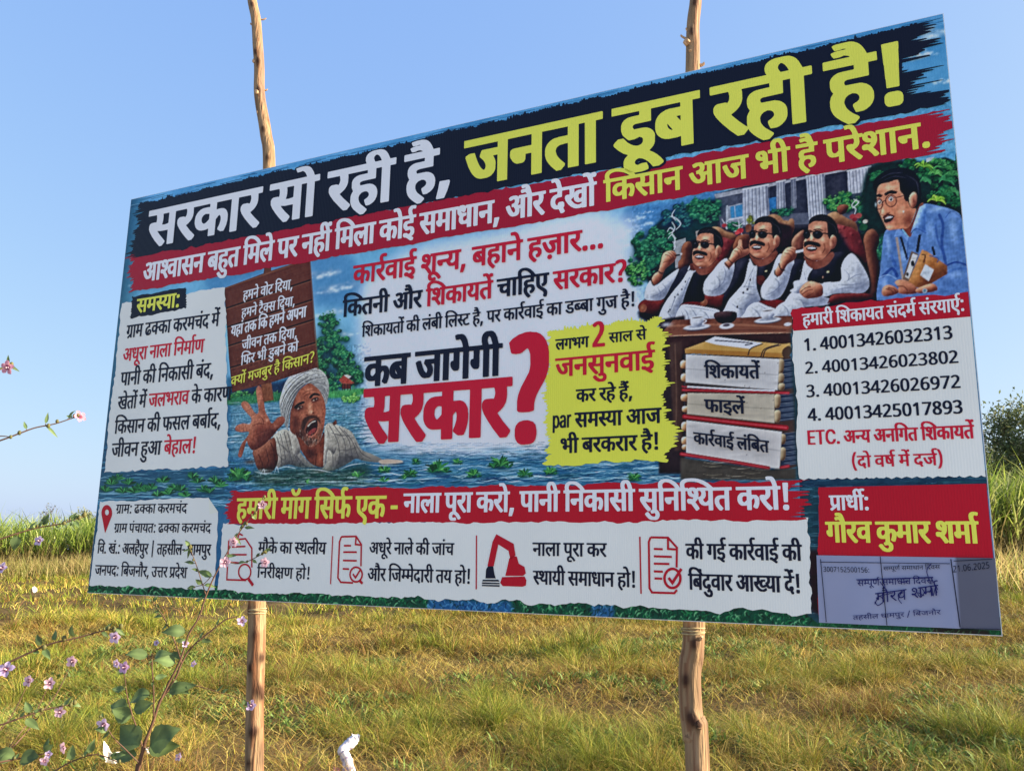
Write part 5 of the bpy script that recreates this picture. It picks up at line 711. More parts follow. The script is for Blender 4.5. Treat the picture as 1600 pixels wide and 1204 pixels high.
('ref',('ink',),1261.4,638,658,1502.8,None,0.185,0,714,[[67,0,0,35,551,0,67,1049,0,68,1600,0,68,2151,0,66,2702,0,69,3253,0,67,3804,0,60,4355,0,74,4906,0,68,5457,0,66,6008,0,73,6559,0,71,7110,0,72,7661,0,69,8212,0]]),
('ref',('red',),1261.4,675,695,1522,None,0.18,0,622,[[75,0,0,76,589,0,77,1222,0,35,1938,0,45,2436,0,54,3200,0,37,3558,0,45,4368,0,10,5132,0,46,5687,0,59,5946,0,11,6509,0,56,7309,0,34,7568,0,2,8248,0,3,9010,0,37,9269,0,11,9849,0,44,10419,0]]),
('ref',('red',),1330.8,712,730.5,1472,None,0.18,0,622,[[78,0,0,29,354,0,4,874,0,18,1363,0,79,1919,0,47,2497,0,21,2727,0,44,3325,0,29,3555,0,9,4075,0,47,4817,0,80,4817,0]]),
('sign',('white',),1294.7,773.6,797,1356.3,None,0.19,0,622,[[81,0,0,3,568,0,27,827,0,82,1442,0,38,1701,0]]),
('sign',('yellow',),1289,814.4,847,1529,None,0.19,0,622,[[59,0,0,83,563,0,1,822,0,18,1231,0,2,2017,0,52,2558,0,21,2779,0,3,3377,0,1,3636,0,34,4275,0,21,4955,0,3,5553,0,47,5812,0]]),
('demand',('yellow',),371,778,810.5,623,None,0.19,0,622,[[5,0,0,21,531,0,3,1129,0,1,1388,0,6,1797,0,21,2286,0,84,2884,0,59,3143,0,56,3936,0,0,4195,0,49,4871,0,47,5420,0,57,5872,0,2,6425,0,85,7417,0]]),
('demand',('white',),631.3,770.5,801,1231.7,None,0.19,0,622,[[10,0,0,3,555,0,22,814,0,3,1492,0,24,1981,0,13,2549,0,1,2549,0,3,2958,0,2,3447,0,1,4209,0,4,4618,0,8,4877,0,24,5375,0,3,5943,0,10,6202,0,6,6757,0,46,7246,0,10,7505,0,2,8060,0,3,8822,0,0,9081,0,6,9757,0,0,10246,0,52,10922,0,46,10922,0,10,11181,0,86,11736,0,17,11995,0,37,12402,0,11,12982,0,2,13782,0,1,14544,0,4,14953,0,15,15212,0]]),
('action',('ink',),404.5,846,864,511,None,0.172,0,622,[[21,0,0,83,598,0,2,857,0,23,1398,0,2,1849,0,3,2611,0,36,3100,0,87,3489,0,22,4131,0,6,4809,0,37,5068,0]]),
('action',('ink',),402.6,885,902,484.6,None,0.172,0,622,[[46,0,0,10,259,0,1,814,0,6,1223,0,88,1482,0,48,2194,0,5,3147,0,4,3678,0,15,3937,0]]),
('action',('ink',),578,846.7,865,710.6,None,0.172,0,622,[[45,0,0,27,764,0,13,1379,0,1,1379,0,23,1788,0,10,2018,0,3,2573,0,22,2832,0,23,3510,0,2,3740,0,6,4502,0,9,4991,0,3,5733,0,43,5992,0,42,5992,0]]),
('action',('ink',),575.3,886.8,906.6,735,None,0.172,0,622,[[28,0,0,1,1023,0,89,1662,0,9,1921,0,90,2663,0,21,3013,0,23,3611,0,29,3611,0,3,4131,0,1,4390,0,6,4799,0,11,5288,0,37,5858,0,5,6668,0,4,7199,0,15,7458,0]]),
('action',('ink',),832.4,847,868,948.6,None,0.172,0,622,[[10,0,0,3,555,0,22,814,0,3,1492,0,24,1981,0,13,2549,0,1,2549,0,3,2958,0,2,3447,0,1,4209,0]]),
('action',('ink',),833,890.7,912.5,992.5,None,0.172,0,622,[[36,0,0,87,389,0,3,1031,0,37,1290,0,6,1870,0,0,2359,0,21,3035,0,3,3633,0,27,3892,0,3,4507,0,10,4766,0,5,5551,0,4,6082,0,15,6341,0]]),
('action',('ink',),1071,848.7,873,1253,None,0.172,0,622,[[2,0,0,6,762,0,59,1251,0,26,1814,0,2,2535,0,3,3297,0,1,3556,0,47,3965,0,18,3965,0,3,4521,0,26,4780,0,2,5501,0,6,6263,0]]),
('action',('ink',),1075,895.6,920.7,1249,None,0.172,0,622,[[46,0,0,14,259,0,43,830,0,91,830,0,18,1350,0,3,1906,0,1,2165,0,16,2804,0,92,3827,0,37,4475,0,3,5055,0,29,5544,0,44,6009,0,15,6064,0]]),
('address',('ink',),182.6,787.7,802,294,None,0.165,0,622,[[39,0,0,3,563,0,21,822,0,38,1420,0,40,1944,0,41,2507,0,2,3110,0,3,3872,0,2,4361,0,1,5123,0,21,5532,0,42,6130,0,43,6764,0,29,6764,0]]),
('address',('ink',),179.6,817.4,831.5,331.3,None,0.165,0,622,[[39,0,0,3,563,0,21,822,0,24,1650,0,43,2218,0,42,2218,0,3,2852,0,37,3111,0,11,3691,0,38,4261,0,40,4785,0,41,5348,0,2,5951,0,3,6713,0,2,7202,0,1,7964,0,21,8373,0,42,8971,0,43,9605,0,29,9605,0]]),
('address',('ink',),153.6,848,864,331.3,None,0.165,0,622,[[46,0,0,18,259,0,35,815,0,30,1313,0,43,2131,0,35,2131,0,38,2399,0,45,2923,0,22,3687,0,5,4365,0,7,4896,0,24,4896,0,52,5464,0,1,5464,0,93,6103,0,11,6873,0,5,7443,0,0,7974,0,6,8650,0,22,8909,0,85,9587,0,27,10157,0,3,10772,0,21,11031,0,24,11629,0,52,12197,0,1,12197,0]]),
('address',('ink',),149.8,882,898,294,None,0.165,0,622,[[9,0,0,10,742,0,24,1297,0,29,1865,0,38,2385,0,46,2909,0,14,3168,0,9,3739,0,10,4481,0,83,5036,0,1,5295,0,8,5704,0,94,6202,0,95,6750,0,1,7431,0,81,8070,0,29,8638,0,23,9103,0,34,9158,0]]),
('slip',('ink',),1286.8,884.6,892.5,1358,None,0.1,0,714,[[69,0,0,68,551,0,68,1102,0,73,1653,0,66,2204,0,74,2755,0,60,3306,0,74,3857,0,68,4408,0,68,4959,0,66,5510,0,74,6061,0,70,6612,0,38,7163,0]]),
('slip',('ink',),1380,884.6,890.7,1468.4,882,0.1,0,622,[[0,0,0,90,676,0,24,1026,0,13,1594,0,48,1594,0,47,2317,0,0,2547,0,21,3223,0,3,3821,0,27,4080,0,3,4695,0,10,4954,0,51,5739,0,29,5998,0,18,6518,0,0,7074,0]]),
('slip',('ink',),1488.6,883.5,893.6,1545,877,0.1,0,714,[[60,0,0,66,551,0,35,1102,0,68,1370,0,70,1921,0,35,2472,0,60,2740,0,68,3291,0,60,3842,0,74,4393,0]]),
('slip',('blue',),1339.5,906,915,1458,901.4,0.14,0,622,[[0,0,0,90,676,0,24,1026,0,13,1594,0,48,1594,0,47,2317,0,0,2547,0,21,3223,0,3,3821,0,27,4080,0,3,4695,0,10,4954,0,51,5739,0,29,5998,0,18,6518,0,0,7074,0]]),
('slip',('blue',),1367.5,926,942,1466,912.6,0.13,0,622,[[59,0,0,83,563,0,1,822,0,18,1231,0,34,2017,0,21,2697,0,3,3295,0,47,3554,0]]),
('slip',('blue',),1332.8,960.9,967.6,1469.6,951.9,0.13,0,622,[[11,0,0,5,570,0,0,1101,0,6,1777,0,22,2036,0,27,2944,0,3,3559,0,21,3818,0,24,4416,0,52,4984,0,1,4984,0,96,5623,0,46,6282,0,14,6541,0,9,7112,0,10,7854,0,83,8409,0,1,8668,0]])]

# ------------------------------------------------------------------ lettering: place the letter outlines, thicken the strokes, trace the result
HF = np.linalg.inv(HINV)
def board_to_px(u, v):
    q = HF @ [u/BW, v/BH, 1]; return q[:2]/q[2]
def outline(g, n=5):
    L = len(g)//2; c = [(g[2*i]-(5000 if g[2*i] > 3500 else 0), g[2*i+1], g[2*i] <= 3500) for i in range(L)]; pts = []
    for i in range(L):
        a, b = c[i], c[(i+1) % L]; pts.append(a)
        if not a[2] and not b[2]: pts.append(((a[0]+b[0])/2, (a[1]+b[1])/2, True))
    k = next(i for i, p in enumerate(pts) if p[2]); pts = pts[k:]+pts[:k]; pts.append(pts[0]); o = []; i = 0
    while i < len(pts)-1:
        p0, p1 = pts[i], pts[i+1]
        if p1[2]: o.append(p0[:2]); i += 1
        else:
            p2 = pts[i+2]; o += [tuple((1-t)**2*p0[k]+2*t*(1-t)*p1[k]+t*t*p2[k] for k in (0, 1)) for t in np.arange(n)/n]; i += 2
    return np.array(o, float)
GL = {k: [outline(c) for c in v] for k, v in GLYPHS.items()}
def winding_mask(cs, w, h):
    W = np.zeros((h, w+2), np.int16)
    for p in cs:
        q = np.roll(p, -1, 0)
        for (x0, y0), (x1, y1) in zip(p, q):
            if y0 == y1: continue
            d = 1
            if y0 > y1: x0, y0, x1, y1 = x1, y1, x0, y0; d = -1
            ya, yb = max(int(math.ceil(y0-.5)), 0), min(int(math.ceil(y1-.5)), h)
            if yb <= ya: continue
            ys = np.arange(ya, yb); xs = x0+(ys+.5-y0)*(x1-x0)/(y1-y0); np.add.at(W, (ys, np.clip(np.ceil(xs-.5).astype(int), 0, w)), d)
    return np.cumsum(W, 1)[:, :w] != 0
def thicken(m, rx, ry, pw=5.0):
    o = m.copy()
    for dy in range(-int(math.ceil(ry)), int(math.ceil(ry))+1):
        t = abs(dy)/max(ry, 1e-6)
        if t > 1: continue
        k = int(round(rx*(1-t**pw)**(1/pw))); c = np.cumsum(np.pad(m, ((0, 0), (k+1, k))).astype(np.int32), 1); d = (c[:, 2*k+1:]-c[:, :-2*k-1]) > 0
        if dy > 0: o[dy:] |= d[:-dy]
        elif dy < 0: o[:dy] |= d[-dy:]
        else: o |= d
    return o
MS = {1: [(3, 0)], 2: [(0, 1)], 3: [(3, 1)], 4: [(1, 2)], 5: [(3, 0), (1, 2)], 6: [(0, 2)], 7: [(3, 2)], 8: [(2, 3)], 9: [(2, 0)], 10: [(0, 1), (2, 3)], 11: [(2, 1)], 12: [(1, 3)], 13: [(1, 0)], 14: [(0, 3)]}
def trace(a):
    a = np.pad(a, 1); b = a > .5; code = b[:-1, :-1]*1+b[:-1, 1:]*2+b[1:, 1:]*4+b[1:, :-1]*8; ys, xs = np.nonzero((code > 0) & (code < 15)); nxt, pt = {}, {}
    A = a.tolist()
    def e(k, x, y):
        if k == 0: p, q = A[y][x], A[y][x+1]; return (0, x, y), (x+(.5-p)/(q-p), y)
        if k == 1: p, q = A[y][x+1], A[y+1][x+1]; return (1, x+1, y), (x+1, y+(.5-p)/(q-p))
        if k == 2: p, q = A[y+1][x], A[y+1][x+1]; return (0, x, y+1), (x+(.5-p)/(q-p), y+1)
        p, q = A[y][x], A[y+1][x]; return (1, x, y), (x, y+(.5-p)/(q-p))
    for x, y in zip(xs.tolist(), ys.tolist()):
        for s, t in MS[int(code[y, x])]: (ks, ps), (kt, pt_) = e(s, x, y), e(t, x, y); nxt[ks] = kt; pt[ks] = ps; pt[kt] = pt_
    res = []
    while nxt:
        k = next(iter(nxt)); Lp = []
        while k in nxt: Lp.append(pt[k]); k = nxt.pop(k)
        res.append(np.array(Lp)-1)
    return res
def reduce_line(p, tol):
    p = np.vstack([p, p[:1]]); n = len(p)-1; keep = {0, n}; i1 = int(np.argmax(((p-p[0])**2).sum(1))); keep.add(i1); st = [(0, i1), (i1, n)]
    while st:
        a, b = st.pop()
        if b-a < 2: continue
        d = p[b]-p[a]; Ld = np.hypot(*d); q = p[a+1:b]-p[a]; ds = np.abs(q[:, 0]*d[1]-q[:, 1]*d[0])/Ld if Ld > 1e-9 else np.hypot(q[:, 0], q[:, 1]); k = int(np.argmax(ds))
        if ds[k] > tol: m = a+1+k; keep.add(m); st += [(a, m), (m, b)]
    return p[sorted(keep)[:-1]]
TEXT = []
for part, cols, x0, yt, yb, x1, ytr, wst, ol, Hn, runs in LINES:
    a = bd([[x0, yt]])[0]; bb = bd([[x0, yb]])[0]
    if ytr is None:
        lo, hi = a[0], BW*1.1
        for _ in range(40):
            md = (lo+hi)/2
            if board_to_px(md, a[1])[0] < x1: lo = md
            else: hi = md
        b = np.array([lo, a[1]])
    else: b = bd([[x1, ytr]])[0]
    Lh = np.hypot(*(b-a)); dx = (b-a)/Lh; hgt = a[1]-bb[1]; asp = Lh/hgt; res = int(np.clip((yb-yt)*1.6, 36, 96)); tol = float(np.clip(.22/(yb-yt), .003, .02))
    allp = np.vstack([GL[r[i]][c]+[r[i+1], r[i+2]] for r in runs for i in range(0, len(r), 3) for c in range(len(GL[r[i]]))])
    gx0, gx1 = allp[:, 0].min(), allp[:, 0].max(); kx = .8
    for _ in range(6): rx = max((wst-.129*kx)/2, .002); kx = (asp-2*rx)/((gx1-gx0)/Hn)
    ry = max((.12+(wst-.13)*.62-.118)/2, 0); ky = 1-2*ry; pad = .9; hp, wp = int((1+2*pad+.4)*res)*3, int((asp+2*pad)*res)*3
    for r, cl in zip(runs, cols):
        for extra, nm in ((0, cl),)+(((.045, 'outline'),) if ol else ()):
            cs = [np.c_[((p[:, 0]+r[i+1]-gx0)/Hn*kx+rx+pad)*res*3, ((p[:, 1]+r[i+2])/Hn*ky+ry+pad)*res*3] for i in range(0, len(r), 3) for p in GL[r[i]]]
            if not cs: continue
            m = thicken(winding_mask(cs, wp, hp), (rx+extra)*res*3, (ry+extra)*res*3, 2.2 if Hn == 714 else 5.0 if yb-yt > 28 else 2.6).reshape(hp//3, 3, wp//3, 3).mean((1, 3)); lo_ = []
            for q in trace(m):
                sa = .5*np.sum(q[:, 0]*np.roll(q[:, 1], -1)-q[:, 1]*np.roll(q[:, 0], -1))
                if abs(sa) < .0012*res*res: continue
                q = reduce_line(q, tol*res)
                if len(q) > 2: lo_.append((q+.5)/res-pad)
            if lo_: TEXT.append((part, nm, (a[0], a[1], dx[0], dx[1], hgt), lo_))

# ------------------------------------------------------------------ the billboard
board = empty("protest_billboard", (B0.x+BU.x*BW/2, B0.y+BU.y*BW/2, 0))
tag(board, "large printed Hindi protest billboard tied to two rough wooden poles in a grassy field", "billboard")
BORG = board.location.copy()
def bpt(uv, n):
    """board metres -> coordinates relative to the billboard's base"""
    uv = np.asarray(uv, float)
    o = np.array(B0-BORG)
    return o+uv[:, :1]*np.array(BU)+uv[:, 1:2]*np.array([0, 0, 1.])+n*np.array(BN)
# sheet: fine grid that carries the printed picture, with real thickness behind
gu, gv = np.meshgrid(np.linspace(0, BW, CW), np.linspace(BH, 0, CH))
V = bpt(np.c_[gu.ravel(), gv.ravel()], 0.0)
warp = (vnoise(CH, CW, 500, 8, 2)-.5).ravel()*.006                     # the sheet is not quite flat
warp -= 0
V0 = V.copy()
idx = np.arange(CW*CH).reshape(CH, CW)
Fq = np.stack([idx[1:, :-1], idx[1:, 1:], idx[:-1, 1:], idx[:-1, :-1]], -1).reshape(-1, 4)
me = mesh_np("banner_sheet", V, Fq)
set_col(me, albedo(IMG).reshape(-1, 3).astype(np.float32))
M_PRINT = printed("printed_picture")
me.materials.append(M_PRINT)
sheet = link("banner_sheet", me, board)
bm = bmesh.new()
def box_uvn(bm, u0, u1, v0, v1, n0, n1):
    vs_ = [bm.verts.new(Vector(bpt([[u, v]], n)[0])) for n in (n0, n1) for u, v in ((u0, v0), (u1, v0), (u1, v1), (u0, v1))]
    for f in ((3, 2, 1, 0), (4, 5, 6, 7), (0, 1, 5, 4), (1, 2, 6, 5), (2, 3, 7, 6), (3, 0, 4, 7)): bm.faces.new([vs_[i] for i in f])
box_uvn(bm, -.002, BW+.002, -.002, BH+.002, -.010, -.0012)
me = bpy.data.meshes.new("backing_board"); bm.to_mesh(me); bm.free()
me.materials.append(mat("white_fluted_plastic", (.74, .75, .76), .5, noise=(6, .06, 3))); link("backing_board", me, board)
bm = bmesh.new()
for v in (.06, BH/2, BH-.06): box_uvn(bm, .03, BW-.03, v-.02, v+.02, -.032, -.0105)
me = bpy.data.meshes.new("rear_batten"); bm.to_mesh(me); bm.free(); me.materials.append(mat("batten_wood", (.30, .20, .12), .8, noise=(20, .3, 4))); link("rear_batten", me, board)

INK = {'white': (206, 215, 236), 'yellow': (210, 217, 88), 'red': (176, 18, 50), 'ink': (12, 17, 42), 'outline': (10, 15, 38), 'blue': (20, 24, 90), 'navy': (13, 17, 38),
       'band_red': (148, 17, 46), 'cream': (207, 214, 222), 'lemon': (204, 213, 78), 'slip': (122, 130, 166), 'bright_red': (162, 13, 38)}
PM = {k: printed("print_"+k, tuple(float(z) for z in albedo(c))) for k, c in INK.items()}
def curve_mesh(name, loops, place, m):
    """closed outlines (holes by nesting) -> one flat filled mesh"""
    cu = bpy.data.curves.new(name, 'CURVE'); cu.dimensions = '2D'; cu.fill_mode = 'BOTH'
    for l in loops:
        sp = cu.splines.new('POLY'); sp.points.add(len(l)-1)
        c = np.zeros((len(l), 4), np.float32); c[:, :2] = l; c[:, 3] = 1; sp.points.foreach_set('co', c.ravel()); sp.use_cyclic_u = True
    o = bpy.data.objects.new(name, cu); me = bpy.data.meshes.new_from_object(o)
    bpy.data.objects.remove(o); bpy.data.curves.remove(cu)
    n = len(me.vertices); a = np.empty(n*3, np.float32); me.vertices.foreach_get('co', a); a = a.reshape(-1, 3)
    me.vertices.foreach_set('co', place(a[:, :2]).astype(np.float32).ravel())
    nrm = me.polygons[0].normal if len(me.polygons) else None
    me.update()
    if len(me.polygons) and me.polygons[0].normal.dot(BN) < 0: me.flip_normals()
    me.name = name; me.materials.append(m); return me
def merge(meshes, name):
    bm = bmesh.new(); mats = []
    for me in meshes:
        k = len(bm.faces)
        for m in me.materials:
            if m not in mats: mats.append(m)
        bm.from_mesh(me); bm.faces.ensure_lookup_table()
        for f in bm.faces[k:]: f.material_index = mats.index(me.materials[0])
    out_ = bpy.data.meshes.new(name); bm.to_mesh(out_); bm.free()
    for m in mats: out_.materials.append(m)
    for me in meshes: bpy.data.meshes.remove(me)
    return out_
# ---- panels: quads with torn, scalloped or brushed edges
def edge(p, q, kind, seed, amp):
    r = np.random.default_rng(seed); d = q-p; L = np.hypot(*d); d = d/L; nrm = np.array([d[1], -d[0]])   # outward for counter-clockwise order
    out_ = []
    if kind == 'torn':
        n = max(int(L/.012), 2); off = 0
        for i in range(n):
            off = .6*off+r.normal(0, .5)*amp; out_.append(p+d*L*i/n+nrm*off*(0 if i == 0 else 1))
    elif kind == 'scallop':
        n = max(int(L/.022), 2)
        for i in range(n):
            for k, h in enumerate((0, .7, 1, .75)): out_.append(p+d*L*(i+k/4)/n+nrm*amp*h*r.uniform(.4, 1.1))
    elif kind == 'brush':           # bristle streaks
        s = 0; base = 0
        while s < L:
            w = r.uniform(.004, .012); base = .7*base+r.normal(0, .35)*amp; t = base+abs(r.normal(0, .6))*amp*(1 if r.random() < .6 else .2)
            out_ += [p+d*s+nrm*(base-.2*amp), p+d*min(s+w*.35, L)+nrm*t, p+d*min(s+w*.7, L)+nrm*(t*.85)]; s += w
    else: out_ = [p]
    return out_
def panel(name, quad, kinds, amp, color, n, seed, parent=board, scr=()):
    """quad in drawing coordinates TL TR BR BL; kinds for left, bottom, right, top"""
    q = bd(pp(quad)); TL, TR, BR, BL = q
    pts = []
    for k, (a, b, kd) in enumerate(((TL, BL, kinds[0]), (BL, BR, kinds[1]), (BR, TR, kinds[2]), (TR, TL, kinds[3]))): pts += edge(a, b, kd, seed*7+k, amp[k])
    pts = np.array(pts); pts[:, 0] = np.clip(pts[:, 0], .002, BW-.002); pts[:, 1] = np.clip(pts[:, 1], .002, BH-.002)
    me = curve_mesh(name, [pts], lambda a: bpt(a, n), PM[color] if isinstance(color, str) else color)
    return link(name, me, parent)
L1, L2, L3 = .0010, .0016, .0022
PN = {}
PN['sub'] = panel("red_subtitle_band", "207,398 1466,174 1474,238 206,456", ('brush', 'torn', 'brush', 'torn'), (.03, .003, .05, .004), 'band_red', L1, 3)
PN['headline'] = panel("dark_headline_band", "218,319 1434,37 1446,170 211,403", ('brush', 'torn', 'brush', 'brush'), (.03, .004, .06, .006), 'navy', L1+.0003, 4)
PN['problem'] = panel("problem_panel", "191,474 352,449 357,728 163,738", ('torn', 'torn', 'torn', 'torn'), (.005, .006, .005, .004), 'cream', L1, 5)
panel("problem_heading_band", "206,463 291,449 291,482 204,498", ('brush', 'torn', 'brush', 'torn'), (.008, .004, .008, .004), 'navy', L1+.0003, 6, PN['problem'])
PN['yellow'] = panel("yellow_notice_patch", "858,518 1034,495 1046,722 854,727", ('brush', 'torn', 'brush', 'brush'), (.014, .006, .016, .008), 'lemon', L1, 7)
PN['ref'] = panel("reference_panel", "1239,514 1524,492 1550,742 1249,747", ('torn', 'scallop', '', 'torn'), (.003, .005, 0, .002), 'cream', L1, 8)
PN['refhead'] = panel("reference_heading_band", "1238,483 1520,455 1524,494 1240,517", ('torn', '', 'torn', 'torn'), (.004, 0, .004, .004), 'bright_red', L1+.0003, 9)
PN['demand'] = panel("red_demand_band", "357,767 1246,750 1250,813 355,818", ('brush', 'torn', 'brush', 'torn'), (.03, .004, .05, .004), 'bright_red', L1+.0003, 10)
PN['action'] = panel("action_panel", "349,817 1263,808 1268,958 340,921", ('torn', 'torn', 'torn', 'torn'), (.004, .006, .006, .004), 'cream', L1, 11)
PN['sign'] = panel("red_name_panel", "1279,761 1552,755 1572,975 1279,960", ('torn', '', '', ''), (.003, 0, 0, 0), 'bright_red', L1, 13)
# address panel with its turned-down corner
q = bd(pp("157,783 326,777 341,799 336,921 140,914")); pts = []
for k, (a, b, kd, am) in enumerate(((q[0], q[4], 'torn', .003), (q[4], q[3], 'torn', .005), (q[3], q[2], 'torn', .003), (q[2], q[1], '', 0), (q[1], q[0], 'torn', .003))): pts += edge(a, b, kd, 140+k, am)
PN['address'] = link("address_panel", curve_mesh("address_panel", [np.array(pts)], lambda a: bpt(a, L1), PM['cream']), board)
fold = curve_mesh("folded_corner", [bd(pp("326,777 341,799 328,803"))], lambda a: bpt(a, L1+.0004), printed("print_fold", tuple(float(z) for z in albedo((226, 226, 214)))))
link("folded_corner", fold, PN['address'])
# the photocopied slip: creased paper, stuck on, its right strip darker
ns_u, ns_v = 60, 24
c4 = bd(pp("1276,867 1554.5,871.5 1563.2,984 1280,972"))
V, Fs = [], []
for j in range(ns_v+1):
    for i in range(ns_u+1):
        a, b = i/ns_u, j/ns_v; p = (c4[0]*(1-a)+c4[1]*a)*(1-b)+(c4[3]*(1-a)+c4[2]*a)*b
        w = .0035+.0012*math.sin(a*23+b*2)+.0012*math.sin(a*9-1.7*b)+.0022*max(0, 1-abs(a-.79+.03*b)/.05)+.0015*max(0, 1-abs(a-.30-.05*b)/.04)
        V.append(bpt([p], w)[0])
for j in range(ns_v):
    for i in range(ns_u): k = j*(ns_u+1)+i; Fs.append((k+ns_u+1, k+ns_u+2, k+1, k))
me = mesh_np("paper_slip", np.array(V), np.array(Fs), True)
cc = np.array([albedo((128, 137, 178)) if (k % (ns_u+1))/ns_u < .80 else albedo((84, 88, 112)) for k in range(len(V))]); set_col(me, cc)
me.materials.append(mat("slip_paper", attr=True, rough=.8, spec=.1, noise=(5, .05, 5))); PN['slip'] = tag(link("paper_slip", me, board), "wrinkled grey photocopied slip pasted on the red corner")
SL = .0075
# ---- lettering
PN['plank'] = board; PN['question'] = board; PN['books'] = board
for part, colr, (u0, v0, dx, dy, h), loops in TEXT:
    n = {'outline': L3-.0005}.get(colr, L3)
    if part == 'slip': n = SL
    def place(a, u0=u0, v0=v0, dx=dx, dy=dy, h=h, n=n, big=part == 'headline'):
        yy_ = a[:, 1]
        if big: yy_ = np.where(yy_ > 1, 1+(yy_-1)*.66, np.where(yy_ < 0, yy_*.84, yy_))      # short signs above and below the head-stroke
        x, y = a[:, 0]*h, (yy_-1)*h
        sh = np.c_[u0+x*dx, v0+x*dy+y]
        return bpt(sh, n)
    link('lettering' if colr != 'outline' else 'lettering_outline', curve_mesh("lettering", loops, place, PM[colr]), PN[part])
# ---- icons and ruled lines
def ribbon(pts, w, closed=False):
    p = np.asarray(pts, float); n = len(p); a, b = [], []
    for i in range(n):
        d0 = p[i]-p[i-1] if (i or closed) else p[1]-p[0]; d1 = p[(i+1) % n]-p[i] if (i < n-1 or closed) else d0
        d0 = d0/np.hypot(*d0); d1 = d1/np.hypot(*d1); t = d0+d1; t = t/max(np.hypot(*t), 1e-6); nn = np.array([-t[1], t[0]]); c = max(nn@np.array([-d0[1], d0[0]]), .5)
        a.append(p[i]+nn*w/2/c); b.append(p[i]-nn*w/2/c)
    m = n if closed else n-1
    return np.array(a+b), [(i, (i+1) % n, n+(i+1) % n, n+i) for i in range(m)]
def lines(name, items, color, n, parent):
    """items: (points in drawing coordinates, width in metres, closed)"""
    V, Fc = [], []; off = 0
    for k, (s, w, cl) in enumerate(items):
        q = bd(pp(s)) if isinstance(s, str) else bd(s)
        v, f = ribbon(q, w, cl); V.append(bpt(v, n+.00004*k)); Fc += [tuple(i+off for i in g_) for g_ in f]; off += len(v)
    me = mesh_np(name, np.vstack(V), np.array(Fc)); me.materials.append(PM[color])
    if me.polygons[0].normal.dot(BN) < 0: me.flip_normals()
    return link(name, me, parent)
def arc(cx, cy, rx, ry, a0, a1, n=22): return np.array([[cx+rx*math.cos(a), cy+ry*math.sin(a)] for a in np.linspace(a0, a1, n)])
AC = PN['action']
def doc(x, y, w, h, sk): return ("%f,%f %f,%f %f,%f %f,%f %f,%f %f,%f %f,%f %f,%f" % (x+3, y, x+w*.68, y+sk, x+w, y+h*.2+sk, x+w, y+h*.62, x+w, y+h*.63, x+w*.99, y+h*.64, x+w*.99, y+h*.65, x+w*.98, y+h*.66))
W1 = .0058
i1 = [("358,844 384,841 394,856 394,886", W1, False), ("358,844 355,905 385,906", W1, False), ("363,854 384,853", W1, False), ("362,866 386,866", W1, False), ("361,878 376,879", W1, False), (arc(383, 893, 9.5, 12, 0, 6.0), W1, True), ("389,904 396,914", W1*1.9, False), ("372,841 374,833 380,836", W1, False)]
i2 = [("534,838 557,837.5 565,850 564.5,884", W1, False), ("534,838 531,846 528.5,902 533,909 552,910", W1, False), ("557,838 556,850 565,851", W1, False), ("538,852 549,852", W1, False), ("537,862 558,862", W1, False), ("536.5,875 558,875.5", W1, False), ("536,888 546,888.5", W1, False), (arc(557, 897, 9.5, 11.5, 0, 6.0), W1, True), ("552,896 556,902 564,889", W1, False), ("562,906 567,911", W1*1.5, False)]
i4 = [("1017,839 1044,839.5 1058,855 1057.5,886", W1, False), ("1017,839 1014,846 1015,918 1019,925 1054,926 1058,921", W1, False), ("1044,840 1044,857 1058,858", W1, False), ("1022,857 1036,857.5", W1, False), ("1022,868.5 1050,869.5", W1, False), ("1022,880 1046,880.5", W1, False), ("1022,892 1036,892.5", W1, False), ("1023,903 1035,903.5", W1, False), (arc(1051, 903, 12.5, 15, 0, 6.0), W1*1.2, True), ("1045,902 1051,910 1065,888", W1*1.3, False)]
lines("inspection_icon", i1, 'bright_red', L3, AC); lines("checked_document_icon", i2, 'bright_red', L3, AC); lines("tick_document_icon", i4, 'bright_red', L3, AC)
for a_ in ("520.5,837 517,912", "745,836 744.5,920", "1000,838 1002,927"): lines("divider_line", [(a_, .0042, False)], 'bright_red', L3, AC)
ex = ["770,846 776,834 803,849 806,867 798,874 795,860 779,850 772,884 762,884", "796,872 803,868 808,869 811,880 820,885 822,895 818,899 790,899 793,886", "785,901 820,900 823,906 822,914 817,916 786,915 782,910"]
link("excavator_icon", merge([curve_mesh("excavator", [bd(pp(s)) for s in ex], lambda a: bpt(a, L3), PM['bright_red']), curve_mesh("bucket", [bd(pp("760,889 763,884 771,884 773,896 775,903 759,903")), bd(pp("755,905 779,905 781,908 754,907.6")), bd(pp("754,909 781,910 781,912 753.5,911.6")), bd(pp("753.5,913 781,913.5 781,916 753.5,915"))], lambda a: bpt(a, L3), PM['ink'])], "excavator_icon"), AC)
pin = np.vstack([arc(167.5, 801, 8.3, 12.5, math.pi*.86, math.pi*2.14, 18), [[164.8, 832.5]]])
link("location_pin", curve_mesh("location_pin", [bd(pin), bd(arc(167.7, 800, 3.2, 4.6, 0, 6.0, 12))], lambda a: bpt(a, L3), PM['bright_red']), PN['address'])
SLP = PN['slip']
lines("slip_ruling", [("1282,877.5 1484,880", .0016, False), ("1490,876 1550,873", .0016, False), ("1282.5,873 1291.5,971", .0018, False), ("1375.5,869 1386,976", .0018, False), ("1485.5,873 1500,979", .0022, False), ("1500,981 1563,982", .0016, False)], 'ink', SL, SLP)
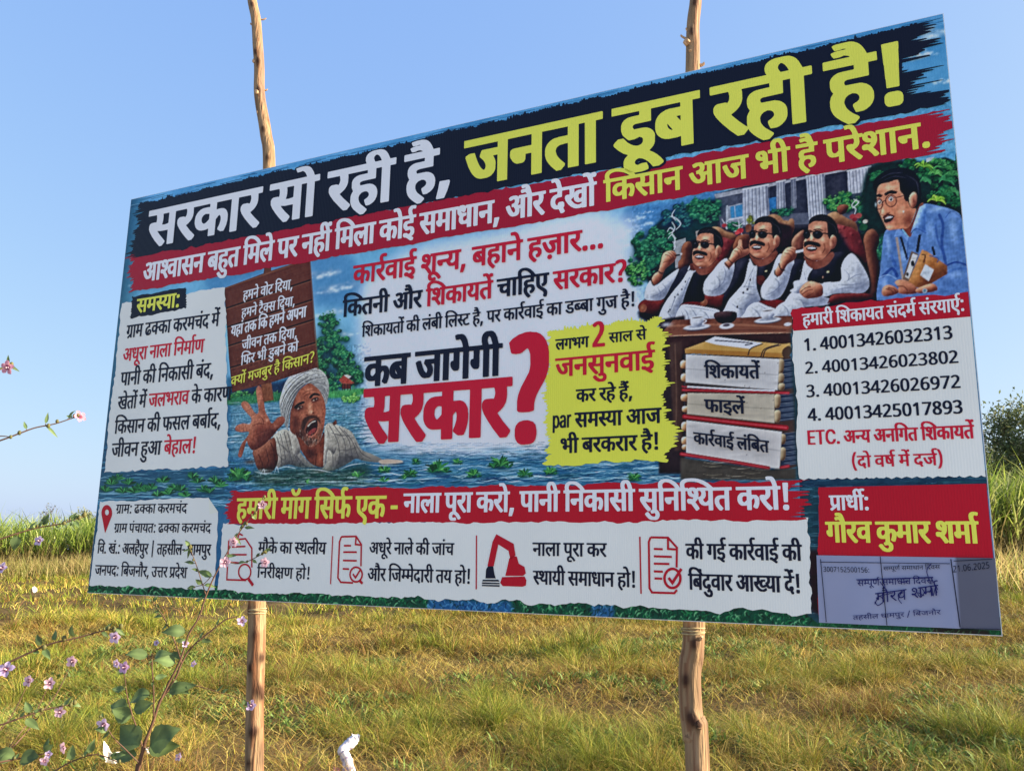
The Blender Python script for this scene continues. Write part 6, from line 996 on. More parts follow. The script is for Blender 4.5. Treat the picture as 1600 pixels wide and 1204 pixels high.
hw = ["1455,880 1448,892 1455,912", "1338,905 1458,901", "1375,908 1383,918 1380,906", "1455,902 1460,912 1464,925", "1405,907 1420,911", "1407,910 1419,906", "1372,931 1396,925", "1367,943 1374,931 1381,938 1372,945 1367,939", "1404,927 1410,923 1404,934 1409,942", "1440,918 1444,925 1438,932 1434,925 1444,930", "1452,925 1456,918 1458,930 1462,915 1465,921"]
lines("slip_handwriting", [(smooth(pp(s), 5, False) if len(pp(s)) > 2 else s, .0019, False) for s in hw], 'blue', SL+.0006, SLP)
# ---- poles (parts of the billboard: it is tied to them)
def pole(name, pts, rads, seed, stubs, label):
    """pts world positions of the centre line"""
    r = random.Random(seed); P_ = [Vector(p) for p in pts]; n = 430; ns = 28; V, Fc = [], []
    T_ = np.linspace(0, 1, len(P_)); A = np.array([list(p) for p in P_]); tt = np.linspace(0, 1, n)
    cl = smooth3(A, n)
    for i in range(n):
        c = cl[i]; d = cl[min(i+1, n-1)]-cl[max(i-1, 0)]; d = d/np.linalg.norm(d)
        x = np.cross(d, [0, 1, 0]); x /= np.linalg.norm(x); y = np.cross(d, x); R_ = np.interp(tt[i], T_, rads)*.92
        for k in range(ns):
            a = 6.2832*k/ns; rr = R_*(1+.035*mnoise.noise((math.cos(a)*.6+seed*2, math.sin(a)*.6, c[2]*5.5))+.06*mnoise.noise((math.cos(a)*1.2+seed, math.sin(a)*1.2, c[2]*2.2))+.02*mnoise.noise((math.cos(a)*4, math.sin(a)*4+seed, c[2]*9)))
            for kz, ka, kh in stubs.get('knots', ()):
                g_ = math.exp(-((c[2]-kz)/.022)**2-((math.atan2(math.sin(a-ka), math.cos(a-ka)))/.38)**2); rr += kh*g_
            V.append(c-x*rr*math.cos(a)-y*rr*math.sin(a)-np.array(BORG))
    for i in range(n-1):
        for k in range(ns): Fc.append((i*ns+k, i*ns+(k+1) % ns, (i+1)*ns+(k+1) % ns, (i+1)*ns+k))
    me = mesh_np(name, np.array(V), np.array(Fc), True)
    # wood colour: pale peeled wood, red-brown bark streaks, dark knots
    co = np.array(V)+np.array(BORG); base = np.array([.30, .195, .105]); cols = np.tile(base, (len(V), 1))
    for q in range(len(V)):
        i, k = divmod(q, ns); a = 6.2832*k/ns; z = co[q][2]
        s = mnoise.noise((math.cos(a)*1.6+seed*3, math.sin(a)*1.6, z*.9)); cols[q] *= 1+.22*s
        cols[q] *= 1+.16*mnoise.noise((math.cos(a)*9, math.sin(a)*9+seed, z*3))
        if mnoise.noise((math.cos(a)*2.2, math.sin(a)*2.2+seed, z*1.4+5))+.25*mnoise.noise((math.cos(a)*7, math.sin(a)*7, z*12)) > .24: cols[q] = cols[q]*.35+np.array([.17, .062, .03])*.65
        for kz, ka, kh in stubs.get('knots', ()):
            g_ = min(1, 1.5*math.exp(-((z-kz)/.015)**2-((math.atan2(math.sin(a-ka), math.cos(a-ka)))/.36)**2)); cols[q] = cols[q]*(1-.93*g_)+np.array([.05, .022, .014])*.93*g_
    for z0, z1, sa, sw, rgb in stubs.get('streaks', ()):       # brown, dark and pale strips running down the wood
        aa = np.tile(np.arange(ns)*6.2832/ns, n); zz = co[:, 2]; da = np.arctan2(np.sin(aa-sa), np.cos(aa-sa)); wob = .25*np.sin(zz*17+seed)+.12*np.sin(zz*51)
        k_ = np.exp(-((da-wob*sw)/sw)**4)*np.clip((zz-z0)/.03, 0, 1)*np.clip((z1-zz)/.05, 0, 1)*.8; cols = cols*(1-k_[:, None])+np.array(rgb)*k_[:, None]
    set_col(me, cols); me.materials.append(M_POLE); po = tag(link(name, me, board), label)
    for z, a, L, w, up in stubs.get('stubs', ()):
        i = int(np.argmin(np.abs(cl[:, 2]-z))); c = cl[i]; R_ = np.interp(tt[i], T_, rads); d = np.array([math.cos(a), math.sin(a), up]); d /= np.linalg.norm(d)
        s0 = c+d*R_*.7; s1 = c+d*(R_+L); x = np.cross(d, [0, 0, 1]); x /= np.linalg.norm(x); y = np.cross(d, x); V2, F2 = [], []
        for j in range(5):
            f = j/4; p = s0+(s1-s0)*f+y*.004*math.sin(f*3)
            for k in range(8): aa = 6.2832*k/8; q_ = w*(1-.25*f)*(1+.15*math.sin(k*2.3+j)); V2.append(p+(x*math.cos(aa)+y*math.sin(aa))*q_-np.array(BORG))
        for j in range(4):
            for k in range(8): F2.append((j*8+k, j*8+(k+1) % 8, j*8+8+(k+1) % 8, j*8+8+k))
        V2.append(s1+d*w*.15-np.array(BORG)); e = len(V2)-1
        me2 = bpy.data.meshes.new("branch_stub"); me2.from_pydata([tuple(v) for v in V2], [], F2+[(32+k, 32+(k+1) % 8, e) for k in range(8)]); me2.update()
        me2.materials.append(M_CUT); link("branch_stub", me2, po)
    return po
def smooth3(A, n):
    t = np.linspace(0, len(A)-1, n); i = np.clip(t.astype(int), 0, len(A)-2); f = (t-i)[:, None]
    g0 = np.gradient(A, axis=0); a, b, ga, gb = A[i], A[i+1], g0[i], g0[i+1]
    return (2*f**3-3*f**2+1)*a+(f**3-2*f**2+f)*ga+(-2*f**3+3*f**2)*b+(f**3-f**2)*gb
M_POLE = mat("peeled_pole_wood", attr=True, rough=.75, spec=.15, noise=(70, .38, 6), bump=(85, .8, .012))
for nd in [q for q in M_POLE.node_tree.nodes if q.type == 'TEX_NOISE']:          # grain drawn out along the wood
    mp = M_POLE.node_tree.nodes.new('ShaderNodeMapping'); mp.inputs['Scale'].default_value = (1, 1, .09)
    src_ = nd.inputs['Vector'].links[0].from_socket; M_POLE.node_tree.links.new(src_, mp.inputs['Vector']); M_POLE.node_tree.links.new(mp.outputs[0], nd.inputs['Vector'])
M_CUT = mat("cut_branch_wood", (.52, .34, .20), .8, .1, noise=(40, .3, 4))
# centre lines: the picture positions, moved to just behind the board
def behind(px, py, off=.052):
    """point on the vertical plane 'off' metres behind the board seen at drawing position px,py"""
    q = np.array(cam.matrix_world.to_3x3() @ Vector(((px-800)/1322.896, -(py-602)/1322.896, -1.0))); o = np.array(B0)-off*np.array(BN); n = np.array(BN)
    return np.array(EYE)+q*(((o-np.array(EYE))@n)/(q@n))
def poleline(pix): return [behind(x, y) for x, y in pix]
pl = poleline([(390, -50), (394, 0), (400, 30), (402.8, 70), (405, 105), (405, 140), (407.5, 163), (415.5, 209), (420.7, 265), (416, 500), (403, 760), (402, 950), (400, 1040), (398, 1110), (397, 1204)])
b_ = pl[-1].copy(); b_ += (pl[-1]-pl[-2])/abs(pl[-1][2]-pl[-2][2])*(pl[-1][2]+.35); pl.append(b_)
pole("pole", pl, [.0195, .0205, .0215, .0225, .0225, .0235, .0235, .0245, .0260, .0285, .0305, .0318, .0325, .033, .034, .036], 1,
     dict(streaks=[(behind(395, 1085)[2], behind(400, 975)[2], -1.85, .38, (.16, .065, .03)), (behind(392, 1090)[2], behind(392, 1055)[2], -2.3, .5, (.07, .035, .02)), (behind(415, 960)[2], behind(415, 948)[2]+.1, -.6, .3, (.15, .07, .04)), (behind(405, 170)[2], behind(402, 60)[2], -2.6, .5, (.20, .13, .09)), (behind(398, 1204)[2], behind(398, 1150)[2], -2.7, .5, (.16, .10, .06))],
         knots=[(behind(398, 990)[2], -1.75, .005), (behind(390, 1025)[2], -2.5, .004), (behind(392, 1075)[2], -2.3, .007), (behind(388, 1084)[2], -2.6, .005), (behind(406, 1042)[2], -1.2, .004), (behind(396, 1138)[2], -1.9, .006), (behind(400, 1142)[2], -1.6, .004), (behind(404, 1190)[2], -1.3, .003), (behind(416, 952)[2], -.6, .004), (behind(405, 145)[2], -1.8, .005), (behind(396, 12)[2], -1.6, .003), (behind(417, 252)[2], -1.6, .004), (behind(404, 100)[2], -1.7, .004), (behind(415, 206)[2], -1.4, .003), (behind(405, 85)[2], -1.2, .002)],
          stubs=[(behind(402, 30)[2], .1, .020, .0035, .25), (behind(398, 101)[2], -2.5, .004, .0085, .1), (behind(403, 148)[2], -1.7, .010, .0085, -.1), (behind(406, 140)[2], .1, .010, .004, .1), (behind(404, 182)[2], -2.4, .004, .004, .3), (behind(394, 40)[2], 3.1, .004, .005, .1)]), "left pole, thinner and leaning, pale with brown streaks")
pr = poleline([(1088.5, -60), (1087, 0), (1083, 40), (1082.5, 108), (1078, 400), (1080, 700), (1084, 975), (1078, 1040), (1079, 1100), (1085, 1150), (1090, 1204)])
b_ = pr[-1].copy(); b_[2] = -.3; pr.append(b_)
pole("pole", pr, [.0195, .020, .0215, .024, .027, .030, .0315, .032, .0325, .033, .0335, .036], 7,
     dict(streaks=[(behind(1080, 1204)[2], behind(1080, 985)[2], -2.75, .55, (.17, .10, .06)), (behind(1085, 1204)[2], behind(1085, 1132)[2], -1.35, .22, (.46, .31, .18)), (behind(1082, 106)[2], behind(1082, 20)[2], -2.9, .5, (.2, .14, .1))],
         knots=[(behind(1082, 1003)[2], -1.5, .006), (behind(1068, 1030)[2], -2.9, .004), (behind(1085, 1125)[2], -1.6, .007), (behind(1088, 1118)[2], -1.3, .005), (behind(1080, 1060)[2], -1.0, .003), (behind(1084, 55)[2], -1.2, .003), (behind(1083, 10)[2], -1.3, .002)],
          stubs=[(behind(1075, 74)[2], -2.7, .010, .011, .35), (behind(1072, 66)[2], 3.0, .020, .004, .6), (behind(1072, 70)[2], -2.3, .016, .005, -.2), (behind(1072, 60)[2], -2.9, .012, .0035, 1.2), (behind(1073, 78)[2], -2.2, .010, .006, -.9), (behind(1095, 101)[2], -.2, .012, .006, .2), (behind(1082, 1003)[2], -1.1, .010, .005, .5)]), "right pole, thicker and straighter, golden brown")

# wire ties just under and over the board
def tie(name, px, py, R_, seed):
    r = random.Random(seed); c = behind(px, py); V, Fc = [], []; n = 90; ns = 5
    for i in range(n):
        a = 6.2832*3*i/(n-1); p = np.array([c[0]+(R_+.002)*math.cos(a), c[1]+(R_+.002)*math.sin(a), c[2]+.012*(i/n-.5)+.004*math.sin(a*.7+seed)])
        for k in range(ns): e = 6.2832*k/ns; V.append(p+np.array([math.cos(a)*math.cos(e), math.sin(a)*math.cos(e), math.sin(e)])*.0022-np.array(BORG))
    for i in range(n-1):
        for k in range(ns): Fc.append((i*ns+k, i*ns+(k+1) % ns, (i+1)*ns+(k+1) % ns, (i+1)*ns+k))
    me = mesh_np(name, np.array(V), np.array(Fc), True); me.materials.append(M_TIE); return link(name, me, board)
M_TIE = mat("straw_twine", (.42, .33, .18), .9, .1, noise=(80, .4, 3))
tie("twine_tie", 402, 954, .0290, 1); tie("twine_tie", 1083, 985, .0286, 2)

# ------------------------------------------------------------------ ground, grass, cane
def gz(x, y):
    x = np.asarray(x, float); y = np.asarray(y, float)
    t = np.clip((y-1.5)/5.0, 0, 1); far = np.clip((y-45)/30, 0, 1)
    xx = np.clip(x, -30, 20)
    z = .036*np.maximum(np.minimum(y, 50)-5.5, -2)*t+.042*xx*t*np.clip(y/8, 0, 1)+.05*t
    b = .06*np.sin(x*.9+1.3*np.sin(y*.33))*np.sin(y*.7+.6*np.sin(x*.41))+.045*np.sin(x*2.3+y*1.1)*np.sin(y*1.9-x*.7)+.03*np.sin(x*5.1-y*2.2+np.sin(y*2.7))*np.sin(y*4.3+x*1.3)
    return z*(1-far*.2)+b*np.clip((y-2)/4, 0, 1)
def gz1(x, y): return float(gz(x, y))
def ground_hit(px, py):
    d = cam.matrix_world.to_3x3() @ Vector(((px-800)/1322.896, -(py-602)/1322.896, -1.0)); p = EYE.copy()
    for i in range(4000):
        p = p+d*.01*(1+i*.002)
        if p.z <= gz1(p.x, p.y): return p
    return p
def grid_ground():
    xs = np.concatenate([np.linspace(-900, -45, 16), np.linspace(-40, 30, 176), np.linspace(35, 900, 16)])
    ys = np.concatenate([np.linspace(-60, 0, 8), np.linspace(1, 48, 150), np.linspace(52, 1500, 24)])
    X, Y = np.meshgrid(xs, ys); Z = gz(X, Y); k = np.arange(X.size).reshape(X.shape)
    F = np.stack([k[:-1, :-1], k[:-1, 1:], k[1:, 1:], k[1:, :-1]], -1).reshape(-1, 4)
    return mesh_np("ground", np.c_[X.ravel(), Y.ravel(), Z.ravel()], F, True)
m_soil = mat("soil_and_thatch", (.085, .058, .026), .95, .05, noise=(1.7, .55, 8), bump=(9, .8, .06))
me = grid_ground(); me.materials.append(m_soil); tag(link("ground", me), kind='structure')
xs_ = np.linspace(-70, 70, 71); ys_ = np.linspace(-16, 1.1, 12); Xr, Yr = np.meshgrid(xs_, ys_); kr = np.arange(Xr.size).reshape(Xr.shape)  # unseen pale ground strip, added to bounce sunlight onto the board's face
me = mesh_np("bounce_strip", np.c_[Xr.ravel(), Yr.ravel(), (gz(Xr, Yr)+.03).ravel()], np.stack([kr[:-1, :-1], kr[:-1, 1:], kr[1:, 1:], kr[1:, :-1]], -1).reshape(-1, 4), True)
me.materials.append(mat("pale_bounce_surface", (.31, .29, .265), .95, .05, noise=(1.2, .25, 8), bump=(14, .6, .03))); tag(link("bounce_strip", me), kind='structure')
def pnoise(x, y, s, seed):
    """cheap smooth noise in [0,1]"""
    r = np.random.default_rng(seed); o = 0
    for k in range(5):
        a, b, c = r.normal(0, 1, 2)*s*(1.7**k*.5), r.uniform(0, 6.28), r.uniform(.6, 1.0)/(1+.5*k); o = o+c*np.sin(x*a[0]+y*a[1]+b+1.4*np.sin(x*a[1]*.6-y*a[0]*.7))
    return .5+.5*np.tanh(o*.9)
def blades(x, y, z, h, w, lean, az, cols, seg=2, droop=.5, r=None):
    """numpy blades: tapered ribbons bending in direction az"""
    n = len(x); s = seg+1; V = np.zeros((n, s*2, 3), np.float32); fa = az+r.uniform(0, 3.1416, n); wx, wy = np.cos(fa)*w*.5, np.sin(fa)*w*.5
    for i in range(s):
        t = i/seg; q = lean*(t**1.6)*h; zz = h*(t-droop*lean*.55*t**2.4); k = (1-t)**.7 if i < seg else .06
        cx, cy = x+np.cos(az)*q, y+np.sin(az)*q
        V[:, 2*i] = np.stack([cx-wx*k, cy-wy*k, z+zz], 1); V[:, 2*i+1] = np.stack([cx+wx*k, cy+wy*k, z+zz], 1)
    k = (np.arange(n)*s*2)[:, None, None]; f = np.array([[2*i, 2*i+1, 2*i+3, 2*i+2] for i in range(seg)])[None]
    return V.reshape(-1, 3), (k+f).reshape(-1, 4), np.repeat(cols, s*2, 0)
GREEN = np.array([[.15, .20, .020], [.24, .27, .032], [.08, .13, .018], [.31, .31, .045]]); STRAW = np.array([[.52, .38, .095], [.43, .27, .06], [.60, .47, .15], [.25, .135, .035], [.42, .38, .06]])
def grass_patch(ymin, ymax, n, h0, w0, seed, halfw=.80):
    r = np.random.default_rng(seed)
    u = r.random(n); y = np.sqrt(ymin**2+u*(ymax**2-ymin**2)); x = r.uniform(-halfw, halfw, n)*y
    ok = y < cane_line_v(x)-.1; x, y = x[ok], y[ok]; n = len(x)
    # tufts: pull blades towards local tuft centres
    cs = .16*np.sqrt(y/6); gx, gy = np.floor(x/cs), np.floor(y/cs); hsh = np.sin(gx*127.1+gy*311.7)*43758.5; jx = hsh-np.floor(hsh); h2 = np.sin(gx*269.5+gy*183.3)*43758.5; jy = h2-np.floor(h2); h3 = np.sin(gx*91.7+gy*47.3)*9631.7; jz = h3-np.floor(h3)
    tx, ty = (gx+jx)*cs, (gy+jy)*cs; k = r.uniform(.15, .95, n)**.8; x, y = x*k+tx*(1-k), y*k+ty*(1-k)
    big = pnoise(x, y, .55, 5); mid = pnoise(x, y, 1.8, 6); fine = pnoise(x, y, 4.5, 9)
    keep = (r.random(n) < np.clip(-.36+1.35*mid+.55*(fine-.5)+.35*(jz-.5), .05, 1)); x, y, big, mid, fine, jz = (a[keep] for a in (x, y, big, mid, fine, jz)); n = len(x)
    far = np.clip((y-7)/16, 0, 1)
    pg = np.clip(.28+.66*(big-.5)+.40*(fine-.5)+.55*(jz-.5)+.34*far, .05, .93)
    g = r.random(n) < pg
    cols = np.where(g[:, None], GREEN[r.integers(0, 4, n)], STRAW[r.integers(0, 5, n)])*r.uniform(.4, 1.5, (n, 1))
    dead = (pnoise(x, y, 2.4, 21) > .66) & (r.random(n) < .55); cols = np.where(dead[:, None], np.array([[.20, .105, .035], [.28, .15, .05], [.13, .075, .03]])[r.integers(0, 3, n)]*r.uniform(.7, 1.3, (n, 1)), cols)
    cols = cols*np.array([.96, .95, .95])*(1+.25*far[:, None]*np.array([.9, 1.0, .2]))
    hh = h0*(.30+.95*mid*r.uniform(.6, 1.3, n))*(.4+1.15*jz)*np.where(g, 1.05, .9)
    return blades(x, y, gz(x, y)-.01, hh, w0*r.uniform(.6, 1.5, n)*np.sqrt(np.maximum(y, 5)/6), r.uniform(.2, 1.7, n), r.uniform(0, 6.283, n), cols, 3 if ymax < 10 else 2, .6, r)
def cane_line_v(x):
    """y of the front of the cane"""
    x = np.asarray(x, float); t = np.clip((x+8)/12, 0, 1); t = t*t*(3-2*t)
    return (35+.35*(x+19))*(1-t)+(20+.2*(x-11.4))*t+.5*np.sin(x*.61)
M_CANE = mat("cane_leaves", attr=True, rough=.5, spec=.3, trans=.5)
def build_stuff(name, parts, m, label, cat):
    off = 0; Vs, Fs, Cs = [], [], []
    for v, f, c in parts: Vs.append(v); Fs.append(f+off); Cs.append(c); off += len(v)
    me = mesh_np(name, np.vstack(Vs), np.vstack(Fs)); set_col(me, np.vstack(Cs)); me.materials.append(m)
    return tag(link(name, me), label, cat, kind='stuff')
M_GRASS = mat("grass_blades", attr=True, rough=.6, spec=.2, trans=.22)
def weeds(ymin, ymax, n, seed):
    """low broad-leaved weeds in patches"""
    r = np.random.default_rng(seed); u = r.random(n); y = np.sqrt(ymin**2+u*(ymax**2-ymin**2)); x = r.uniform(-.66, .66, n)*y
    ok = pnoise(x, y, .9, 15) > .62; x, y = x[ok], y[ok]; x, y = np.repeat(x, 12), np.repeat(y, 12); n = len(x); x = x+r.normal(0, .05, n); y = y+r.normal(0, .05, n)
    return blades(x, y, gz(x, y)+r.uniform(.0, .09, n), r.uniform(.04, .10, n), r.uniform(.012, .026, n), r.uniform(.6, 1.6, n), r.uniform(0, 6.283, n), np.array([[.10, .17, .03], [.15, .23, .05], [.07, .12, .03], [.22, .28, .06]])[r.integers(0, 4, n)]*r.uniform(.7, 1.2, (n, 1)), 2, .4, r)
def thatch(ymin, ymax, n, seed):
    """flattened dead stems lying in the grass"""
    r = np.random.default_rng(seed); u = r.random(n); y = np.sqrt(ymin**2+u*(ymax**2-ymin**2)); x = r.uniform(-.66, .66, n)*y
    ok = y < cane_line_v(x); x, y = x[ok], y[ok]; n = len(x)
    return blades(x, y, gz(x, y)+r.uniform(0, .07, n), r.uniform(.06, .2, n), .005*np.sqrt(y/6), r.uniform(1.2, 2.4, n), r.uniform(0, 6.283, n), STRAW[r.integers(0, 5, n)]*r.uniform(.5, 1.1, (n, 1)), 2, .5, r)
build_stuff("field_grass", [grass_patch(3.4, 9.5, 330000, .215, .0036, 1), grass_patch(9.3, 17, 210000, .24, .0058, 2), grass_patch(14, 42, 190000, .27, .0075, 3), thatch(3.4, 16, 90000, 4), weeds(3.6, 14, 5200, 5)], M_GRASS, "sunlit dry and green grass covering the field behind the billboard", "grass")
def cane(x0, x1, depth, n, hmean, seed, label, leafn=11, dim=1.0, trash=4):
    """stalks with long arching leaves"""
    r = np.random.default_rng(seed); x = r.uniform(x0, x1, n); d = depth*r.random(n)**1.6; y = cane_line_v(x)+d; x = x+d*.3
    z = gz(x, y); H = hmean*r.uniform(.84, 1.06, n); parts = []
    stc = np.array([[.30, .24, .10], [.24, .20, .08], [.38, .30, .14]])[r.integers(0, 3, n)]*r.uniform(.6, 1.1, (n, 1))
    parts.append(blades(x, y, z, H*.75, np.full(n, .035), r.uniform(0, .12, n), r.uniform(0, 6.28, n), stc, 2, .1, r))
    for k in range(leafn):
        f = r.uniform(.25, 1.0, n); low = f < .5
        c = np.where(low[:, None], np.array([[.36, .29, .13], [.26, .22, .08]])[r.integers(0, 2, n)], np.array([[.30, .42, .06], [.42, .52, .10], [.18, .28, .05], [.55, .60, .20]])[r.integers(0, 4, n)])*r.uniform(.7, 1.2, (n, 1))
        L = r.uniform(.7, 1.35, n)*(.7+.4*f)
        parts.append(blades(x+r.normal(0, .05, n), y+r.normal(0, .05, n), z+H*f*.72, L, r.uniform(.028, .055, n), r.uniform(.2, .9, n), r.uniform(0, 6.28, n), c*dim, 3, .75, r))
    # trash of dry leaves at the foot
    m = n*trash; xx = r.uniform(x0, x1, m); yy = cane_line_v(xx)+r.normal(-.35, .5, m)
    parts.append(blades(xx, yy, gz(xx, yy), r.uniform(.4, 1.15, m), r.uniform(.015, .03, m), r.uniform(.1, .8, m), r.uniform(0, 6.28, m), np.array([[.62, .50, .22], [.48, .37, .16], [.44, .48, .14]])[r.integers(0, 3, m)]*r.uniform(.6, 1.1, (m, 1)), 2, .5, r))
    build_stuff("sugarcane", parts, M_CANE, label, "sugarcane")
cane(-30, -1, 6, 2300, 2.5, 21, "band of tall green sugarcane along the left far edge of the field", 9, .86, 9)
cane(0, 20, 5, 1500, 2.75, 22, "dense tall sugarcane right of the billboard with dry lower stalks", 12, .62)

# ------------------------------------------------------------------ trees
M_BARK = mat("bark", (.16, .12, .09), .9, .1, noise=(9, .35, 5), bump=(20, .6, .02))
M_LEAF = mat("tree_leaves", attr=True, rough=.6, spec=.2, trans=.3)
def tube(V, F, pts, rads, ns=7):
    b = len(V)
    for i, p in enumerate(pts):
        d = (pts[min(i+1, len(pts)-1)]-pts[max(i-1, 0)]).normalized(); x = d.orthogonal().normalized(); y = d.cross(x)
        for k in range(ns): a = 6.2832*k/ns; V.append(tuple(p+(x*math.cos(a)+y*math.sin(a))*rads[i]))
    for i in range(len(pts)-1):
        for k in range(ns): F.append((b+i*ns+k, b+i*ns+(k+1) % ns, b+(i+1)*ns+(k+1) % ns, b+(i+1)*ns+k))
def tree(name, label, base, H, spread, seed, leaf, nleaf, cols, crown0=.25, group=None):
    r = random.Random(seed); root = empty(name, base); tag(root, label, "tree", group); V, F = [], []; tips = []
    def grow(p, d, L, R_, lv):
        pts = [p]; rr = [R_]; q = p.copy(); dd = d.copy()
        for i in range(4):
            dd = (dd+Vector((r.gauss(0, .16), r.gauss(0, .16), r.gauss(.06, .1)))).normalized(); q = q+dd*L/4; pts.append(q.copy()); rr.append(R_*(1-.14*(i+1)))
            if lv >= 2: tips.append(q.copy())
        tube(V, F, pts, rr, 7 if lv < 2 else 4)
        if lv < 3:
            for i in range(5 if lv else 7):
                f = r.uniform(.3 if lv else crown0, 1); k = min(int(f*4), 3); s = pts[k].lerp(pts[k+1], f*4-k); a = r.uniform(0, 6.28)
                nd = (dd*r.uniform(.3, .8)+Vector((math.cos(a), math.sin(a), r.uniform(-.1, .5)))*spread).normalized(); grow(s, nd, L*r.uniform(.42, .62), R_*.45, lv+1)
    grow(Vector((0, 0, -.1)), Vector((r.gauss(0, .05), r.gauss(0, .05), 1)), H*.62, H*.022, 0)
    me = bpy.data.meshes.new("trunk"); me.from_pydata(V, [], F); me.update(); me.materials.append(M_BARK); link("trunk", me, root)
    rn = np.random.default_rng(seed); T_ = np.array([list(t) for t in tips]); c = T_[rn.integers(0, len(T_), nleaf)]+rn.normal(0, H*.035, (nleaf, 3))
    d1 = rn.normal(0, 1, (nleaf, 3)); d1 /= np.linalg.norm(d1, axis=1)[:, None]; d2 = np.cross(d1, rn.normal(0, 1, (nleaf, 3))); d2 /= np.linalg.norm(d2, axis=1)[:, None]
    s = (leaf*rn.uniform(.6, 1.4, nleaf))[:, None]; VV = np.stack([c-d1*s, c+d2*s*.4, c+d1*s, c-d2*s*.4], 1).reshape(-1, 3); FF = np.arange(nleaf*4).reshape(-1, 4)
    me = mesh_np("crown", VV, FF); cc = np.array(cols)[rn.integers(0, len(cols), nleaf)]*rn.uniform(.7, 1.2, (nleaf, 1)); set_col(me, np.repeat(cc, 4, 0)); me.materials.append(M_LEAF); link("crown", me, root)
    return root
DK = [(.12, .15, .055), (.16, .19, .075), (.08, .11, .04), (.21, .22, .10)]
def far_pt(px, y):
    d = cam.matrix_world.to_3x3() @ Vector(((px-800)/1322.896, -(830-602)/1322.896, -1.0)); k = y/d.y; return (d.x*k, y, gz1(d.x*k, y)-.1)
tree("acacia_tree", "dark green feathery tree rising behind the sugarcane at the right edge", far_pt(1625, 29), 6.6, 1.0, 5, .07, 15000, DK, .12)
tree("acacia_tree", "smaller dark tree beside the board, half hidden by the sugarcane", far_pt(1562, 31), 4.9, 1.0, 8, .075, 9000, DK, .12)
tree("bushy_tree", "small grey-green bushy tree on the horizon beyond the left sugarcane", far_pt(123, 95), 6.1, .8, 11, .17, 2600, [(.20, .23, .17), (.25, .27, .20), (.17, .19, .14)], .2)  # leaf colours made paler, with the distance haze painted into them
tree("slender_tree", "tiny thin tree on the horizon left of the bushy one", far_pt(84, 110), 6.2, .3, 12, .14, 220, [(.12, .13, .09)], .3)

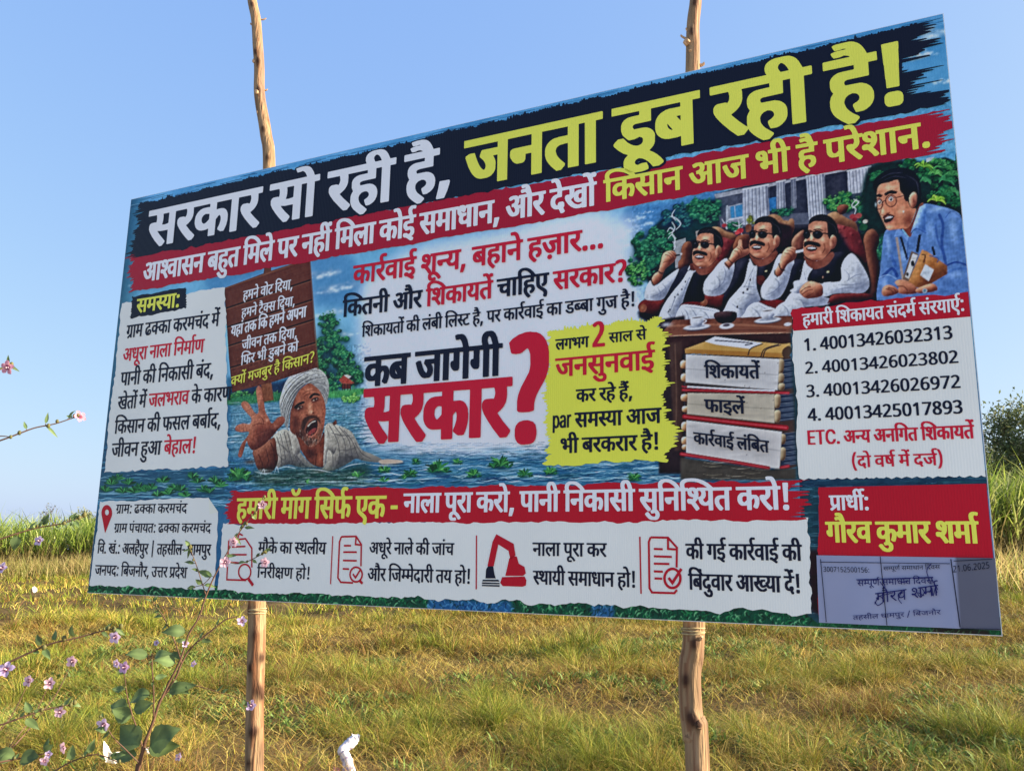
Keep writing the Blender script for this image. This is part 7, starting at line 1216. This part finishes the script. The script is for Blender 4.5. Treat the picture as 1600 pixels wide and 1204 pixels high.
# ------------------------------------------------------------------ flowering shrubs in the foreground
M_STEM = mat("shrub_stem", (.115, .062, .040), .7, .2, noise=(60, .3, 3)); M_SHRUB = mat("shrub_leaves", attr=True, rough=.55, spec=.25, trans=.28, noise=(45, .22, 4)); M_PETAL = mat("pink_petals", attr=True, rough=.55, spec=.15, trans=.35); M_BUD = mat("green_buds", (.13, .12, .05), .7, .1, noise=(80, .3, 2))
def at(px, py, dist): return EYE+cam.matrix_world.to_3x3() @ Vector(((px-800)/1322.896, -(py-602)/1322.896, -1.0))*dist
RIGHT = cam.matrix_world.to_3x3() @ Vector((1, 0, 0))
class Shrub:
    def __init__(s, name, label, base):
        s.root = empty(name, base); tag(s.root, label, "shrub", None); s.o = Vector(base); s.SV, s.SF = [], []; s.LV, s.LF, s.LC = [], [], []; s.BV, s.BF = [], []; s.fl = []
    def stem(s, pts, r0, r1):
        r0, r1 = r0*.55, r1*.62
        A = smooth3(np.array([list(p) for p in pts]), 5*len(pts)); n = len(A)
        tube(s.SV, s.SF, [Vector(p)-s.o for p in A], [r0+(r1-r0)*i/(n-1) for i in range(n)], 6); return A
    def leaf(s, p, d, L, W, up, rg, lobed=False, col=None):
        """cupped, slightly folded leaf starting at p along d"""
        L, W = L*.70, W*.56; d = d.normalized(); x = d.cross(up).normalized(); n = x.cross(d); b = len(s.LV); N = 14
        c = np.array(col if col else (.105, .155, .055))*rg.uniform(.75, 1.3); cy = rg.uniform(-.5, .5); ph = rg.uniform(0, 6)
        for i in range(N):
            t = i/(N-1); w = W*(math.sin(math.pi*t**.68)+.012)*(1+.06*math.sin(t*31+ph)); q = p+d*L*t+n*L*(-.16*t*t+.06*math.sin(t*5+ph)); hh = w*.28+cy*w*.25*t
            for sx in (-1, -.5, 0, .5, 1): s.LV.append(tuple(q+x*w*sx+n*(hh*abs(sx)+.05*w*math.sin(7*t+sx*4))-s.o)); s.LC.append(c*(1.35 if sx == 0 else 1.0))
        for i in range(N-1):
            for k in range(4): a = b+i*5+k; s.LF.append((a, a+1, a+6, a+5))
    def bud(s, p, r):
        r = r*.56
        b = len(s.LV); n1, n2 = 5, 7
        for i in range(n1+1):
            for k in range(n2): a, e = math.pi*i/n1, 6.2832*k/n2; s.LV.append(tuple(p+Vector((math.sin(a)*math.cos(e), math.sin(a)*math.sin(e), 1.25*math.cos(a)))*r-s.o)); s.LC.append(np.array((.16, .15, .05))*(.8+.4*i/n1))
        for i in range(n1):
            for k in range(n2): s.LF.append((b+i*n2+k, b+i*n2+(k+1) % n2, b+(i+1)*n2+(k+1) % n2, b+(i+1)*n2+k))
    def flower(s, p, face, R_, rg, pink):
        f = face.normalized(); x = f.orthogonal().normalized(); y = f.cross(x); V, F, C_ = [], [], []
        for k in range(5):
            a0 = 6.2832*k/5+rg.uniform(-.1, .1); cup = rg.uniform(.35, .75); N = 6; b = len(V); Lk = R_*rg.uniform(.9, 1.1)
            for i in range(N):
                t = i/(N-1); w = .36*R_*math.sin(math.pi*(.06+.80*t**1.25))**.8*(1 if t < .95 else .8); rr = Lk*(.12+.88*t); hgt = R_*cup*(t**.8)*.6-R_*.12*t*t
                dx = x*math.cos(a0)+y*math.sin(a0); sd = y*math.cos(a0)-x*math.sin(a0)
                for sx in (-1, 0, 1):
                    V.append(tuple(p+dx*rr*(1-.08*abs(sx))+sd*w*sx+f*(hgt+R_*.10*abs(sx)+.03*R_*math.sin(9*t+k))-s.o))
                    base = np.array(pink); core = np.array((.20, .01, .06)); m_ = min(1, max(0, (t-.08)/.3)); C_.append(base*(1+.16*(abs(sx)-.6)-.10*math.sin(k*2.1))*m_+core*(1-m_))
            for i in range(N-1):
                for q in range(2): a = b+i*3+q; F.append((a, a+1, a+4, a+3))
        me = mesh_np("flower", np.array(V), np.array(F), True); set_col(me, np.array(C_)); me.materials.append(M_PETAL); fo = link("flower", me, s.root)
        V, F = [], []; tube(V, F, [p-s.o, p+f*R_*.3-s.o, p+f*R_*.62-s.o], [R_*.10, R_*.07, R_*.10], 6)
        me = bpy.data.meshes.new("stamen_column"); me.from_pydata(V, [], F); me.update(); me.materials.append(M_STAMEN); link("stamen_column", me, fo)
    def done(s):
        me = bpy.data.meshes.new("stem"); me.from_pydata(s.SV, [], s.SF); me.update(); me.polygons.foreach_set('use_smooth', np.ones(len(me.polygons), bool)); me.materials.append(M_STEM); link("stem", me, s.root)
        if s.LV: me = mesh_np("foliage", np.array(s.LV), np.array(s.LF), True); set_col(me, np.array(s.LC)); me.materials.append(M_SHRUB); link("foliage", me, s.root)
M_STAMEN = mat("stamens", (.62, .42, .46), .6)
PINK, LILAC = (.86, .56, .66), (.70, .54, .78)
rg = random.Random(3)
def branch(sh, pix, dist, r0, r1, leaves=(), buds=(), nb=0):
    """pix: drawing positions of a twig, dist: distance or (near, far)"""
    ds = np.linspace(dist[0], dist[1], len(pix)) if isinstance(dist, tuple) else [dist]*len(pix)
    A = sh.stem([at(x, y, d) for (x, y), d in zip(pix, ds)], r0, r1)
    for t, ang, L, W in leaves:                # ang: picture angle of the leaf, 0 = right, 90 = up
        i = min(int(t*(len(A)-1)), len(A)-1); p = Vector(A[i]); a = math.radians(ang); d = RIGHT*math.cos(a)+Vector((0, 0, 1))*math.sin(a)+Vector((0, rg.uniform(-.5, .3), 0))
        up = Vector((rg.uniform(-.4, .4), -.85, rg.uniform(.2, .8))); pet = p+d.normalized()*L*.12; sh.stem([p, p.lerp(pet, .5), pet], .0011, .0009); sh.leaf(pet, d, L, W, up, rg)
    for t, r in buds: sh.bud(Vector(A[min(int(t*(len(A)-1)), len(A)-1)])+Vector((rg.uniform(-1, 1), 0, rg.uniform(-.5, 1)))*.003, r)
    for k in range(nb):
        t = rg.uniform(.35, 1); i = int(t*(len(A)-1)); p = Vector(A[i]); a = rg.choice((-1, 1))*rg.uniform(.5, 1.2); d = (Vector(A[-1])-Vector(A[0])).normalized(); d = d*math.cos(a)+Vector((0, 0, 1))*math.sin(a)
        sh.leaf(p, d, rg.uniform(.012, .026), rg.uniform(.003, .006), Vector((0, -.8, .6)), rg); sh.bud(p+Vector((0, -.003, .002)), rg.uniform(.002, .0035))
    return A
FC = Vector((-.1, -1, .15))
def fl(sh, px, py, d, R_, pink, face=None): R_ *= (.66 if pink[0] > .75 else .68); sh.flower(at(px, py, d), (face or Vector((rg.uniform(-.5, .4), -1, rg.uniform(-.3, .5)))), R_, rg, pink)
# main shrub, standing in front of the board's left pole
D0 = 1.55
b0 = at(205, 1290, D0+.05); b0.z = gz1(b0.x, b0.y); A_ = Shrub("flowering_shrub", "tall leggy pink-flowered shrub in front of the board's lower left corner", b0)
A_.stem([Vector(b0), at(206, 1290, D0), at(216, 1204, D0), at(226, 1160, D0)], .009, .0062)
main = [(226, 1160), (238, 1130), (250, 1095), (262, 1078), (276, 1055), (284, 1035), (300, 1010), (330, 985), (352, 968), (372, 962)]
branch(A_, main, (D0, D0+.06), .0058, .0018, [(.32, 20, .075, .021), (.40, -20, .055, .020), (.60, 170, .05, .012), (.72, -8, .03, .009)], [(.5, .004), (.7, .0035)], 3)
branch(A_, [(250, 1095), (266, 1062), (282, 1030), (294, 992), (310, 965), (322, 930), (335, 900), (350, 872), (368, 840), (388, 812), (404, 795), (413, 777)], (D0, D0+.08), .0042, .0014, [(.18, 168, .055, .024), (.30, 175, .06, .022), (.45, 185, .03, .008), (.55, 160, .045, .011), (.66, 10, .030, .008), (.78, -5, .032, .006)], [(.7, .004), (.8, .0045), (.88, .0045), (.94, .005), (1, .005)], 9)
branch(A_, [(322, 930), (314, 905), (306, 880), (299, 862), (295, 852)], D0+.05, .002, .001, [(.5, 170, .028, .006), (.2, -5, .03, .007), (.95, 120, .02, .007)], [(.9, .004), (1, .005), (.6, .004)], 4)
branch(A_, [(350, 872), (368, 880), (388, 876), (404, 868), (416, 862)], D0+.06, .002, .0012, [(.3, 15, .024, .006), (.6, -30, .018, .005)], [(.5, .004), (.9, .0045), (1, .005)], 4)
branch(A_, [(330, 900), (318, 912), (306, 916)], D0+.05, .0016, .001, [(1, 190, .022, .008), (.6, 140, .02, .008)], [(1, .003)])
branch(A_, [(284, 1035), (276, 1010), (266, 985), (255, 962), (243, 947), (237, 938)], D0+.03, .0026, .0012, [(.3, 0, .03, .008), (.62, 175, .026, .006), (.95, 60, .018, .007)], [(.5, .0035), (.8, .004)], 4)
branch(A_, [(240, 1118), (240, 1080), (238, 1045), (237, 1020)], D0-.02, .0028, .0014, [(.35, 195, .065, .024), (.55, 10, .03, .010), (.98, 172, .055, .020), (.9, 20, .05, .016)], [(.9, .003)], 2)
branch(A_, [(222, 1165), (215, 1140), (207, 1118), (204, 1108)], D0-.04, .0026, .0014, [(.6, 150, .05, .026), (.95, 168, .06, .026), (.95, 20, .055, .022)], [(1, .003)])
branch(A_, [(216, 1204), (222, 1180), (226, 1168)], D0-.06, .004, .003, [(.9, 145, .085, .040), (.95, 32, .085, .044), (.8, 10, .075, .030), (.5, 178, .07, .022)], [])
branch(A_, [(207, 1118), (199, 1088), (196, 1066), (194, 1050)], D0-.05, .0022, .001, [(.5, 172, .035, .012), (.95, 150, .022, .009)], [(1, .004)], 1)
for a_ in [(352, 878, D0+.03, .0165, PINK), (366, 846, D0+.05, .016, PINK), (415, 878, D0+.05, .016, PINK), (410, 788, D0+.06, .014, PINK), (378, 970, D0+.04, .014, LILAC), (393, 1102, D0+.05, .016, LILAC), (195, 1042, D0-.06, .017, (.66, .40, .64)), (183, 1036, D0-.05, .012, LILAC), (303, 1037, D0+.02, .010, LILAC), (245, 1004, D0+.02, .009, LILAC), (290, 1005, D0+.02, .010, LILAC), (280, 1182, D0, .011, LILAC), (260, 1170, D0-.03, .008, (.66, .5, .62))]: fl(A_, *a_)
branch(A_, [(262, 1078), (300, 1070), (345, 1082), (380, 1092), (392, 1096)], D0+.04, .0016, .001, [(.5, 30, .02, .006)], [(1, .004)], 2)
branch(A_, [(216, 1190), (196, 1170), (176, 1150), (164, 1128), (158, 1118)], D0-.1, .002, .001, [(.6, 160, .03, .010)], [(1, .004)], 2); fl(A_, 163, 1131, D0-.1, .018, LILAC)
A_.done()
# shrub reaching in from the left edge
D1 = 1.15
b1 = at(-260, 1290, D1); b1.z = gz1(b1.x, b1.y); B_ = Shrub("flowering_shrub", "nearer shrub whose long bare twigs reach in from the left edge", b1)
hub = at(-230, 1000, D1); B_.stem([Vector(b1), at(-250, 1150, D1), hub], .010, .007)
def twig(y0, pix, r, lv=(), bd_=(), nb=0, d=D1): 
    B_.stem([hub, hub.lerp(at(*pix[0], d), .55)+Vector((0, 0, .01)), at(*pix[0], d)], .0045, r); branch(B_, pix, (d, d+.05), r, r*.45, lv, bd_, nb)
twig(0, [(-60, 706), (0, 688), (30, 677), (55, 668), (85, 662), (110, 654), (122, 650)], .0022, [(.42, 118, .020, .004), (.60, 95, .026, .0042), (.60, -42, .028, .0038), (.82, 62, .02, .005), (.9, 160, .012, .004)], [(.36, .0048), (.62, .005), (.72, .0042), (.9, .004), (.97, .004), (1, .004)])
branch(B_, [(-60, 683), (0, 681), (18, 683)], D1, .0014, .001, (), [(1, .004)])
twig(0, [(-60, 590), (-10, 580), (8, 574), (18, 568)], .0018, [(.8, 95, .02, .004), (.8, -20, .02, .004)], [(.9, .005), (1, .005)], 2)
twig(0, [(-60, 864), (0, 842), (30, 832), (60, 824), (95, 818), (120, 810), (132, 806)], .0022, [(.55, 75, .024, .010), (.35, -100, .03, .012), (.75, 60, .02, .006), (.82, -40, .022, .006), (.2, 185, .03, .010)], [(.5, .004), (.7, .005), (.9, .005), (1, .006)], 6)
twig(0, [(-60, 1062), (0, 1040), (40, 1022), (80, 1005), (120, 996), (160, 985), (190, 980)], .0030, [(.45, 120, .024, .008), (.45, -40, .030, .008), (.66, 100, .024, .010), (.55, 110, .022, .007), (.85, -30, .018, .005), (.1, 140, .03, .008)], [(.45, .006), (.6, .006), (.9, .005), (.95, .006), (1, .006)], 4)
twig(0, [(-60, 1150), (0, 1132), (40, 1118), (70, 1108), (100, 1102), (116, 1098)], .0026, [(.45, 120, .024, .009), (.4, -35, .035, .010), (.2, 160, .03, .01)], [(.6, .005), (.9, .005), (1, .006)], 5)
twig(0, [(-60, 1200), (0, 1190), (40, 1182), (80, 1175)], .003, [(.3, 150, .06, .024), (.6, 10, .04, .020), (.9, 40, .03, .012), (.6, 170, .05, .02), (.95, 100, .025, .009)], [], 2)
branch(B_, [(-40, 1230), (60, 1215), (110, 1190), (150, 1178), (185, 1190)], D1, .0022, .0012, [(.5, 80, .03, .010), (.7, 70, .028, .009), (.9, 10, .03, .008)], [(1, .004)], 3)
for a_ in [(124, 651, D1+.05, .0135, (.80, .30, .38), Vector((.8, -.6, .25))), (13, 574, D1, .014, (.70, .32, .42)), (62, 845, D1+.01, .011, LILAC), (4, 888, D1, .013, LILAC), (181, 994, D1+.06, .015, LILAC), (10, 1046, D1, .017, LILAC), (114, 1032, D1+.5, .018, PINK), (46, 1063, D1+.5, .018, PINK), (78, 1067, D1+.5, .018, PINK), (94, 1112, D1+.04, .013, PINK), (100, 1167, D1+.05, .012, PINK), (70, 1188, D1, .010, PINK), (76, 1178, D1+.02, .008, LILAC)]: fl(B_, *a_)
for px, py in [(114, 1032), (46, 1063), (78, 1067)]: B_.stem([at(px, py, D1+.5), at(px-40, py+70, D1+.45), at(px-140, py+150, D1+.3), hub], .0012, .003)
B_.done()
# ------------------------------------------------------------------ litter
M_LIT = mat("printed_white_cloth", attr=True, rough=.8, spec=.1, noise=(30, .06, 3), bump=(90, .4, .004))
g0 = ground_hit(548, 1215); k = 1/1322.896*(g0-EYE).length
def P3(px, py, dy=0): return at(px, py, ((g0-EYE).length/((at(px, py, 1)-EYE).length)))+Vector((0, dy, 0))
lit = empty("white_printed_wrapper", g0); tag(lit, "bent white packet with faint purple print standing up in the grass", "litter"); V, F, C_ = [], [], []
pts = [P3(548, 1230), P3(545, 1204), P3(542, 1188), P3(538, 1178), P3(534, 1172), P3(542, 1165), P3(550, 1158), P3(556, 1152), P3(559, 1149)]; ws_ = [8, 7.4, 6.6, 5.6, 5, 5.8, 6.2, 5.2, 2]
A2 = smooth3(np.array([list(p) for p in pts]), 34); W2 = np.interp(np.linspace(0, 1, 34), np.linspace(0, 1, 9), ws_)
for i, p in enumerate(A2):
    d = Vector(A2[min(i+1, 33)]-A2[max(i-1, 0)]).normalized(); x = d.cross(Vector((0, 1, 0))).normalized(); y = d.cross(x)
    for q in range(12):
        a = 6.2832*q/12; rr = W2[i]*k*(1+.30*mnoise.noise((math.cos(a)*2.2, math.sin(a)*2.2, i*.55))+.16*(-1)**q+.22*mnoise.noise((q*2.3, i*1.3, 7)))
        V.append(tuple(Vector(p)+x*rr*1.05*math.cos(a)+y*rr*.32*math.sin(a)-g0)); mk = (i % 5 == 0 and i < 18 and q not in (0, 6)) or mnoise.noise((q*1.7, i*.9, 3)) > .42
        C_.append((.36, .30, .46) if mk else (.80, .74, .78))
for i in range(33):
    for q in range(12): F.append((i*12+q, i*12+(q+1) % 12, i*12+12+(q+1) % 12, i*12+12+q))
me = mesh_np("wrapper_tube", np.array(V), np.array(F), True); set_col(me, np.array(C_)); me.materials.append(M_LIT); link("wrapper_tube", me, lit)
def flap(name, pix, col, parent, off=0):
    cpt = sum((P3(*p) for p in pix), Vector())/len(pix); V = [tuple(cpt-g0+Vector((0, -.01+off, .006)))]; n = len(pix)
    for j in (1, 2):
        for i, p in enumerate(pix): q = P3(*p).lerp(cpt, .5*(2-j)); V.append(tuple(q-g0+Vector((0, off+.012*math.sin(i*2.1+j), .01*math.cos(i*1.7)))))
    F = [(0, 1+i, 1+(i+1) % n) for i in range(n)]; me = bpy.data.meshes.new(name); me.from_pydata(V, [], F+[(1+i, 1+n+i, 1+n+(i+1) % n, 1+(i+1) % n) for i in range(n)]); me.update()
    set_col(me, np.tile(np.array(col), (len(V), 1))); me.materials.append(M_LIT); return me
link("torn_end", flap("torn_end", [(549, 1152), (550, 1144), (553, 1148), (559, 1147), (563, 1150), (561, 1156), (553, 1160)], (.82, .76, .80), lit), lit)
link("pink_flap", flap("pink_flap", [(521, 1200), (531, 1198), (534, 1206), (530, 1216), (522, 1214)], (.62, .28, .32), lit), lit)
def scrap(name, label, px, py, pix, col):
    global g0
    g0 = ground_hit(px, py); me = flap(name, pix, col, None); o = tag(link(name, me), label, "litter"); o.location = g0+Vector((0, -.12, .075))
    sm_ = o.modifiers.new("thick", 'SOLIDIFY'); sm_.thickness = .004; return o
scrap("torn_plastic_scrap", "torn white plastic scrap lying in the grass under the big shrub leaves", 207, 1196, [(172, 1172), (178, 1180), (190, 1188), (204, 1187), (206, 1196), (192, 1203), (175, 1201), (173, 1188)], (.84, .78, .66))
scrap("crumpled_plastic_scrap", "crumpled cream plastic scrap beside the torn white scrap", 246, 1186, [(236, 1182), (246, 1178), (256, 1177), (258, 1184), (250, 1190), (238, 1189)], (.80, .66, .52))
scrap("white_paper_scrap", "tiny white paper scrap far out in the grass left of the board", 57, 931, [(53, 922), (57, 919), (61, 922), (61, 927), (57, 930), (54, 927)], (.85, .84, .84))
